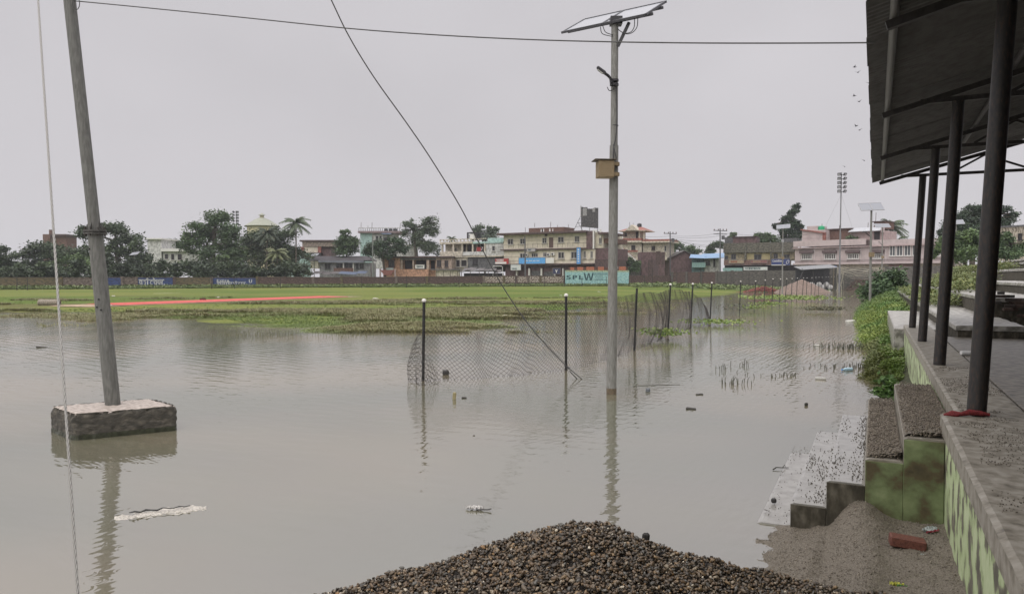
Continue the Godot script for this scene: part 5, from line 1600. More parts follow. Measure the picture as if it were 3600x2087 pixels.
func build_trees() -> void:
	var deep := [Color(0.038, 0.058, 0.031), Color(0.074, 0.104, 0.048)]
	var mid := [Color(0.05, 0.086, 0.038), Color(0.092, 0.14, 0.054)]
	var fresh := [Color(0.055, 0.094, 0.034), Color(0.10, 0.15, 0.05)]
	var grey := [Color(0.055, 0.08, 0.046), Color(0.09, 0.12, 0.066)]
	var at: Vector3
	at = Vector3(-100.18, 0.1, -150)
	tree("broad_tree", "dark round tree at the left edge of the picture", at, [[Vector3(-0.251, 6.11, 0), 2.409, 2.409], [Vector3(-2.523, 4.667, 0), 2.409, 2.248], [Vector3(1.475, 3.865, 0), 1.285, 1.285], [Vector3(-6.52, 5.468, 0), 3.212, 2.891]], 5200, 0.5, deep)
	at = Vector3(-98.083, 0.1, -158)
	tree("broad_tree", "wide dark tree left of the steel mast, below the brick tower", at, [[Vector3(-1.614, 6.83, 0), 3.722, 2.707], [Vector3(3.464, 7.336, 0), 3.722, 2.876], [Vector3(7.25, 6.323, 0), 3.214, 3.045], [Vector3(-3.351, 3.959, 0), 2.876, 2.03], [Vector3(4.256, 3.959, 0), 5.075, 2.199]], 8800, 0.52, deep)
	at = Vector3(-78.903, 0.1, -152)
	tree("broad_tree", "tallest dark tree right behind the steel mast with an open ragged crown", at, [[Vector3(-0.692, 11.031, 0), 3.255, 2.929], [Vector3(-5.975, 10.788, 0), 2.441, 2.604], [Vector3(2.686, 8.436, 0), 2.929, 2.767], [Vector3(-3.189, 6.731, 0), 4.231, 3.418], [Vector3(4.111, 5.513, 0), 3.418, 2.767], [Vector3(0.832, 3.482, 0), 4.882, 2.116]], 12500, 0.5, deep, 0.4, 18)
	at = Vector3(-81.514, 0.1, -140)
	tree("bright_tree", "small bright green tree in front of the dark ones left of the mast", at, [[Vector3(0.796, 5.244, 0), 2.698, 1.274], [Vector3(-2.367, 4.047, 0), 2.248, 1.199], [Vector3(2.502, 4.121, 0), 2.248, 1.649], [Vector3(-3.879, 3.148, 0), 1.499, 1.049]], 4200, 0.42, fresh, 0.2)
	at = Vector3(-87.583, 0.1, -196)
	tree("broad_tree", "small dark tree beside the flat white terrace roof", at, [[Vector3(-0.008, 10.479, 0), 2.413, 1.679], [Vector3(1.657, 9.433, 0), 2.099, 1.889], [Vector3(-1.497, 8.595, 0), 1.889, 1.889]], 2400, 0.5, deep)
	at = Vector3(-61.778, 0.1, -156)
	tree("broad_tree", "tall full tree left of the distant floodlight", at, [[Vector3(1.117, 13.512, 0), 3.34, 2.505], [Vector3(-2.242, 11.1, 0), 3.842, 2.839], [Vector3(3.422, 10.6, 0), 3.675, 3.006], [Vector3(-4.099, 8.936, 0), 2.505, 3.173], [Vector3(0.883, 6.853, 0), 5.512, 3.173], [Vector3(4.625, 5.603, 0), 3.34, 3.34], [Vector3(-3.319, 3.935, 0), 4.176, 2.171]], 15000, 0.5, mid, 0.42, 18)
	at = Vector3(-54.692, 0.1, -146)
	tree("bright_tree", "small light green tree below the tall full tree", at, [[Vector3(-0.593, 5.379, 0), 1.563, 1.094], [Vector3(-1.934, 3.974, 0), 1.407, 1.094], [Vector3(0.403, 3.427, 0), 1.719, 1.094]], 2200, 0.42, fresh, 0.18)
	at = Vector3(-55.078, 0.1, -166)
	tree("broad_tree", "dark mass of a tree below the domed hall", at, [[Vector3(-0.823, 9.551, 0), 4.443, 2.844], [Vector3(4.506, 10.26, 0), 3.555, 3.377], [Vector3(-3.495, 8.488, 0), 2.666, 3.199], [Vector3(0.92, 5.828, 0), 5.865, 3.021], [Vector3(7.135, 5.828, 0), 4.443, 3.555]], 10500, 0.52, deep, 0.4, 18)
	at = Vector3(-37.555, 0.1, -172)
	tree("round_tree", "rounded mid green tree with loose top twigs left of the teal house", at, [[Vector3(0.047, 10.371, 0), 2.486, 1.842], [Vector3(-1.248, 9.086, 0), 2.21, 1.842], [Vector3(1.511, 9.086, 0), 2.21, 1.842], [Vector3(-0.127, 12.206, 0), 1.473, 1.105], [Vector3(2.07, 10.555, 0), 1.105, 0.921], [Vector3(-0.151, 7.984, 0), 3.131, 1.289]], 5200, 0.42, mid, 0.24, 20)
	at = Vector3(-27.207, 0.1, -164)
	tree("broad_tree", "spreading layered tree in front of the teal house", at, [[Vector3(-1.724, 8.936, 0), 3.161, 1.054], [Vector3(1.61, 9.461, 0), 2.985, 1.141], [Vector3(-3.307, 7.885, 0), 2.283, 1.229], [Vector3(3.095, 8.06, 0), 2.458, 1.229], [Vector3(-0.417, 7.185, 0), 4.039, 1.054]], 6400, 0.45, [Color(0.034, 0.06, 0.032), Color(0.055, 0.088, 0.042)], 0.26, 16)
	at = Vector3(-22.894, 0.1, -186)
	tree("tall_tree", "tall airy tree with a see-through crown right of the teal house", at, [[Vector3(-1.946, 15.012, 0), 2.191, 1.792], [Vector3(3.023, 15.409, 0), 2.39, 1.892], [Vector3(0.234, 13.029, 0), 2.987, 2.589], [Vector3(3.812, 13.029, 0), 1.792, 1.991], [Vector3(0.523, 10.052, 0), 3.585, 2.589], [Vector3(3.204, 8.761, 0), 2.589, 2.191], [Vector3(-3.444, 13.029, 0), 1.394, 1.394]], 8000, 0.42, grey, 0.42, 16)
	at = Vector3(-8.348, 0.1, -240)
	tree("broad_tree", "grey green tree far behind the balcony house", at, [[Vector3(-1.91, 16.97, 0), 2.57, 1.67], [Vector3(1.295, 16.458, 0), 2.57, 1.67], [Vector3(3.219, 16.97, 0), 1.285, 1.285], [Vector3(-0.629, 15.178, 0), 5.139, 1.542]], 3200, 0.6, grey)
	at = Vector3(54.077, 0.1, -235)
	tree("broad_tree", "dark sloping tree behind the power poles", at, [[Vector3(-3.827, 11.895, 0), 3.019, 1.761], [Vector3(-0.053, 10.892, 0), 3.271, 1.51], [Vector3(-5.074, 10.139, 0), 2.516, 2.013], [Vector3(3.095, 9.888, 0), 2.516, 1.258]], 3200, 0.6, mid)
	at = Vector3(54.414, 0.1, -205)
	tree("broad_tree", "small feathery tree just left of the grimy block", at, [[Vector3(-0.494, 10.207, 0), 1.756, 1.097], [Vector3(1.256, 10.645, 0), 1.756, 1.317], [Vector3(-0.924, 8.894, 0), 1.975, 1.097]], 2200, 0.5, grey)
	at = Vector3(62.775, 0.1, -172)
	tree("columnar_tree", "tall dark tree with drooping leaves and a pointed leaning top above the grimy block", at, [[Vector3(0.777, 16.973, 0), 1.105, 1.842], [Vector3(1.687, 17.889, 0), 0.645, 1.289], [Vector3(-0.3, 14.407, 0), 1.657, 2.026], [Vector3(1.36, 13.765, 0), 1.289, 2.21], [Vector3(-1.755, 12.757, 0), 2.026, 1.657], [Vector3(0.651, 11.013, 0), 2.578, 1.842], [Vector3(-3.234, 13.674, 0), 0.921, 0.737], [Vector3(2.656, 12.757, 0), 0.737, 1.289]], 6600, 0.5, [Color(0.022, 0.04, 0.022), Color(0.036, 0.06, 0.028)], 0.26, 14, "trees beyond the boundary wall", 1.1)
	at = Vector3(61.542, 0.1, -184)
	tree("broad_tree", "low dark tree between the grimy block's roof and the pointed tree", at, [[Vector3(-1.759, 12.126, 0), 1.576, 1.379], [Vector3(0.213, 11.537, 0), 1.97, 1.379], [Vector3(1.888, 11.144, 0), 1.97, 1.182], [Vector3(-1.06, 10.948, 0), 2.364, 0.985]], 3000, 0.5, mid)
	at = Vector3(55.517, 0.1, -190)
	tree("broad_tree", "tip of a small tree showing over the grimy block's roof room", at, [[Vector3(-0.081, 12.757, 0), 1.017, 0.61], [Vector3(-0.685, 12.048, 0), 1.017, 0.61]], 700, 0.45, mid)
	at = Vector3(64.85, 0.1, -146)
	tree("bright_tree", "round bush in front of the upper rooms of the pink building", at, [[Vector3(0.384, 9.432, 0), 1.094, 0.782], [Vector3(-0.391, 8.965, 0), 0.938, 0.625], [Vector3(1.169, 8.965, 0), 0.938, 0.625]], 1500, 0.35, mid, 0.14)
	at = Vector3(62.891, 0.1, -104)
	tree("tall_tree", "big feathery tree behind the columns with layered branches", at, [[Vector3(0.407, 11.536, 0), 1.67, 0.779], [Vector3(-0.684, 10.317, 0), 2.227, 1.002], [Vector3(-2.221, 9.098, 0), 1.893, 1.113], [Vector3(1.547, 9.708, 0), 1.67, 1.113], [Vector3(3.855, 11.204, 0), 1.893, 0.668], [Vector3(4.325, 9.708, 0), 1.782, 0.891], [Vector3(0.458, 8.322, 0), 3.34, 1.336], [Vector3(-3.706, 8.044, 0), 1.225, 1.002], [Vector3(5.421, 10.539, 0), 1.113, 0.557]], 11000, 0.3, [Color(0.036, 0.06, 0.036), Color(0.06, 0.085, 0.05)], 0.34, 16)
	at = Vector3(49.898, 0.2, -84)
	tree("bright_tree", "lighter green leafy tree behind the middle columns", at, [[Vector3(0.38, 6.488, 0), 1.529, 0.989], [Vector3(-1.182, 5.86, 0), 1.529, 1.169], [Vector3(1.515, 5.681, 0), 1.619, 1.079], [Vector3(-2.295, 5.232, 0), 0.989, 0.989], [Vector3(-0.042, 4.694, 0), 2.698, 0.989], [Vector3(-3.184, 4.559, 0), 0.719, 0.719]], 9500, 0.3, fresh, 0.2, 18)
	at = Vector3(52.231, 0.3, -80)
	tree("bright_tree", "leafy bush at the far right in front of the stained house", at, [[Vector3(-0.497, 6.003, 0), 1.028, 0.857], [Vector3(-1.12, 4.893, 0), 1.113, 0.771], [Vector3(0.805, 4.893, 0), 1.285, 0.685], [Vector3(2.511, 5.149, 0), 1.285, 0.771], [Vector3(-0.041, 4.295, 0), 2.141, 0.514]], 6800, 0.28, mid, 0.16, 18)
	at = Vector3(37.161, 0.6, -64)
	tree("bright_tree", "young bush at the foot of the middle columns beyond the terrace", at, [[Vector3(0.072, 3.653, 0), 0.48, 0.48], [Vector3(0.555, 3.379, 0), 0.48, 0.411], [Vector3(-0.264, 3.242, 0), 0.411, 0.343]], 2000, 0.2, fresh, 0.08, 14)

	at = Vector3(24.098, 0.3, -158)
	tree("bright_tree", "straggly green tree between the solar lamp pole and the brown shed", at, [[Vector3(-0.013, 5.279, 0), 1.522, 1.015], [Vector3(1.427, 4.435, 0), 1.522, 1.015], [Vector3(-1.277, 4.181, 0), 1.184, 1.015], [Vector3(0.417, 3.421, 0), 2.537, 0.846]], 2400, 0.4, mid, 0.14)
	palm("tall coconut palm standing highest right of the domed hall", Vector3(-46.122, 0.1, -162), 13.616, 3.642, 22, [Color(0.05, 0.075, 0.036), Color(0.095, 0.12, 0.055)], 0.1)
	palm("dark coconut palm in front of the domed hall", Vector3(-51.803, 0.1, -160), 11.478, 3.084, 20, [Color(0.034, 0.05, 0.03), Color(0.055, 0.072, 0.04)], 0.3)
	palm("short yellowish palm below the two taller palms", Vector3(-47.016, 0.1, -152), 6.998, 2.767, 20, [Color(0.095, 0.115, 0.05), Color(0.15, 0.16, 0.07)], 0.0)
	palm("little palm on the roof line of the balcony house", Vector3(-14.732, 0.1, -186), 11.55, 1.593, 14, [Color(0.05, 0.075, 0.036), Color(0.08, 0.1, 0.05)], 0.0)
	palm("full coconut palm behind the right end of the pink building", Vector3(74.333, 0.1, -150), 12.045, 3.854, 26, [Color(0.05, 0.075, 0.034), Color(0.085, 0.115, 0.05)], 0.4)
	palm("coconut palm low behind the pink building's right end", Vector3(79.903, 0.1, -158), 9.304, 3.383, 22, [Color(0.05, 0.075, 0.034), Color(0.085, 0.115, 0.05)], 0.0)
	palm("small spiky palm on top of the stained house at far right", Vector3(64.321, 0.2, -96), 7.812, 1.233, 14, [Color(0.03, 0.045, 0.03), Color(0.05, 0.065, 0.04)], 0.0)

	# undergrowth in the gaps below the crowns: one mass
	var blobs := []
	for i in 34:
		var px := -60.0 + i * 25.0
		if px > 752.0: continue
		var d := wall_depth(px) + rnd(6.0, 11.0)
		blobs.append([Vector3((px - 1260.0) / 1868.0 * d, rnd(2.2, 3.6), -d), rnd(1.7, 2.6), rnd(1.6, 2.6)])
	obj("undergrowth", crown(blobs, 26000, 0.5, [Color(0.03, 0.045, 0.026), Color(0.06, 0.085, 0.04)], 12), leafy("tree_leaf"), self, "stuff")
	# weeds along the foot of the wall
	var where := []
	var tints := []
	for i in 7500:
		var px := rnd(-60.0, 2040.0)
		var d := wall_depth(px)
		var out := rnd(0.2, 4.5) * (1.0 if px < 1560.0 else rnd(1.0, 4.5))
		var z := -(d - out)
		var x := (px - 1260.0) / 1868.0 * (d - out)
		var k := rnd(0.5, 1.25) * (1.0 if px < 1560.0 else 1.35) * (1.0 - 0.1 * out if out < 5.0 else 0.8)
		where.append(Transform3D(Basis(Vector3.UP, rng.randf() * TAU).scaled(Vector3(k * 1.5, k, k * 1.5)), Vector3(x, ground_at(x, z) - 0.03, z)))
		tints.append(Color(0.10, 0.16, 0.045).lerp(Color(0.21, 0.245, 0.08), rng.randf()) * rnd(0.7, 1.15))
	many("wall_foot_weeds", sprig(18, 0.75, 0.8, 0.24), leafy("weed_leaf"), where, tints, self)


func wall_depth(px: float) -> float:                             # metres to the far wall at that bearing
	var k := wall_x(px) if px < 1655.0 else 0.0
	if px < 1655.0:
		var a := Vector2(Vector3(-97.965, 2.2, -113).x, Vector3(-97.965, 2.2, -113).z)
		var e := Vector2(Vector3(32.109, 2.2, -150).x, Vector3(32.109, 2.2, -150).z)
		return -(a + (e - a).normalized() * k).y
	return lerpf(149.0, 132.0, (px - 1655.0) / 355.0)


func sprig(n: int, height: float, spread: float, leaf: float) -> ArrayMesh:    # a low leafy plant
	var b := Buf.new()
	for i in n:
		var a := rng.randf() * TAU
		var d := Vector3(cos(a), 0, sin(a))
		var p := d * spread * 0.5 * sqrt(rng.randf()) + Vector3(0, height * rnd(0.15, 0.95), 0)
		var u := (d * rnd(0.4, 1.0) + Vector3(0, rnd(-0.3, 0.7), 0)).normalized() * leaf * rnd(0.7, 1.2)
		var w := u.cross(Vector3(rng.randfn() * 0.4, 1, rng.randfn() * 0.4)).normalized() * leaf * 0.28
		var g := rnd(0.75, 1.25)
		b.col = Color(g, g, g)
		b.tri(p - u * 0.5, p + w, p + u * 0.5)
		b.tri(p - u * 0.5, p + u * 0.5, p - w)
	return b.mesh()


# ---------------------------------------------------------------- sand, grit and the gravel heap
func sand_at(s: float, t: float) -> float:
	var h := clampf((t + 0.80) * 0.19, -0.3, 0.25)
	h += 0.20 * exp(-pow((s - 6.85) / 0.5, 2.0) - pow((t + 0.10) / 0.22, 2.0))
	h += 0.05 * exp(-pow((t + 0.02) / 0.10, 2.0)) * smoothstep(7.2, 5.5, s)
	h -= 0.05 * exp(-pow((t + 0.32) / 0.06, 2.0)) * smoothstep(5.0, 6.4, s)
	h += smoothstep(6.2, 3.0, s) * 0.22 * smoothstep(-2.0, -0.6, t)
	return h + gnoise.get_noise_2d(s * 9.0, t * 9.0) * 0.035 + gnoise.get_noise_2d(s * 34.0, t * 34.0) * 0.016


func heap_at(x: float, z: float) -> float:                       # the gravel heap in front of the camera
	var crest := 0.0
	var k := [[-3.2, -0.35], [-2.2, 0.02], [-1.18, 0.335], [-0.61, 0.485], [-0.14, 0.63], [0.15, 0.735], [0.35, 0.782], [0.55, 0.765], [0.8, 0.655], [1.01, 0.585], [1.39, 0.475], [1.75, 0.44], [2.1, 0.36], [2.6, 0.2], [3.4, -0.1]]
	for i in k.size() - 1:
		if x >= k[i][0] and x <= k[i + 1][0]:
			crest = lerpf(k[i][1], k[i + 1][1], (x - k[i][0]) / (k[i + 1][0] - k[i][0]))
	if x < -3.2: crest = -0.35
	if x > 3.4: crest = -0.1
	var d := z + 4.4 + gnoise.get_noise_1d(x * 6.0) * 0.12
	var h := crest - (0.62 * -d if d < 0.0 else 0.16 * d + 0.05 * d * d)
	return h + gnoise.get_noise_2d(x * 7.0, z * 7.0) * 0.03


func pebble(sd: int) -> ArrayMesh:
	rng.seed = 900 + sd
	var b := Buf.new()
	b.ball(Vector3.ZERO, Vector3(0.5, 0.32 + 0.06 * (sd % 3), 0.38 + 0.05 * (sd % 2)), 8, 6)
	var f := noise(1.3, 2, sd)
	var v := b.v
	for i in v.size(): v[i] = v[i] * (1.0 + 0.75 * f.get_noise_3dv(v[i] * 1.6))
	b.v = v
	return b.mesh()


func stone_colour() -> Color:
	var k := rng.randf()
	var c := Color(0.065, 0.05, 0.037)
	if k < 0.30: c = Color(0.04, 0.034, 0.028)
	elif k < 0.55: c = Color(0.095, 0.07, 0.048)
	elif k < 0.75: c = Color(0.10, 0.085, 0.068)
	elif k < 0.84: c = Color(0.085, 0.088, 0.09)
	elif k < 0.92: c = Color(0.16, 0.12, 0.075)
	elif k < 0.97: c = Color(0.2, 0.18, 0.15)
	elif k < 0.978: c = Color(0.17, 0.11, 0.055)
	elif k < 0.992: c = Color(0.38, 0.37, 0.34)
	return c * Color(1.28, 1.16, 0.98) * rnd(0.75, 1.2)


func build_sand_and_gravel() -> void:
	var grit := mottled("wet_grit", [[0.0, 0.06, 0.049, 0.036], [0.4, 0.11, 0.093, 0.07], [0.6, 0.16, 0.138, 0.105], [1.0, 0.24, 0.21, 0.165]], Vector3(0.41, 0.41, 0.41), 0.75, 0.5, 0.05, 6)
	cs = 6.0; ct = -0.2; ch = 0.0
	var xs := span(-2.6 - ct, 0.56 - ct, 0.035)
	var zs := span(-(7.02 - cs), -(-1.0 - cs), 0.04)
	var o: Node3D = setting("sand_bank", grid(xs, zs, func(x, z): return Vector3(x, sand_at(cs - z, x + ct), z)), grit)
	o.position = sp(cs, ct, 0.0); o.rotation.y = STAND_YAW

	var rock := []
	for i in 5: rock.append(pebble(i))
	rng.seed = 77
	var where := []
	var tints := []
	for i in 16000:                                                # loose grit over the sand
		var s := rnd(3.6, 6.95)
		var t := rnd(-1.0, 0.5)
		var h := sand_at(s, t)
		if h < -0.01: continue
		var k := rnd(0.005, 0.011) * (1.8 if rng.randf() < 0.03 else 1.0)
		where.append(Transform3D(turned().scaled(Vector3(k, k, k)), sp(s, t, h + k * 0.15)))
		tints.append(Color(0.22, 0.19, 0.15).lerp(Color(0.12, 0.10, 0.078), rng.randf()) * rnd(0.75, 1.3))
	many("sand_grit", small_stone(), tinted("damp_stone", 0.6), where, tints, self)
	where = []; tints = []
	var beds := [[-0.93, -0.63, 0.033, 420, 0.35], [-0.64, -0.36, 0.262, 900, 0.5], [-0.354, -0.06, 0.487, 1100, 0.6], [-0.06, 0.22, 0.702, 9500, 1.0], [0.222, 0.62, 0.902, 11000, 1.0]]
	for i in beds.size():                                          # grit washed over the steps, thick on the upper two
		var e = beds[i]
		for k in e[3]:
			var s := rnd(6.95, 10.3)
			var u := rng.randf()
			if i < 3:
				var c := gnoise.get_noise_2d(s * 3.0 + i * 20.0, u * 4.0) * 0.5 + (0.75 * absf(u - 0.45) if i == 2 else 0.2)
				if i == 2 and u < 0.45 and s > 8.0 and rng.randf() < 0.6: continue
				if rng.randf() > c * 2.0: continue
			else:
				if s > lerpf(9.6, 10.3, u) and rng.randf() < 0.7: continue
				if u < 0.10 and i == 4 and rng.randf() < 0.7: continue
			var t := lerpf(e[0] + 0.015, e[1] - 0.012, u)
			var g := rnd(0.008, 0.018) * (0.8 if i < 3 else 1.0)
			var pile := 0.0
			if i >= 3: pile = 0.02 + 0.06 * exp(-pow((s - 7.1) / 0.35, 2.0)) * u + maxf(0.0, gnoise.get_noise_2d(s * 6.0, t * 8.0)) * 0.05
			where.append(Transform3D(turned().scaled(Vector3(g, g, g)), sp(s, t, e[2] + g * 0.2 + pile * rng.randf())))
			tints.append(Color(0.24, 0.205, 0.158).lerp(Color(0.115, 0.094, 0.071), rng.randf()) * rnd(0.7, 1.3) * (0.4 if i < 3 else 1.0))
	for k in 5200:                                                  # and scattered on the ledge
		var s := rnd(2.2, 11.0)
		var t := 0.66 + 0.5 * rng.randf()
		if s < 7.2: t = 0.56 + 0.62 * rng.randf()
		if gnoise.get_noise_2d(s * 4.0, t * 6.0 + 30.0) < 0.02: continue
		var g := rnd(0.004, 0.011)
		where.append(Transform3D(turned().scaled(Vector3(g, g, g)), sp(s, t, 1.071 + g * 0.15)))
		tints.append(Color(0.16, 0.137, 0.106).lerp(Color(0.07, 0.056, 0.042), rng.randf()) * rnd(0.7, 1.2))
	many("step_grit", small_stone(), tinted("damp_stone", 0.6), where, tints, self)
	for e in [[-0.055, 0.218, 0.704], [0.226, 0.615, 0.904]]:       # the bed of sand under it
		cs = 8.6; ct = 0.0; ch = 0.0
		var hh: float = e[2]
		o = setting("sand_bed", grid(span(e[0], e[1], 0.03), span(-1.62, 1.62, 0.06), func(x, z):
			var s: float = 8.6 - z
			var u: float = (x - e[0]) / (e[1] - e[0])
			return Vector3(x, hh + (0.012 + 0.05 * exp(-pow((s - 7.1) / 0.35, 2.0)) * u + maxf(0.0, gnoise.get_noise_2d(s * 6.0, x * 8.0)) * 0.05) * smoothstep(10.2, 9.5, s) * smoothstep(0.0, 0.12, u) - 0.004, z)), grit)
		o.position = sp(8.6, 0.0, 0.0); o.rotation.y = STAND_YAW

	# the gravel heap: a mound under thousands of pebbles
	var g := thing("gravel_heap", "heap of wet brown river pebbles in the foreground", "gravel heap", Vector3(0.3, 0.0, -4.2))
	obj("mound", grid(span(-3.6, 2.7, 0.06), span(-2.6, 2.6, 0.06), func(x, z): return Vector3(x, heap_at(x + 0.3, z - 4.2) - 0.03, z)), mottled("pebble_shade", [[0.0, 0.02, 0.017, 0.013], [1.0, 0.07, 0.056, 0.043]], Vector3(0.2, 0.2, 0.2), 0.6, 0.5), g)
	var lists := [[], [], [], [], []]
	var cols := [[], [], [], [], []]
	var near := [[], []]
	for i in 76000:
		var x := rnd(-2.6, 2.5)
		var z := rnd(-5.2, -2.7)
		var h := heap_at(x, z)
		if h < -0.1: continue
		var p := Vector3(x, h + rnd(-0.018, 0.012), z)
		var size := 0.009 + 0.015 * pow(rng.randf(), 1.5) + (0.010 if rng.randf() < 0.05 else 0.0)
		var bs := Basis.from_euler(Vector3(rnd(-0.7, 0.7), rng.randf() * TAU, rnd(-0.7, 0.7))).scaled_local(Vector3(size * rnd(1.0, 1.6), size, size * rnd(0.85, 1.1)))
		var col := stone_colour()
		if near[0].size() < 280 and size > 0.024 and z > -4.55 and z < -3.4 and x > -1.4 and x < 1.9:
			near[0].append(Transform3D(bs, p + Vector3(0, 0.008, 0))); near[1].append(col)
			continue
		lists[i % 5].append(Transform3D(bs, p - g.position))
		cols[i % 5].append(col)
	var wet := tinted("wet_pebble", 0.5)
	for i in 5: many("pebbles", rock[i], wet, lists[i], cols[i], g)
	for i in near[0].size():                                        # the largest ones near the top, each by itself
		var c: Color = near[1][i]
		var key := "pebble_tone_%d" % (i % 24)
		if not mats.has(key): plain(key, c.r, c.g, c.b, 0.5)
		var p := obj("pebble", rock[i % 5], mats[key], g)
		p.transform = Transform3D(near[0][i].basis, near[0][i].origin - g.position)


func small_stone() -> ArrayMesh:
	var b := Buf.new()
	b.ball(Vector3.ZERO, Vector3(0.5, 0.36, 0.44), 5, 4)
	return b.mesh()


# ---------------------------------------------------------------- the overgrown bank beside the stand
func bank_at(s: float, t: float) -> float:
	var foot := bank_foot(s)
	var h := clampf((t - foot) * 0.55, -0.6, 0.34 + 0.011 * (s - 15.0))
	return h + gnoise.get_noise_2d(s * 1.6, t * 2.5) * 0.22 * smoothstep(-0.2, 0.6, t - foot)


func bank_foot(s: float) -> float:                              # where the bank meets the water
	var f := 0.30 - 0.033 * (s - 14.0) if s < 46.0 else -0.76 + 0.012 * (s - 46.0)
	return f + gnoise.get_noise_1d(s * 2.4) * 0.45 * smoothstep(14.0, 19.0, s)


func build_bank() -> void:
	cs = 45.0; ct = 0.0
	var soil := tone("weedy_soil", 0.06, 0.065, 0.03, 1.5, 0.4, 0.95)
	var o: Node3D = setting("bank", grid(span(-3.0, 3.6, 0.22), span(-60.0, 31.0, 0.5), func(x, z): return Vector3(x, bank_at(45.0 - z, x) if 45.0 - z > 20.5 or x < 0.62 else 0.3, z)), soil)
	o.position = sp(45.0, 0.0, 0.0); o.rotation.y = STAND_YAW
	var where := []
	var tints := []
	for i in 19000:
		var s := 17.2 + 88.0 * pow(rng.randf(), 1.6)
		var foot := bank_foot(s)
		var t := foot - 0.15 + rng.randf() * (0.62 - foot if s < 20.5 else 3.2 - foot)
		if s < 20.5 and t > 0.60: continue
		if s > 20.4 and s < 31.2 and t > 0.42 and t < 1.5 and rng.randf() < 0.93: continue
		if s > 31.0 and s < 60.0 and t > 1.4: continue
		var h := bank_at(s, t)
		if h < -0.12: continue
		var k := rnd(0.5, 1.0) * (1.0 + s * 0.006) * smoothstep(14.0, 21.0, s)
		where.append(Transform3D(Basis(Vector3.UP, rng.randf() * TAU).scaled(Vector3(k, k * rnd(0.8, 1.2), k)), sp(s, t, h - 0.03)))
		var n := clampf(0.5 + gnoise.get_noise_2d(s * 2.0, t * 3.0) * 1.6, 0, 1)
		var c := Color(0.09, 0.175, 0.028).lerp(Color(0.2, 0.25, 0.045), n)
		if t - foot < 0.25 and s < 26.0: c = c.lerp(Color(0.13, 0.11, 0.05), 0.55)
		tints.append(c.lerp(Color(0.06, 0.12, 0.035), clampf((s - 40.0) / 30.0, 0, 0.6)) * rnd(0.75, 1.15))
	many("bank_weeds", sprig(22, 0.30, 0.44, 0.075), leafy("weed_leaf"), where, tints, self)
	where = []; tints = []
	for i in 1900:                                                 # weeds that have taken the far ends of the terrace
		var row := rng.randi() % 4
		var r = [[1.42, 1.28, 27.0], [2.4, 1.73, 29.0], [3.8, 2.06, 40.0], [5.2, 2.55, 44.0]][row]
		var s: float = r[2] + rng.randf() * 22.0
		var t: float = r[0] + rnd(0.0, 1.1)
		if gnoise.get_noise_2d(s * 1.3, t * 2.0 + row * 9.0) < -0.12: continue
		var k := rnd(0.8, 1.5)
		where.append(Transform3D(Basis(Vector3.UP, rng.randf() * TAU).scaled(Vector3(k, k * 1.1, k)), sp(s, t, r[1] - 0.02)))
		tints.append(Color(0.085, 0.13, 0.034).lerp(Color(0.17, 0.18, 0.05), rng.randf()) * rnd(0.75, 1.1))
	many("terrace_weeds", sprig(24, 0.34, 0.55, 0.085), leafy("weed_leaf"), where, tints, self)
	o = thing("bush", "dark green feathery bush rising from the bank right of the ball net", "bush", sp(66, 0.6, 0.7))
	obj("foliage", crown([[Vector3(0, 0.9, 0), 1.7, 1.0], [Vector3(-1.2, 0.4, 0.5), 1.2, 0.8], [Vector3(1.0, 1.3, -0.3), 1.1, 0.8]], 3600, 0.26, [Color(0.045, 0.085, 0.036), Color(0.08, 0.13, 0.05)], 16), leafy("tree_leaf"), o)
	o = thing("bush", "low bright bush against the green wall at the water's edge", "bush", sp(14.0, 0.38, 0.0))
	obj("foliage", crown([[Vector3(0, 0.14, 0.2), 0.2, 0.22], [Vector3(0.05, 0.25, -0.5), 0.2, 0.28], [Vector3(0.0, 0.1, 0.9), 0.16, 0.2]], 1500, 0.09, [Color(0.06, 0.125, 0.03), Color(0.11, 0.19, 0.05)], 14), leafy("tree_leaf"), o)



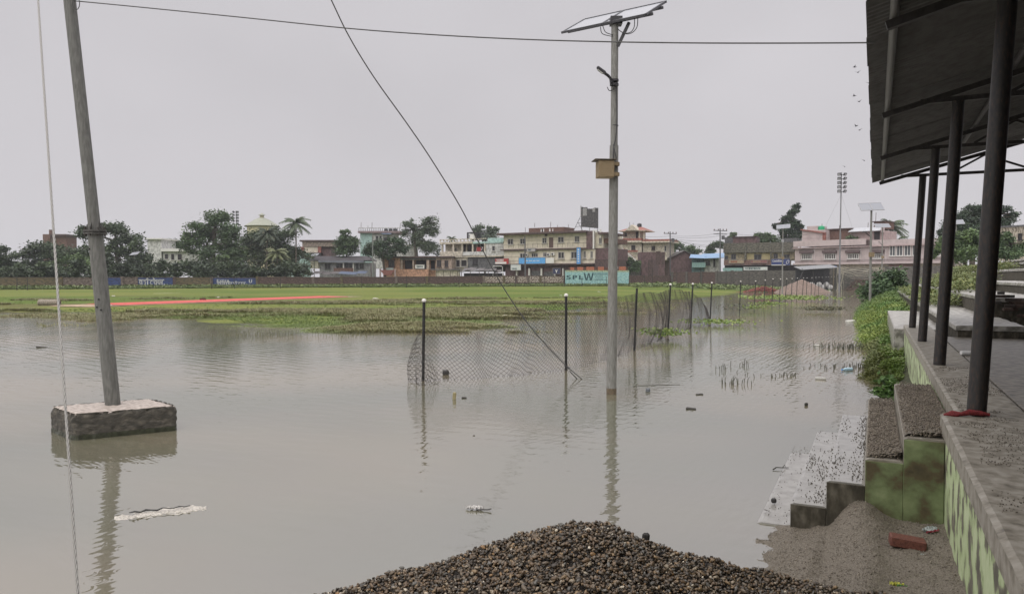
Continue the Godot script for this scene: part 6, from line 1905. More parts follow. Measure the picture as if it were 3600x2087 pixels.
# ---------------------------------------------------------------- the mast at the left and its wires
func build_mast() -> void:
	var o := thing("concrete_footing", "weathered concrete block standing in the flood water under the steel mast", "footing", Vector3(-5.70, 0, -10.83))
	var b := Buf.new()
	var f := noise(2.2, 3, 51)
	var skew := Basis(Vector3(0.842, 0, -0.54), Vector3.UP, Vector3(0.747, 0, 0.664))   # its corners are not square
	var low := Buf.new()                                            # rough cast sides, row by row, with broken upper edges
	var rows := [-0.5, -0.1, -0.02, 0.035, 0.07, 0.12, 0.17, 0.22, 0.27, 0.31, 0.335, 0.352, 0.362]
	var rim := func(k: int, y: float) -> Vector3:
		var u := float(posmod(k, 96)) / 24.0
		var e := u - floorf(u)
		var c := [Vector3(-0.665, 0, 0.48), Vector3(0.655, 0, 0.48), Vector3(0.655, 0, -0.48), Vector3(-0.665, 0, -0.48)]
		var p: Vector3 = (c[int(u) % 4] as Vector3).lerp(c[(int(u) + 1) % 4], e)
		var out: Vector3 = p * (1.0 - 0.05 * pow(absf(e - 0.5) * 2.0, 10.0))
		var chip := maxf(0.0, f.get_noise_2d(k * 0.33, y * 3.0) - 0.05)
		var edge := smoothstep(0.29, 0.36, y)
		out *= 1.0 + f.get_noise_3d(p.x * 3.0, y * 4.0, p.z * 3.0) * 0.025 - edge * (0.02 + chip * 0.22)
		return skew * Vector3(out.x, y - edge * chip * 0.05, out.z)
	for r in rows.size() - 1:
		for k in 96:
			(low if rows[r] < 0.05 else b).quad(rim.call(k, rows[r]), rim.call(k + 1, rows[r]), rim.call(k + 1, rows[r + 1]), rim.call(k, rows[r + 1]))
	obj("waterline", low, tone("algae_band", 0.033, 0.036, 0.02, 0.4, 0.4, 0.35), o)
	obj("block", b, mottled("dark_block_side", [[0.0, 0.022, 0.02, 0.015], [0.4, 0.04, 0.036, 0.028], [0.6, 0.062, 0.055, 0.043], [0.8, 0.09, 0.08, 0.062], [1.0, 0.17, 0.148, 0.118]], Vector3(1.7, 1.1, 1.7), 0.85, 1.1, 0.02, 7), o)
	obj("top_skin", grid(span(-0.625, 0.615, 0.04), span(-0.445, 0.445, 0.04), func(x, z):
		var e := minf(minf(x + 0.625, 0.615 - x), minf(z + 0.445, 0.445 - z))
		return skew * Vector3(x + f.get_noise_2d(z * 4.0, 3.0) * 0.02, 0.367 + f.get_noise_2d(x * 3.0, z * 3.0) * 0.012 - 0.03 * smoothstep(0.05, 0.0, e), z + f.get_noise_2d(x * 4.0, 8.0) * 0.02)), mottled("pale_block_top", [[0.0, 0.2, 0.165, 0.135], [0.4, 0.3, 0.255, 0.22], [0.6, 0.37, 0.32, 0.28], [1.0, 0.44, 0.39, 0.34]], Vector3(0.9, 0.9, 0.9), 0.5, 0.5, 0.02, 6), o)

	o = thing("steel_mast", "leaning grey steel mast with a bolted flange standing on the concrete block", "mast", Vector3(-5.759, 0.337, -10.9) * Vector3(1, 0, 1))
	var steel := mottled("galvanised_mast", [[0.0, 0.075, 0.074, 0.064], [0.42, 0.105, 0.104, 0.094], [0.6, 0.128, 0.127, 0.115], [1.0, 0.16, 0.156, 0.142]], Vector3(0.4, 2.4, 0.4), 0.6, 0.15, 0.02, 6)
	var foot := Vector3(0, 0.33, 0)
	var joint: Vector3 = Vector3(-5.982, 2.84, -10.9) - o.position
	var top: Vector3 = joint + (Vector3(-6.298, 6.14, -10.9) - Vector3(-5.982, 2.84, -10.9)).normalized() * 13.5
	b = Buf.new()
	b.tube([foot, joint], [0.102, 0.099], 24)
	obj("lower_tube", b, steel, o)
	b = Buf.new()
	b.tube([joint + Vector3(0, 0.0, 0), joint + (top - joint) * 0.35, top], [0.081, 0.08, 0.06], 24)
	obj("upper_tube", b, steel, o)
	for dy in [-0.012, 0.024]:
		b = Buf.new()
		b.tube([joint + Vector3(0, dy - 0.012, 0), joint + Vector3(0, dy + 0.012, 0)], [0.152], 24)
		obj("flange", b, tone("flange_steel", 0.07, 0.066, 0.06, 0.4, 0.3, 0.6), o)
	for k in 8:
		var a := TAU * k / 8.0
		var d := Vector3(cos(a), 0, sin(a))
		b = Buf.new()
		b.tube([joint + d * 0.13 - Vector3(0, 0.05, 0), joint + d * 0.13 + Vector3(0, 0.075, 0)], [0.009], 6)
		obj("bolt", b, plain("rusty_bolt", 0.045, 0.035, 0.03, 0.7), o)
		if k % 2 == 0:
			b = Buf.new()
			var n := d.cross(Vector3.UP) * 0.004
			var p0 := joint + d * 0.08 + Vector3(0, 0.04, 0)
			var p1 := joint + d * 0.148 + Vector3(0, 0.04, 0)
			var p2 := joint + d * 0.082 + Vector3(-0.012, 0.15, 0)
			b.tri(p0 + n, p1 + n, p2 + n); b.tri(p0 - n, p2 - n, p1 - n); b.quad(p1 + n, p1 - n, p2 - n, p2 + n)
			obj("gusset", b, plain("flange_dark", 0.06, 0.058, 0.052, 0.6), o)
	var axis := (joint - foot)
	for e in [[0.905, -0.6], [0.62, 0.1], [0.575, -0.3], [0.56, 0.25]]:
		b = Buf.new()
		var p: Vector3 = foot + axis * e[0] + Vector3(sin(e[1]), 0, cos(e[1])) * 0.101
		b.tube([p, p + Vector3(sin(e[1]), 0, cos(e[1])) * 0.012], [0.012], 8)
		obj("bolt_hole", b, plain("hole_black", 0.012, 0.012, 0.012, 0.9), o)
	b = Buf.new()
	b.tube([foot - Vector3(0, 0.0, 0), foot + axis * 0.012], [0.135, 0.11], 18)
	obj("foot_collar", b, tone("flange_steel", 0.07, 0.066, 0.06, 0.4, 0.3, 0.6), o)

	# the twisted stay close to the camera
	var peak: Vector3 = o.position + top
	o = thing("wire_rope", "twisted steel wire rope stay running down past the camera at left", "wire rope", Vector3(-1.415, 1.116, -2.45))
	var a1: Vector3 = peak - o.position
	var t := a1.normalized()
	var a0: Vector3 = t * -1.5
	var x := Vector3.RIGHT.cross(t).normalized()
	var y := t.cross(x)
	for k in 3:
		var pts := []
		var l := a0.distance_to(a1)
		for i in 1500:
			var u := i / 1499.0
			var a := TAU * (k / 3.0 + u * l / 0.075)
			pts.append(a0 + (a1 - a0) * u + (x * cos(a) + y * sin(a)) * 0.0027)
		b = Buf.new()
		b.tube(pts, [0.0027], 6, false)
		obj("strand", b, plain("rope_steel", 0.3, 0.29, 0.27, 0.5, 0.2), o)

	# guy wire to an anchor in the water, and the overhead cable to the roof
	o = thing("guy_wire", "sagging guy wire coming down out of the sky to an anchor by the fence", "guy wire", Vector3(1.225, 0.223, -16.3))
	var dark := plain("wire_dark", 0.055, 0.053, 0.05, 0.6)
	b = Buf.new()
	var gp := [peak, peak.lerp(Vector3(-3.185, 7.079, -13.5), 0.33), peak.lerp(Vector3(-3.185, 7.079, -13.5), 0.62), peak.lerp(Vector3(-3.185, 7.079, -13.5), 0.86), Vector3(-3.185, 7.079, -13.5), Vector3(-2.909, 6.489, -13.7), Vector3(-2.519, 5.844, -13.94), Vector3(-1.979, 5.092, -14.3), Vector3(-1.556, 4.471, -14.6), Vector3(-1.034, 3.615, -14.9), Vector3(-0.648, 2.864, -15.15), Vector3(-0.247, 2.109, -15.4), Vector3(0.252, 1.342, -15.7), Vector3(0.73, 0.759, -16), Vector3(1.225, 0.241, -16.3)]
	var loc := []
	for p in smooth(gp, 5): loc.append(p - o.position)
	b.tube(loc, [0.011], 6, false)
	obj("wire", b, dark, o)
	for e in [[Vector3(1.225, 0.241, -16.3), Vector3(1.528, -0.012, -16.35)], [Vector3(1.243, 0.179, -16.3), Vector3(1.444, -0.036, -16.4)], [Vector3(1.528, -0.012, -16.35), Vector3(1.296, -0.146, -16.3)]]:
		b = Buf.new()
		b.tube([e[0] - o.position, e[1] - o.position], [0.011], 6)
		obj("anchor_strand", b, dark, o)
	b = Buf.new()
	b.ball(Vector3(1.216, 0.249, -16.3) - o.position, Vector3(0.035, 0.03, 0.03), 8, 6)
	obj("clamp", b, dark, o)
	o = thing("overhead_cable", "thin black cable slung from the mast across the sky to the stand's roof", "cable", Vector3(-6.241, 6.128, -10.9))
	b = Buf.new()
	loc = []
	for p in smooth([Vector3(-6.287, 6.134, -10.9), Vector3(-5.227, 5.942, -10.6), Vector3(-3.536, 5.622, -10.1), Vector3(-2.038, 5.317, -9.6), Vector3(-0.879, 5.109, -9.2), Vector3(0.187, 4.932, -8.8), Vector3(1.07, 4.783, -8.4), Vector3(1.869, 4.648, -8), Vector3(2.599, 4.539, -7.65), Vector3(3.255, 4.435, -7.3), Vector3(3.425, 4.407, -7.2)], 4): loc.append(p - o.position)
	b.tube(loc, [0.0075], 6, false)
	obj("wire", b, dark, o)
	b = Buf.new()
	loc = []
	for k in 13: loc.append(Vector3(-6.161, 6.065, -10.82) - o.position + Vector3(cos(TAU * k / 12.0) * 0.05, sin(TAU * k / 12.0) * 0.09, 0))
	b.tube(loc, [0.006], 5, false)
	obj("loop", b, dark, o)


func smooth(p: Array, per: int) -> Array:                        # a soft curve through the points
	var out := []
	for i in p.size() - 1:
		var a: Vector3 = p[maxi(i - 1, 0)]
		var b: Vector3 = p[i]
		var c: Vector3 = p[i + 1]
		var d: Vector3 = p[mini(i + 2, p.size() - 1)]
		for k in per: out.append(b.cubic_interpolate(c, a, d, float(k) / per))
	out.append(p[p.size() - 1])
	return out


# ---------------------------------------------------------------- solar street lamps and floodlights
func solar_panel(parent: Node3D, c: Vector3, along: Vector3, up: Vector3, cells: Material, frame: Material, fine: bool) -> void:   # two panels side by side; c is the middle of the low edge
	var n := along.cross(up).normalized()
	if n.y < 0.0: n = -n
	var bs := Basis(along.normalized(), n, along.normalized().cross(n))
	var l := along.length()
	var w := up.length()
	for s in [-0.5, 0.5]:
		var b := Buf.new()
		b.box(c + along * (0.5 * s) + up * 0.5, Vector3(l * 0.5 - 0.05, 0.02, w - 0.05), bs)
		var p := obj("panel", b, cells, parent)
		b = Buf.new()
		for e in [0.0, 1.0]:
			b.box(c + along * (0.5 * s) + up * e, Vector3(l * 0.5 - 0.004, 0.042, 0.035), bs)
			b.box(c + along * (0.5 * s + (e - 0.5) * 0.49) + up * 0.5, Vector3(0.035, 0.04, w - 0.036), bs)
		obj("frame", b, frame, p)
	for e in [0.28, 0.76]:
		var b := Buf.new()
		b.box(c + up * e - n * 0.055, Vector3(l * 1.02, 0.05, 0.045), bs)
		obj("rail", b, frame, parent)


func build_solar_lamps() -> void:
	var o := thing("solar_street_lamp", "solar street lamp with two panels and a rusty battery box standing in the water", "street lamp", Vector3(1.879, 0, -14.272))
	var base := o.position
	var zinc := mottled("galvanised_pole", [[0.0, 0.115, 0.11, 0.095], [0.4, 0.16, 0.157, 0.14], [0.6, 0.19, 0.187, 0.17], [1.0, 0.235, 0.23, 0.215]], Vector3(0.3, 2.0, 0.3), 0.55, 0.1, 0.02, 6)
	var black := plain("lamp_black", 0.022, 0.021, 0.024, 0.5)
	var d := -base.z
	var mid: Vector3 = Vector3(1.923, 4.676, -14.35) - base
	var top: Vector3 = Vector3(1.93, 6.934, -14.35) - base
	var b := Buf.new()
	b.tube([Vector3(0, -0.5, 0), Vector3(0, 0.02, 0), mid], [0.094, 0.094, 0.083], 20)
	obj("lower_pole", b, zinc, o)
	b = Buf.new()
	b.tube([mid - Vector3(0, 0.03, 0), top], [0.069, 0.067], 20)
	obj("upper_pole", b, zinc, o)
	b = Buf.new()
	b.tube([Vector3(0, -0.1, 0), Vector3(0, 0.11, 0)], [0.0955, 0.0955], 20, false)
	obj("waterline_stain", b, tone("waterline_mud", 0.12, 0.09, 0.055, 0.2, 0.35, 0.7), o)
	var cell := plain("panel_cells", 0.30, 0.31, 0.33, 0.18)
	cell.metallic_specular = 0.9
	var f1: Vector3 = Vector3(0.965, 6.959, -14.9) - base
	var f2: Vector3 = Vector3(2.413, 6.951, -13.87) - base
	var k1: Vector3 = Vector3(1.496, 7.428, -15.5) - base
	var k2: Vector3 = Vector3(2.926, 7.431, -14.6) - base
	solar_panel(o, (f1 + f2) * 0.5, f2 - f1, ((k1 - f1) + (k2 - f2)) * 0.5, cell, plain("panel_frame", 0.06, 0.06, 0.068, 0.5), true)
	b = Buf.new()
	b.box(top + Vector3(0.02, 0.06, 0), Vector3(0.22, 0.14, 0.2))
	obj("head_bracket", b, black, o)
	b = Buf.new()
	b.bar(top + Vector3(0.05, -0.42, 0.05), top + Vector3(0.25, 0.0, 0.12), 0.05, 0.05)
	obj("strut", b, black, o)
	for e in [[Vector3(1.654, 6.872, -14.3), Vector3(1.685, 6.752, -14.3), Vector3(1.822, 6.707, -14.3), Vector3(1.913, 6.699, -14.3)], [Vector3(1.7, 6.888, -14.3), Vector3(1.745, 6.782, -14.3), Vector3(1.844, 6.737, -14.3), Vector3(1.913, 6.722, -14.3)], [Vector3(2.319, 6.97, -14.1), Vector3(2.304, 6.807, -14.1), Vector3(2.215, 6.703, -14.1), Vector3(2.095, 6.681, -14.1), Vector3(2.003, 6.812, -14.3), Vector3(1.958, 6.872, -14.3)], [Vector3(2.259, 6.955, -14.1), Vector3(2.252, 6.807, -14.1), Vector3(2.185, 6.711, -14.1), Vector3(2.065, 6.688, -14.1)]]:
		b = Buf.new()
		var pts := []
		for p in smooth(e, 5): pts.append(p - base)
		b.tube(pts, [0.008], 5, false)
		obj("cable", b, black, o)
	b = Buf.new()                                                   # lamp arm and head
	var c: Vector3 = Vector3(1.909, 5.82, -14.25) - base
	b.tube([c + Vector3(-0.06, -0.05, 0.06), Vector3(1.828, 5.877, -14.15) - base, Vector3(1.776, 5.916, -14.1) - base, Vector3(1.681, 5.949, -14) - base], [0.028, 0.028, 0.028, 0.028], 10)
	obj("arm", b, black, o)
	b = Buf.new()
	var hd: Vector3 = Vector3(1.631, 5.976, -13.95) - base
	b.bev(hd, Vector3(0.2, 0.05, 0.11), 0.02, Basis(Vector3.BACK, -0.62))
	var lamp := obj("lamp_head", b, black, o)
	b = Buf.new()
	b.bev(hd + Vector3(-0.02, -0.028, 0.0), Vector3(0.12, 0.008, 0.08), 0.002, Basis(Vector3.BACK, -0.62))
	obj("lens", b, plain("lamp_lens", 0.4, 0.4, 0.38, 0.3), lamp)
	for y in [0.03, -0.05]:
		b = Buf.new()
		b.tube([c + Vector3(-0.0, y, 0.1 - 0.1), c + Vector3(0.0, y + 0.035, 0.0)], [0.083], 16)
		obj("clamp", b, black, o)
	b = Buf.new()
	var loop := []
	for p in smooth([Vector3(1.768, 5.72, -14.15), Vector3(1.798, 5.66, -14.15), Vector3(1.865, 5.672, -14.2), Vector3(1.909, 5.73, -14.25)], 4): loop.append(p - base)
	b.tube(loop, [0.008], 5, false)
	obj("cable", b, black, o)
	b = Buf.new()
	loop = []
	for p in smooth([Vector3(1.946, 5.735, -14.24), Vector3(1.963, 5.17, -14.24), Vector3(1.94, 4.829, -14.23), Vector3(1.902, 4.639, -14.22), Vector3(1.885, 4.372, -14.2)], 6): loop.append(p - base)
	b.tube(loop, [0.009], 5, false)
	obj("cable", b, black, o)
	b = Buf.new()
	loop = []
	for p in smooth([Vector3(1.891, 4.673, -14.2), Vector3(1.914, 4.545, -14.2), Vector3(1.948, 4.412, -14.22), Vector3(1.923, 4.334, -14.2)], 6): loop.append(p - base)
	b.tube(loop, [0.008], 5, false)
	obj("cable", b, black, o)
	# battery box
	var bx: Vector3 = Vector3(1.736, 4.209, -14.22) - base
	var rust := mottled("rusty_box", [[0.0, 0.06, 0.04, 0.02], [0.4, 0.15, 0.105, 0.055], [0.6, 0.25, 0.19, 0.11], [1.0, 0.32, 0.27, 0.18]], Vector3(0.25, 0.4, 0.25), 0.8, 0.1, 0.025, 6)
	b = Buf.new()
	b.bev(bx, Vector3(0.29, 0.31, 0.3), 0.008, Basis(Vector3.UP, 0.1))
	var box := obj("battery_box", b, rust, o)
	b = Buf.new()
	b.box(bx + Vector3(-0.02, 0.168, 0.0), Vector3(0.4, 0.015, 0.36), Basis(Vector3.UP, 0.1))
	obj("lid", b, tone("box_lid", 0.09, 0.07, 0.045, 0.4), box)
	for dy in [0.1, -0.09]:
		b = Buf.new()
		b.tube([bx + Vector3(0.17, dy - 0.03, 0), bx + Vector3(0.17, dy + 0.03, 0)], [0.105], 16)
		obj("box_clamp", b, rust, o)
	b = Buf.new()                                                   # tape round the pole
	var tp: Vector3 = Vector3(1.916, 2.446, -14.37) - base
	b.tube([tp - Vector3(0, 0.03, 0), tp + Vector3(0, 0.07, 0)], [0.096, 0.097], 18)
	obj("red_tape", b, tone("tape_red", 0.12, 0.045, 0.04, 0.2, 0.4), o)
	b = Buf.new()
	b.tube([tp - Vector3(0, 0.085, 0), tp - Vector3(0, 0.035, 0)], [0.098, 0.096], 18)
	obj("white_tape", b, tone("tape_white", 0.4, 0.34, 0.33, 0.2, 0.4), o)
	b = Buf.new()
	var tb: Vector3 = Vector3(1.936, 4.052, -14.35) - base
	b.tube([Vector3(1.931, 5.056, -14.35) - base, Vector3(1.931, 5.041, -14.35) - base], [0.073], 16)
	obj("strap", b, black, o)

	# the far ones: [foot, height, panel bearing, label]
	var fars := [[Vector3(25.043, 0.014, -53), 6.85, 0.12, 1.55, "solar street lamp with two level panels in front of the ball net"], [Vector3(35.653, 0.916, -100), 8.6, 0.35, 1.7, "solar street lamp in front of the navy shop sign"], [Vector3(-43.799, 0.042, -168), 6.9, 0.35, 1.9, "solar street lamp at the wall left of the peach house"], [Vector3(-69.706, -0.048, -140), 6.3, 0.35, 1.9, "solar street lamp at the wall right of the steel mast"], [Vector3(50.719, 0.864, -104), 9.0, 0.0, 2.1, "solar street lamp with a lower panel right of the ball net"], [Vector3(53.777, 1.314, -92), 8.6, 0.2, 1.7, "solar street lamp panel showing among the trees behind the columns"]]
	for i in fars.size():
		var e = fars[i]
		o = thing("solar_street_lamp", e[4], "street lamp", e[0] * Vector3(1, 0, 1))
		var h: float = e[1]
		b = Buf.new()
		b.tube([Vector3(0, -0.5, 0), Vector3(0, h * 0.6, 0), Vector3(0.02, h, 0)], [0.09, 0.08, 0.065], 10)
		obj("pole", b, zinc, o)
		var w: float = e[3]
		var r: float = e[2]
		solar_panel(o, Vector3(0, h, 0.3) + Vector3(-0.25, 0, 0) * r, Vector3(cos(r), 0.0, sin(r)) * w + Vector3(0, r * 0.35, 0), Vector3(0.5 * r * 2.0, 0.55, -0.72), plain("far_panel", 0.2, 0.21, 0.23, 0.3), plain("panel_frame_pale", 0.3, 0.3, 0.31, 0.5), false)
		b = Buf.new()
		b.tube([Vector3(0, h * 0.73, 0), Vector3(-0.45, h * 0.77, 0.2)], [0.03], 6)
		obj("arm", b, black, o)
		b = Buf.new()
		b.bev(Vector3(-0.55, h * 0.78, 0.24), Vector3(0.3, 0.05, 0.12), 0.01)
		obj("lamp_head", b, black, o)
		b = Buf.new()
		b.bev(Vector3(0, h * 0.55, 0.15), Vector3(0.3, 0.32, 0.26), 0.01)
		obj("battery_box", b, rust, o)
	floodlight(Vector3(48.332, 0.162, -112), 17.6, "tall floodlight mast with ten lamps standing before the pink building")
	floodlight(Vector3(-57.73, 0.145, -160), 16.2, "distant floodlight mast with ten lamps in front of the left trees")


func floodlight(foot: Vector3, h: float, label: String) -> void:
	var o := thing("floodlight_mast", label, "floodlight", foot * Vector3(1, 0, 1), 0.0, "floodlight masts around the field")
	var steel := plain("mast_grey", 0.16, 0.16, 0.165, 0.6)
	var b := Buf.new()
	var lean := -0.35 if foot.x < 0.0 else 0.15
	b.tube([Vector3(0, -0.5, 0), Vector3(lean * 0.5, h * 0.5, 0)], [0.13, 0.12], 10)
	obj("lower_tube", b, steel, o)
	b = Buf.new()
	b.tube([Vector3(lean * 0.5, h * 0.5 - 0.1, 0), Vector3(lean, h, 0)], [0.095, 0.07], 10)
	obj("upper_tube", b, steel, o)
	var black := plain("flood_black", 0.028, 0.028, 0.032, 0.5)
	for k in 5:
		var y := h - 0.35 - k * 0.62
		b = Buf.new()
		b.bar(Vector3(lean - 0.55, y, 0.1), Vector3(lean + 0.55, y, 0.1), 0.07, 0.07)
		obj("crossbar", b, black, o)
		for x in [-0.45, 0.4]:
			b = Buf.new()
			var bs := Basis.from_euler(Vector3(0.5, -0.5 if x < 0.0 else 0.4, 0))
			b.bev(Vector3(lean + x, y + 0.04, 0.32), Vector3(0.5, 0.42, 0.2), 0.03, bs)
			var l := obj("lamp", b, black, o)
			b = Buf.new()
			b.box(Vector3(lean + x, y + 0.04, 0.32) + bs.z * 0.105, Vector3(0.36, 0.3, 0.012), bs)
			obj("glass", b, plain("flood_glass", 0.3, 0.3, 0.32, 0.15), l)
	for e in [Vector3(-4.2, h * 0.28, -1.0), Vector3(3.6, h * 0.3, -1.0)]:
		b = Buf.new()
		b.tube([Vector3(lean, h - 3.2, 0), Vector3(lean, h - 3.2, 0) + (e - Vector3(0, h - 3.2, 0)) * 1.4], [0.011], 4, false)
		obj("stay", b, plain("stay_grey", 0.25, 0.25, 0.25, 0.6), o)


# ---------------------------------------------------------------- the fence in the water
func fence_post(h: float, lean: float, m: Material, cap: Material, o: Node3D) -> void:
	var b := Buf.new()
	b.tube([Vector3(-lean * 0.3, -0.5, 0), Vector3(0, 0, 0), Vector3(lean, h, 0)], [0.03], 10)
	obj("pipe", b, m, o)
	b = Buf.new()
	b.lathe(Vector3(lean, h - 0.02, 0), [[0.036, 0.0], [0.045, 0.012], [0.045, 0.035], [0.03, 0.06], [0.002, 0.07]], 12)
	obj("cap", b, cap, o)


func build_fence() -> void:
	var black := plain("post_black", 0.013, 0.0125, 0.012, 0.45)
	var white := plain("post_cap", 0.6, 0.58, 0.54, 0.6)
	var feet := [Vector3(-1.888, -0.006, -16.05), Vector3(1.278, -0.01, -17.9), Vector3(3.65, -0.006, -22.6), Vector3(5.889, -0.008, -28.6), Vector3(7.69, -0.001, -32.6), Vector3(9.782, -0.004, -37.4)]
	var heights := [1.70, 1.77, 1.87, 1.92, 1.91, 1.92]
	var leans := [0.024, 0.0, 0.075, 0.09, 0.085, 0.075]
	var o := thing("wire_fence", "sagging chain link fence on black posts standing in the flood water", "fence", feet[0] * Vector3(1, 0, 1))
	for i in feet.size():
		var p: Vector3 = feet[i] * Vector3(1, 0, 1) - o.position
		var b := Buf.new()
		b.tube([p + Vector3(-leans[i] * 0.3, -0.5, 0), p, p + Vector3(leans[i], heights[i], 0)], [0.032], 10)
		var post := obj("post", b, black, o)
		if i != 2:
			b = Buf.new()
			b.lathe(p + Vector3(leans[i], heights[i] - 0.02, 0), [[0.036, 0.0], [0.048, 0.012], [0.048, 0.035], [0.03, 0.06], [0.002, 0.07]], 12)
			obj("cap", b, white, post)
	# the mesh bays: top edge heights along each bay (fractions 0..1), bulging to the field side
	var tops := [[1.12, 1.16, 1.02, 0.98, 1.12, 1.34, 1.52, 1.62, 1.68], [1.68, 1.66, 1.62, 1.60, 1.64, 1.68, 1.70], [1.72, 1.70, 1.66, 1.72], [1.74, 1.70, 1.62, 1.6], [1.6, 1.3, 0.9, 0.2]]
	var f := noise(0.5, 2, 61)
	for i in 5:
		var a: Vector3 = feet[i] * Vector3(1, 0, 1) - o.position
		var c: Vector3 = feet[i + 1] * Vector3(1, 0, 1) - o.position
		obj("mesh_panel", chain_link(a, c, tops[i], f, float(i) * 10.0, 0.048 if i < 1 else 0.06, 0.0047 if i < 1 else 0.0042), plain("mesh_rust", 0.03, 0.023, 0.019, 0.7), o, "stuff")
	var a: Vector3 = Vector3.ZERO
	obj("mesh_panel", chain_link(a, a + Vector3(-0.13, 0, 0.3), [1.12, 1.0, 0.85], f, 71.0, 0.048, 0.0047), plain("mesh_rust", 0.03, 0.023, 0.019, 0.7), o, "stuff")
	obj("mesh_panel", chain_link(a + Vector3(-0.13, 0, 0.3), a + Vector3(0.38, 0, 0.42), [0.85, 0.6, 0.25], f, 82.0, 0.048, 0.0047), plain("mesh_rust", 0.03, 0.023, 0.019, 0.7), o, "stuff")

	# posts that have lost their mesh
	var bare := [[1821, 47, 692.5], [1857, 51, 692], [1880, 55, 689.5], [1901, 60, 686.5], [1919, 65, 687], [1933.5, 70, 686], [1948.5, 75, 685.5], [1961, 80, 684.5], [1975.5, 85, 683.8], [1985.5, 90, 683.8], [1997, 95, 683.5], [2006, 100, 682.5], [2015, 105, 682.3], [2022.5, 109, 682.3], [2031.5, 113, 682], [2038.5, 117, 681.5], [2045, 121, 681], [2052, 125, 680.5]]
	var nth := ["first", "second", "third", "fourth", "fifth", "sixth", "seventh", "eighth", "ninth", "tenth", "eleventh", "twelfth", "thirteenth", "fourteenth", "fifteenth", "sixteenth", "seventeenth", "eighteenth"]
	for i in bare.size():
		var e = bare[i]
		var d: float = e[1]
		var x: float = (e[0] - 1260.0) / 1868.0 * d
		var h: float = 2.2 - (e[2] - 682.0) / 1868.0 * d
		o = thing("fence_post", "bare black post with a white cap in the water, %s beyond the wire mesh" % nth[i], "fence post", Vector3(x, 0, -d), 0.0, "bare fence posts curving away through the water")
		fence_post(h, (0.06 + 0.03 * (i % 3)) * h * 0.5, black, white, o)
	for i in 20:                                                    # the thin posts round the far side of the field
		var px: float = [40, 66, 138, 520, 576, 690, 890, 1000, 1130, 1268, 1340, 1390, 1432, 1493, 1548, 1587, 1606, 1666, 1725, 1787][i] + 0.0
		var d := wall_depth(px) - 8.0
		o = thing("fence_post", "thin dark post in the grass before the far wall, %s of twenty from the left" % ["first", "second", "third", "fourth", "fifth", "sixth", "seventh", "eighth", "ninth", "tenth", "eleventh", "twelfth", "thirteenth", "fourteenth", "fifteenth", "sixteenth", "seventeenth", "eighteenth", "nineteenth", "last"][i], "fence post", Vector3((px - 1260.0) / 1868.0 * d, ground_at((px - 1260.0) / 1868.0 * d, -d), -d), 0.0, "thin posts along the far wall")
		var b := Buf.new()
		b.tube([Vector3(0, -0.3, 0), Vector3(rnd(-0.05, 0.05), rnd(1.7, 2.2) if px < 1600.0 else 3.3, 0)], [0.05], 6)
		obj("pipe", b, plain("post_dark", 0.03, 0.028, 0.026, 0.7), o)

	# the ball net
	o = thing("ball_net", "tall practice net of pale drooping netting on bamboo poles in the water", "net", Vector3(54.372, 0.042, -126))
	o.position.y = 0.0
	var bamboo := tone("bamboo", 0.26, 0.21, 0.13, 0.6, 0.3, 0.8)
	var net := plain("net_cord", 0.42, 0.39, 0.31, 0.9)
	var w := 7.15
	for e in [[0.0, 0.0], [0.35, -3.2], [w, 0.0], [w - 0.5, -3.2]]:
		var b := Buf.new()
		b.tube([Vector3(e[0], -0.4, e[1]), Vector3(e[0] + 0.1, 3.85, e[1])], [0.07, 0.06], 8)
		obj("pole", b, bamboo, o)
	for e in [[Vector3(0, 3.8, 0), Vector3(w, 3.85, 0)], [Vector3(0, 3.8, 0), Vector3(0.35, 3.8, -3.2)], [Vector3(w, 3.85, 0), Vector3(w - 0.5, 3.8, -3.2)]]:
		var b := Buf.new()
		b.tube([e[0], e[1]], [0.045], 6)
		obj("rail", b, bamboo, o)
	var r := Buf.new()                                              # gathered folds of netting along the top and at the sides
	for k in 9:
		var pts := []
		for i in 15:
			var t := i / 14.0
			pts.append(Vector3(w * t, 3.85 - 0.12 * k - (0.35 + 0.11 * k) * sin(PI * t) * (0.75 + 0.3 * sin(k * 2.1)) + 0.06 * sin(t * 17.0 + k), 0.08 * sin(k * 3.0) + 0.1))
		r.tube(pts, [0.03 if k < 5 else 0.014], 4, false)
	obj("gathered_fold", r, net, o, "stuff")
	r = Buf.new()
	for s in 2:
		for k in 16:
			var x0: float = rnd(-0.5, 0.75) if s == 0 else w + rnd(-1.1, 0.35)
			var x1 := x0 + rnd(-0.3, 0.3) + (0.55 if s == 0 else -0.6) * float(k % 4 == 0)
			var pts := []
			for i in 9:
				var t := i / 8.0
				pts.append(Vector3(lerpf(x1, x0, t) + 0.08 * sin(t * 9.0 + k), 3.8 - 3.9 * t, rnd(-1.6, 0.2) * 0.2))
			r.tube(pts, [rnd(0.011, 0.026)], 4, false)
	obj("hanging_fold", r, net, o, "stuff")
	r = Buf.new()                                                   # fine mesh of the back
	for k in 27: r.tube([Vector3(0.4 + k * 0.25, 0.0, -3.2), Vector3(0.4 + k * 0.25 + 0.1 * sin(k * 1.7), 3.5, -3.1)], [0.006], 3, false)
	for k in 13: r.tube([Vector3(0.35, 0.15 + k * 0.27, -3.2), Vector3(w * 0.5, 0.05 + k * 0.26, -3.3), Vector3(w - 0.5, 0.15 + k * 0.27, -3.2)], [0.006], 3, false)
	obj("back_net", r, plain("net_green", 0.09, 0.13, 0.1, 0.9), o, "stuff")


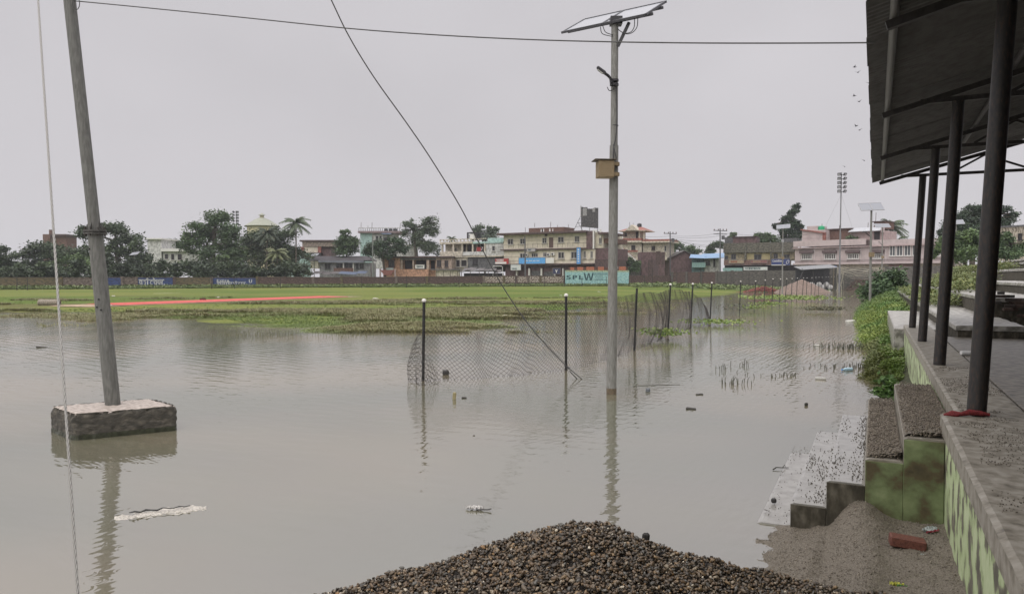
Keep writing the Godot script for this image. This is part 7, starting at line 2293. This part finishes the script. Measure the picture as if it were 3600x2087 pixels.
func chain_link(a: Vector3, c: Vector3, top: Array, f: FastNoiseLite, key: float, cell: float, r: float) -> ArrayMesh:
	var b := Buf.new()
	var l := a.distance_to(c)
	var nu := int(l / cell)
	var nv := int(1.82 / cell)
	var side := (c - a).cross(Vector3.UP).normalized()
	var node := func(i: int, j: int) -> Vector3:
		var u := float(i) / nu
		var g := u * (top.size() - 1)
		var k := mini(int(g), top.size() - 2)
		var h: float = lerpf(top[k], top[k + 1], smoothstep(0.0, 1.0, g - k))
		var v := float(j) / nv
		var y := h - (1.0 - v) * 1.74
		var bulge := sin(PI * u) * 0.28 * sin(PI * clampf(v * 0.9 + 0.05, 0.0, 1.0)) + f.get_noise_2d(u * l * 2.0 + key * 13.0, v * 2.0) * (0.16 if key < 1.0 or key > 60.0 else 0.05)
		var slip := f.get_noise_2d(u * l * 2.0 + key * 7.0 + 50.0, v * 3.0) * 0.10 * sin(PI * u)
		return a + (c - a) * u + (c - a).normalized() * slip - side * -bulge + Vector3(0, y + f.get_noise_2d(u * l * 2.0 + 90.0, v * 2.0) * 0.05 * sin(PI * u), 0)
	var grid_pts := []
	for i in nu + 1:
		var row := PackedVector3Array()
		for j in nv + 1: row.append(node.call(i, j))
		grid_pts.append(row)
	for i in nu:
		for j in nv + 1:
			if (i + j) % 2: continue
			for dj in [-1, 1]:
				var j2: int = j + dj
				if j2 < 0 or j2 > nv: continue
				var p: Vector3 = grid_pts[i][j]
				var e: Vector3 = grid_pts[i + 1][j2]
				if p.y < -0.06 and e.y < -0.06: continue
				strut(b, p, e, r)
	return b.mesh()


func strut(b: Buf, p: Vector3, e: Vector3, r: float) -> void:     # three-sided wire
	var t := (e - p).normalized()
	var x := Vector3.BACK.cross(t).normalized() * r
	var y := t.cross(x)
	var d := [x, x * -0.5 + y * 0.866, x * -0.5 - y * 0.866]
	for k in 3:
		var m: Vector3 = d[(k + 1) % 3]
		var n: Vector3 = d[k]
		b.quads(p + n, p + m, e + m, e + n, n / r, m / r, m / r, n / r)


# ---------------------------------------------------------------- on the field
func build_field_things() -> void:
	var o := thing("cricket_mat", "long red pitch mat with pale edges lying on the grass", "mat", Vector3(-25.307, 0.14, -67.502))
	var a: Vector3 = Vector3(-30.607, 0.14, -56.574) - o.position
	var c: Vector3 = Vector3(-19.089, 0.14, -81.013) - o.position
	var dir := (c - a).normalized()
	var side := dir.cross(Vector3.UP) * 2.0
	var b := Buf.new()
	var n := 24
	for i in n:
		var p := a + (c - a) * (float(i) / n)
		var e := a + (c - a) * (float(i + 1) / n)
		b.quad(p + side * 0.97 + Vector3(0, 0.03, 0), e + side * 0.97 + Vector3(0, 0.03, 0), e - side * 0.97 + Vector3(0, 0.05, 0), p - side * 0.97 + Vector3(0, 0.05, 0))
		b.quad(e + side * 0.97 + Vector3(0, 0.03, 0), p + side * 0.97 + Vector3(0, 0.03, 0), p + side * 0.97 - Vector3(0, 0.1, 0), e + side * 0.97 - Vector3(0, 0.1, 0))
	obj("red_mat", b, tone("mat_red", 0.52, 0.085, 0.07, 3.0, 0.2), o)
	b = Buf.new()
	b.quad(a - dir * 3.0 + side * 1.35, c + dir * 2.0 + side * 1.3, c + dir * 2.0 - side * 1.2, a - dir * 3.0 - side * 1.2)
	obj("bare_edge", b, tone("bare_pitch", 0.38, 0.27, 0.18, 3.0, 0.25), o)
	b = Buf.new()
	b.bev(Vector3(-2.2, 0.12, 0.1), Vector3(0.5, 0.14, 0.2), 0.02)
	obj("weight", b, plain("mat_weight", 0.08, 0.02, 0.02, 0.8), o)
	o = thing("boundary_tape", "thin pale boundary tape lying across the grass before the far wall", "tape", Vector3(-39.236, 0.12, -111.033))
	b = Buf.new()
	b.bar(Vector3(-44.993, 0.13, -95.486) - o.position, Vector3(-28.102, 0.13, -138.138) - o.position, 0.55, 0.05)
	obj("tape", b, tone("tape_pale", 0.48, 0.47, 0.32, 2.0, 0.2), o)

	o = thing("pitch_roller", "hollow concrete pitch roller lying on the grass at far left", "roller", Vector3(-34.372, 0.06, -56.285), -0.12)
	b = Buf.new()
	b.tube([Vector3(-0.78, 0.25, 0), Vector3(0.78, 0.25, 0)], [0.25], 24, false)
	b.tube([Vector3(0.781, 0.25, 0), Vector3(-0.78, 0.25, 0)], [0.205], 24, false)
	for s in [-1.0, 1.0]:
		for k in 24:
			var p := TAU * k / 24
			var q2 := TAU * (k + 1) / 24
			var r0 := Vector3(s * 0.78, 0.25 + sin(p) * 0.25, cos(p) * 0.25)
			var r1 := Vector3(s * 0.78, 0.25 + sin(q2) * 0.25, cos(q2) * 0.25)
			var i0 := Vector3(s * 0.78, 0.25 + sin(p) * 0.205, cos(p) * 0.205)
			var i1 := Vector3(s * 0.78, 0.25 + sin(q2) * 0.205, cos(q2) * 0.205)
			if s < 0: b.quad(r0, r1, i1, i0)
			else: b.quad(r0, i0, i1, r1)
	obj("drum", b, tone("roller_concrete", 0.25, 0.215, 0.17, 0.7, 0.3), o)

	# building materials left at the far end
	o = thing("sand_heap", "mound of pinkish brown sand behind the bare fence posts", "heap", Vector3(41.935, -0.037, -110) * Vector3(1, 0, 1))
	var f := noise(0.5, 3, 71)
	obj("mound", grid(span(-4.6, 5.2, 0.2), span(-3.2, 3.2, 0.25), func(x, z):
		var u: float = x / (4.2 if x < 0.0 else 4.6)
		var r := sqrt(u * u + z * z / 9.0)
		var d: float = maxf(0.0, 1.0 - r)
		return Vector3(x, -0.25 + 2.15 * pow(d, 0.85) * (1.0 + 0.12 * f.get_noise_2d(x * 2.0, z * 2.0)), z)), mottled("pinkish_sand", [[0.0, 0.11, 0.08, 0.064], [0.5, 0.17, 0.125, 0.102], [1.0, 0.24, 0.18, 0.15]], Vector3(2.0, 2.0, 2.0), 0.95, 2.0), o)
	o = thing("brick_rubble", "low heap of broken red bricks on the water's edge", "heap", Vector3(37.176, 0.402, -112) * Vector3(1, 0, 1))
	b = Buf.new()
	for i in 420:
		var u := rng.randfn() * 0.42
		var x := u * 3.2
		var y := maxf(0.0, 1.0 - absf(u)) * 0.85 * sqrt(rng.randf())
		b.box(Vector3(x, y, rng.randfn() * 0.6), Vector3(rnd(0.12, 0.25), 0.08, 0.12), turned())
	obj("brick", b, tone("rubble_red", 0.27, 0.09, 0.075, 0.6, 0.45), o, "stuff")
	o = thing("brushwood_heap", "heap of dry brown brushwood behind the ball net", "heap", Vector3(59.256, 0.129, -129) * Vector3(1, 0, 1))
	b = Buf.new()
	for i in 900:
		var u := Vector3(rng.randfn() * 0.95, 0, rng.randfn() * 0.7)
		var y := maxf(0.05, 2.9 * (1.0 - u.length() * 0.42)) * rng.randf()
		var d := Vector3(rng.randfn(), rng.randfn() * 0.5, rng.randfn() * 0.6).normalized() * rnd(0.3, 0.8)
		strut(b, Vector3(u.x, y, u.z) - d, Vector3(u.x, y, u.z) + d, rnd(0.015, 0.035))
	obj("stick", b, tone("dry_stick", 0.17, 0.12, 0.095, 0.5, 0.4), o, "stuff")
	obj("core", grid(span(-2.6, 2.6, 0.2), span(-2.0, 2.0, 0.25), func(x, z): return Vector3(x, -0.3 + 2.7 * maxf(0.0, 1.0 - sqrt(x * x / 5.5 + z * z / 3.6)), z)), tone("brush_core", 0.085, 0.06, 0.048, 0.6, 0.4), o)
	o = thing("bush", "small grey green bush at the water's edge left of the brushwood heap", "bush", Vector3(58.302, 0.081, -132) * Vector3(1, 0, 1))
	obj("foliage", crown([[Vector3(0, 0.9, 0), 1.2, 0.9], [Vector3(0.6, 1.5, 0), 0.7, 0.6]], 1300, 0.3, [Color(0.045, 0.07, 0.045), Color(0.08, 0.1, 0.07)], 12), leafy("tree_leaf"), o)
	o = thing("tin_canopy", "tin roofed canopy on thin posts with white sacks left of the ball net", "canopy", Vector3(51.259, 0.145, -128) * Vector3(1, 0, 1))
	b = Buf.new()
	b.box(Vector3(0, 3.9, 0), Vector3(6.2, 0.07, 3.4), Basis.from_euler(Vector3(0.16, 0, 0.06)))
	obj("roof", b, mottled("tin_roof", [], Vector3.ONE), o)
	for x in [-2.8, -0.9, 1.0, 2.8]:
		b = Buf.new()
		b.bar(Vector3(x, -0.3, 1.3), Vector3(x, 3.7, 1.3), 0.09, 0.09)
		obj("post", b, plain("post_dark", 0.03, 0.028, 0.026, 0.7), o)
	face(o, "back_sheet", [-2.9, 0.0, 5.8, 3.8], tone("canopy_dark", 0.06, 0.06, 0.065, 1.0, 0.3), -1.4, 0.1)
	for i in 7:
		b = Buf.new()
		b.ball(Vector3(-1.4 + i * 0.62, 0.55 + 0.45 * (i % 2), 0.3), Vector3(0.5, 0.42, 0.4), 10, 6)
		obj("white_sack", b, tone("sack_white", 0.5, 0.49, 0.48, 0.6, 0.2), o)

	# someone in white standing at the wall
	o = thing("person", "person in a white shirt and pale trousers standing before the far wall below the palms", "person", Vector3(-47.218, 0.033, -150) * Vector3(1, 0, 1))
	b = Buf.new()
	var rings := [[0.0, 0.05, 0.11], [0.08, 0.06, 0.07], [0.45, 0.07, 0.08], [0.85, 0.1, 0.1]]
	for s in [-1.0, 1.0]: b.tube([Vector3(0.1 * s, 0.02, 0), Vector3(0.1 * s, 0.48, 0.02), Vector3(0.09 * s, 0.9, 0)], [0.055, 0.065, 0.1], 10)
	b.tube([Vector3(0, 0.82, 0), Vector3(0, 1.05, 0), Vector3(0, 1.32, 0), Vector3(0, 1.42, 0)], [0.17, 0.165, 0.2, 0.1], 12)
	for s in [-1.0, 1.0]: b.tube([Vector3(0.19 * s, 1.38, 0), Vector3(0.25 * s, 1.1, 0.02), Vector3(0.25 * s, 0.82, 0.1)], [0.06, 0.05, 0.035], 8)
	var body := obj("body", b, plain("shirt_white", 0.58, 0.57, 0.55, 0.9), o)
	b = Buf.new()
	b.tube([Vector3(0, 1.38, 0), Vector3(0, 1.5, 0.01)], [0.055, 0.055], 8)
	b.ball(Vector3(0, 1.6, 0.01), Vector3(0.085, 0.115, 0.1), 12, 8)
	b.ball(Vector3(0, 1.59, 0.11), Vector3(0.014, 0.02, 0.02), 6, 4)
	obj("head", b, plain("skin", 0.14, 0.08, 0.055, 0.7), o)
	b = Buf.new()
	b.ball(Vector3(0, 1.64, -0.012), Vector3(0.092, 0.09, 0.1), 12, 8)
	obj("hair", b, plain("hair_black", 0.012, 0.011, 0.01, 0.6), o)

	# litter on the grass
	var spots := [[Vector3(-29.618, 0.1, -55.626), 0.5, "white rag on the grass near the shore left of the mat"], [Vector3(-43.891, 0.1, -83.466), 0.4, "small white scrap on the grass behind the mat's left end"], [Vector3(-29.822, 0.1, -76.915), 0.55, "white scrap just behind the red mat"], [Vector3(-1.766, 0.06, -41.184), 0.35, "pale lump in the brown grass, left one of two by the fence"], [Vector3(-0.379, 0.06, -41.613), 0.38, "pale lump in the brown grass, right one of two by the fence"], [Vector3(12.207, 0.1, -106.039), 0.6, "white bag on the grass beside the solar lamp pole"], [Vector3(-13.071, 0.1, -72.639), 0.6, "tiny pale scrap on the open grass in mid field"], [Vector3(5.602, 0.1, -87.178), 0.3, "small white scrap on the grass behind the second fence post"]]
	for e in spots:
		o = thing("litter", e[2], "litter", e[0])
		b = Buf.new()
		for k in 3: b.ball(Vector3(rnd(-0.2, 0.2), 0.06, rnd(-0.1, 0.1)) * e[1], Vector3(rnd(0.3, 0.5), rnd(0.1, 0.22), rnd(0.2, 0.3)) * e[1], 8, 5)
		obj("scrap", b, tone("pale_scrap", 0.5, 0.48, 0.4, 0.4, 0.25), o)


# ---------------------------------------------------------------- floating in the water, lying on the sand
func crumpled(w: float, d: float, high: float, sd: int, sag := 0.0) -> ArrayMesh:
	var f := noise(1.0, 3, sd)
	return grid(span(-w * 0.5, w * 0.5, w / 26.0), span(-d * 0.5, d * 0.5, d / 14.0), func(x, z):
		var e: float = 1.0 - absf(x) / w * 2.0
		return Vector3(x, high * (0.4 + f.get_noise_2d(x / w * 5.0, z / d * 4.0)) - sag * absf(z) / d, z * (0.35 + 0.65 * sqrt(maxf(e, 0.02))) + f.get_noise_1d(x / w * 6.0) * d * 0.3))


func weed_clump(label: String, at: Vector3, n: int, height: float, spread: float, cols: Array, leaf := 0.0) -> void:
	var o := thing("water_weed", label, "weed clump", at, 0.0, "weed clumps standing in the water")
	var b := Buf.new()
	for i in n:
		var p := Vector3(rng.randfn() * spread * 0.4, 0, rng.randfn() * spread * 0.3)
		var h := height * rnd(0.4, 1.0)
		var d := Vector3(rng.randfn(), 0, rng.randfn()) * 0.28 * h
		var c: Color = (cols[0] as Color).lerp(cols[1], rng.randf())
		b.col = c
		if leaf <= 0.0:
			var s := Vector3(0.006, 0, 0.004)
			b.quad(p - s - Vector3(0, 0.05, 0), p + s - Vector3(0, 0.05, 0), p + d * 0.5 + Vector3(0, h * 0.65, 0) + s, p + d * 0.5 + Vector3(0, h * 0.65, 0) - s)
			b.tri(p + d * 0.5 + Vector3(0, h * 0.65, 0) - s, p + d * 0.5 + Vector3(0, h * 0.65, 0) + s, p + d * 1.5 + Vector3(0, h, 0))
		else:
			var u := Vector3(rng.randfn(), rng.randfn() * 0.5 + 0.2, rng.randfn()).normalized() * leaf
			var w := u.cross(Vector3(rng.randfn(), 1, rng.randfn())).normalized() * leaf * 0.35
			var q0 := p + Vector3(0, h, 0)
			b.tri(q0 - u * 0.5, q0 + w, q0 + u * 0.5); b.tri(q0 - u * 0.5, q0 + u * 0.5, q0 - w)
	obj("foliage", b, leafy("weed_leaf"), o)


func build_litter() -> void:
	var o := thing("plastic_sheet", "torn pale plastic sheet half sunk in the water in front of the concrete block", "plastic sheet", Vector3(-3.284, 0.004, -7.045), 0.42)
	obj("sheet", crumpled(0.78, 0.26, 0.022, 81, 0.035), tone("dirty_plastic", 0.42, 0.39, 0.34, 0.15, 0.35, 0.35), o)
	var b := Buf.new()
	var pts := []
	for k in 12: pts.append(Vector3(-0.27 + k * 0.047, 0.03 + 0.008 * sin(k * 2.3), 0.01 * sin(k * 1.7)))
	b.tube(pts, [0.004, 0.009, 0.007, 0.011, 0.006, 0.01, 0.005], 5)
	obj("dark_fold", b, plain("fold_dark", 0.03, 0.028, 0.026, 0.6), o)
	o = thing("food_wrapper", "small white wrapper floating in the open water in front of the gravel", "wrapper", Vector3(-0.354, 0.01, -7.138), -0.15)
	obj("wrapper", crumpled(0.17, 0.06, 0.03, 83), tone("wrapper_white", 0.55, 0.53, 0.5, 0.1, 0.25, 0.4), o)
	b = Buf.new()
	b.tube([Vector3(0.02, 0.0, 0.035), Vector3(0.09, 0.004, 0.03), Vector3(0.13, 0.004, 0.032), Vector3(0.165, 0.012, 0.02)], [0.006], 5)
	obj("string", b, plain("fold_dark", 0.03, 0.028, 0.026, 0.6), o)

	var bits := [[Vector3(-1.495, 0, -17.078), 0.15, 0.13, "dark block floating at the foot of the fence mesh", "post_dark"], [Vector3(-1.042, 0, -13.651), 0.07, 0.15, "yellowish bobbing bottle in front of the fence's first posts", "bob_yellow"], [Vector3(-0.871, 0, -13.743), 0.09, 0.03, "small dark clod right of the yellowish bottle", "clod"], [Vector3(-0.53, 0, -10.487), 0.03, 0.01, "dark leaf on the open water left of the solar lamp", "clod"], [Vector3(3.518, 0, -14.173), 0.13, 0.02, "dark leaf floating right of the solar lamp, the farther one", "clod"], [Vector3(2.986, 0, -12.596), 0.16, 0.03, "flat dark clod floating right of the solar lamp, the nearer one", "clod"], [Vector3(5.049, 0, -12.957), 0.06, 0.06, "dark ball floating between the lamp and the steps", "clod"], [Vector3(2.614, 0, -14.526), 0.09, 0.09, "small grey can standing in the water behind the solar lamp", "can"], [Vector3(6.664, 0, -16.327), 0.22, 0.05, "pale tray floating among the grass stems", "tray"], [Vector3(9.767, 0, -24.276), 0.2, 0.05, "white scrap floating far out before the bank", "tray"], [Vector3(10.214, 0, -21.032), 0.25, 0.07, "white and blue scrap lying at the edge of the bank", "tray"], [Vector3(8.297, 0, -16.525), 0.13, 0.1, "black lump at the water's edge by the green wall", "post_dark"], [Vector3(-14.731, 0, -23.714), 0.3, 0.03, "dark stick of driftwood floating far out at left", "clod"], [Vector3(2.527, 0.03, -7.265), 0.05, 0.05, "dark stone on the lowest step's outer edge", "post_dark"], [Vector3(0.797, 0.64, -4.473), 0.045, 0.05, "black lump on the right flank of the gravel heap", "post_dark"], [Vector3(50.488, 0, -120.895), 0.6, 0.1, "pale board floating before the ball net", "tray"], [Vector3(16.706, 0, -37.328), 0.5, 0.1, "white sheet caught at the tip of the bank", "tray"]]
	plain("bob_yellow", 0.2, 0.17, 0.08, 0.5); plain("clod", 0.03, 0.027, 0.02, 0.7); plain("can", 0.11, 0.12, 0.13, 0.4); plain("tray", 0.45, 0.44, 0.4, 0.5)
	for e in bits:
		o = thing("floating_debris", e[3], "debris", e[0], rnd(-0.6, 0.6))
		b = Buf.new()
		b.bev(Vector3(0, e[2] * 0.35, 0), Vector3(e[1], e[2], e[1] * 0.5), minf(e[1], e[2]) * 0.25, Basis.from_euler(Vector3(rnd(-0.1, 0.1), 0, rnd(-0.12, 0.12))))
		b.ball(Vector3(e[1] * 0.2, e[2] * 0.4, 0), Vector3(e[1] * 0.25, e[2] * 0.5, e[1] * 0.2), 8, 5)
		obj("lump", b, mats[e[4]], o)
	o = thing("twig", "forked twig floating beside the lower steps", "twig", Vector3(3.08, 0, -8.637))
	b = Buf.new()
	b.tube([Vector3(-0.1, 0.01, 0.04), Vector3(-0.05, 0.025, 0.0), Vector3(0.02, 0.02, 0.0), Vector3(0.09, 0.022, 0.0)], [0.008, 0.006, 0.005, 0.003], 6)
	b.tube([Vector3(0.02, 0.02, 0.0), Vector3(0.05, 0.055, 0.0)], [0.004], 5)
	obj("stem", b, mats["clod"], o)
	o = thing("twig", "long thin reed stem floating right of the solar lamp", "twig", Vector3(2.648, 0, -15.403))
	b = Buf.new()
	b.tube([Vector3(-0.2, 0.002, 0.1), Vector3(0.3, 0.006, 0.0), Vector3(0.8, 0.002, -0.1)], [0.004], 5)
	obj("stem", b, mats["clod"], o)
	bottle("bluish plastic bottle floating among the grass stems near the bank", Vector3(7.894, 0, -17.823), 0.09, 0.3, Basis(Vector3.UP, 0.3) * Basis(Vector3.BACK, PI * 0.5), Color(0.36, 0.52, 0.6), 0.03)
	bottle("clear plastic bottle at the foot of the weedy bank", Vector3(10.3, 0, -21.141), 0.09, 0.3, Basis(Vector3.UP, -0.2) * Basis(Vector3.BACK, PI * 0.5), Color(0.55, 0.6, 0.66), 0.03)

	var dark := [Color(0.035, 0.036, 0.024), Color(0.07, 0.07, 0.04)]
	var green := [Color(0.10, 0.17, 0.035), Color(0.2, 0.24, 0.06)]
	weed_clump("dark bent reeds in the water off the bank's near end", Vector3(10.378, 0, -23.309), 110, 0.26, 1.2, dark)
	weed_clump("loose grass stems in front of the bank's near end", Vector3(7.944, 0, -18.384), 26, 0.12, 1.1, dark)
	weed_clump("dark grass stems right in front of the bank", Vector3(8.685, 0, -18.384), 60, 0.15, 0.9, dark)
	weed_clump("thin grass stems around the floating tray", Vector3(6.023, 0, -16.866), 24, 0.1, 0.9, dark)
	weed_clump("few hooked stems standing alone before the grass stems", Vector3(4.653, 0, -15.579), 16, 0.2, 0.5, dark)
	weed_clump("two or three upright stems left of the grass stems", Vector3(4.956, 0, -17.823), 6, 0.22, 0.25, dark)
	weed_clump("thin stems rising in mid water before the posts", Vector3(5.754, 0, -18.807), 8, 0.2, 0.4, dark)
	weed_clump("small green weed clump at the fourth fence post", Vector3(5.216, 0, -26.647), 260, 0.4, 1.0, green, 0.13)
	weed_clump("green weed mat at the last meshed post", Vector3(9.325, 0, -34.793), 320, 0.26, 1.9, green, 0.14)
	weed_clump("green weed mat under the bare posts before the sand heap", Vector3(24.758, 0, -68.482), 700, 0.55, 5.0, green, 0.26)
	weed_clump("dark weed island in the water left of the bank's tip", Vector3(19.704, 0, -47.761), 420, 0.34, 1.7, [Color(0.05, 0.055, 0.03), Color(0.11, 0.1, 0.05)], 0.16)
	weed_clump("small weed clump at the second bare post", Vector3(15.458, 0, -48.9), 160, 0.4, 1.2, green, 0.16)
	weed_clump("yellow green weed clump at the third bare post", Vector3(18.825, 0, -55.515), 160, 0.4, 1.5, green, 0.18)
	weed_clump("grey tangle of weeds at the first bare post", Vector3(13.571, 0, -45.636), 200, 0.6, 1.4, [Color(0.06, 0.06, 0.045), Color(0.1, 0.1, 0.07)], 0.12)
	weed_clump("lone grass tuft in the water in front of the left shore", Vector3(-9.598, 0, -28.501), 150, 0.3, 2.2, [Color(0.06, 0.065, 0.03), Color(0.12, 0.12, 0.06)])
	weed_clump("thin line of grass breaking the water before the brown shore", Vector3(-6.711, 0, -29.109), 80, 0.2, 3.2, [Color(0.06, 0.065, 0.03), Color(0.12, 0.12, 0.06)])

	# lying on the sand by the steps
	o = thing("brick", "single wet red brick lying on the grit below the green step end", "brick", Vector3(2.939, 0.2, -5.587), -0.34)
	b = Buf.new()
	b.bev(Vector3(0, 0.035, 0), Vector3(0.24, 0.075, 0.115), 0.008, Basis(Vector3.BACK, -0.09))
	obj("body", b, tone("red_brick", 0.155, 0.055, 0.038, 0.12, 0.35, 0.6, 0.1), o)
	o = thing("plastic_wrapper", "crumpled clear plastic wrapper with red print by the green wall", "wrapper", Vector3(3.236, 0.24, -5.821), 0.4)
	obj("film", crumpled(0.13, 0.07, 0.03, 91), tone("clear_wrap", 0.4, 0.44, 0.42, 0.08, 0.25, 0.25), o)
	obj("red_print", crumpled(0.14, 0.02, 0.015, 92), tone("wrap_red", 0.34, 0.05, 0.07, 0.05, 0.4, 0.4), o).position = Vector3(-0.02, 0.006, 0.04)
	o = thing("plastic_wrapper", "small yellow and green wrapper on the grit near the bottom edge", "wrapper", Vector3(2.496, 0.2, -4.867), -0.5)
	obj("film", crumpled(0.085, 0.035, 0.03, 93), tone("wrap_yellow", 0.5, 0.5, 0.07, 0.06, 0.35, 0.35), o)
	obj("green_print", crumpled(0.06, 0.02, 0.02, 94), tone("wrap_green", 0.06, 0.2, 0.04, 0.06, 0.35, 0.35), o).position = Vector3(0.03, 0.004, 0.012)
	o = thing("plastic_wrapper", "white scrap of plastic at the tip of the red brick", "wrapper", Vector3(2.963, 0.2, -5.398), 0.3)
	obj("film", crumpled(0.05, 0.035, 0.02, 95), tone("clear_wrap", 0.4, 0.44, 0.42, 0.08, 0.25, 0.25), o)

	# birds in the sky left of the roof
	var flock := [Vector3(31.391, 21.423, -70), Vector3(32.6, 21.478, -72), Vector3(31.385, 18.799, -70), Vector3(33.657, 19.2, -74), Vector3(31.603, 16.059, -70), Vector3(32.817, 16.074, -72), Vector3(28.07, 17.41, -60), Vector3(34.7, 13.67, -75), Vector3(39.346, 15.247, -90)]
	for i in flock.size():
		o = thing("bird", "tiny dark bird in the sky left of the stand's roof, %s from the top" % ["first", "second", "fourth", "fifth", "sixth", "seventh", "third", "eighth", "ninth"][i], "bird", flock[i], rng.randf() * TAU, "birds beside the roof")
		b = Buf.new()
		b.ball(Vector3.ZERO, Vector3(0.05, 0.04, 0.13), 8, 6)
		b.ball(Vector3(0, 0.02, 0.15), Vector3(0.03, 0.03, 0.045), 6, 4)
		for s in [-1.0, 1.0]:
			b.tri(Vector3(0, 0.02, 0.07), Vector3(0.32 * s, 0.16, -0.02), Vector3(0, 0.02, -0.07))
			b.tri(Vector3(0, 0.015, 0.07), Vector3(0, 0.015, -0.07), Vector3(0.32 * s, 0.155, -0.02))
		b.tri(Vector3(-0.04, 0, -0.22), Vector3(0, 0.01, -0.1), Vector3(0.04, 0, -0.22))
		obj("body", b, plain("bird_dark", 0.04, 0.04, 0.045, 0.8), o)
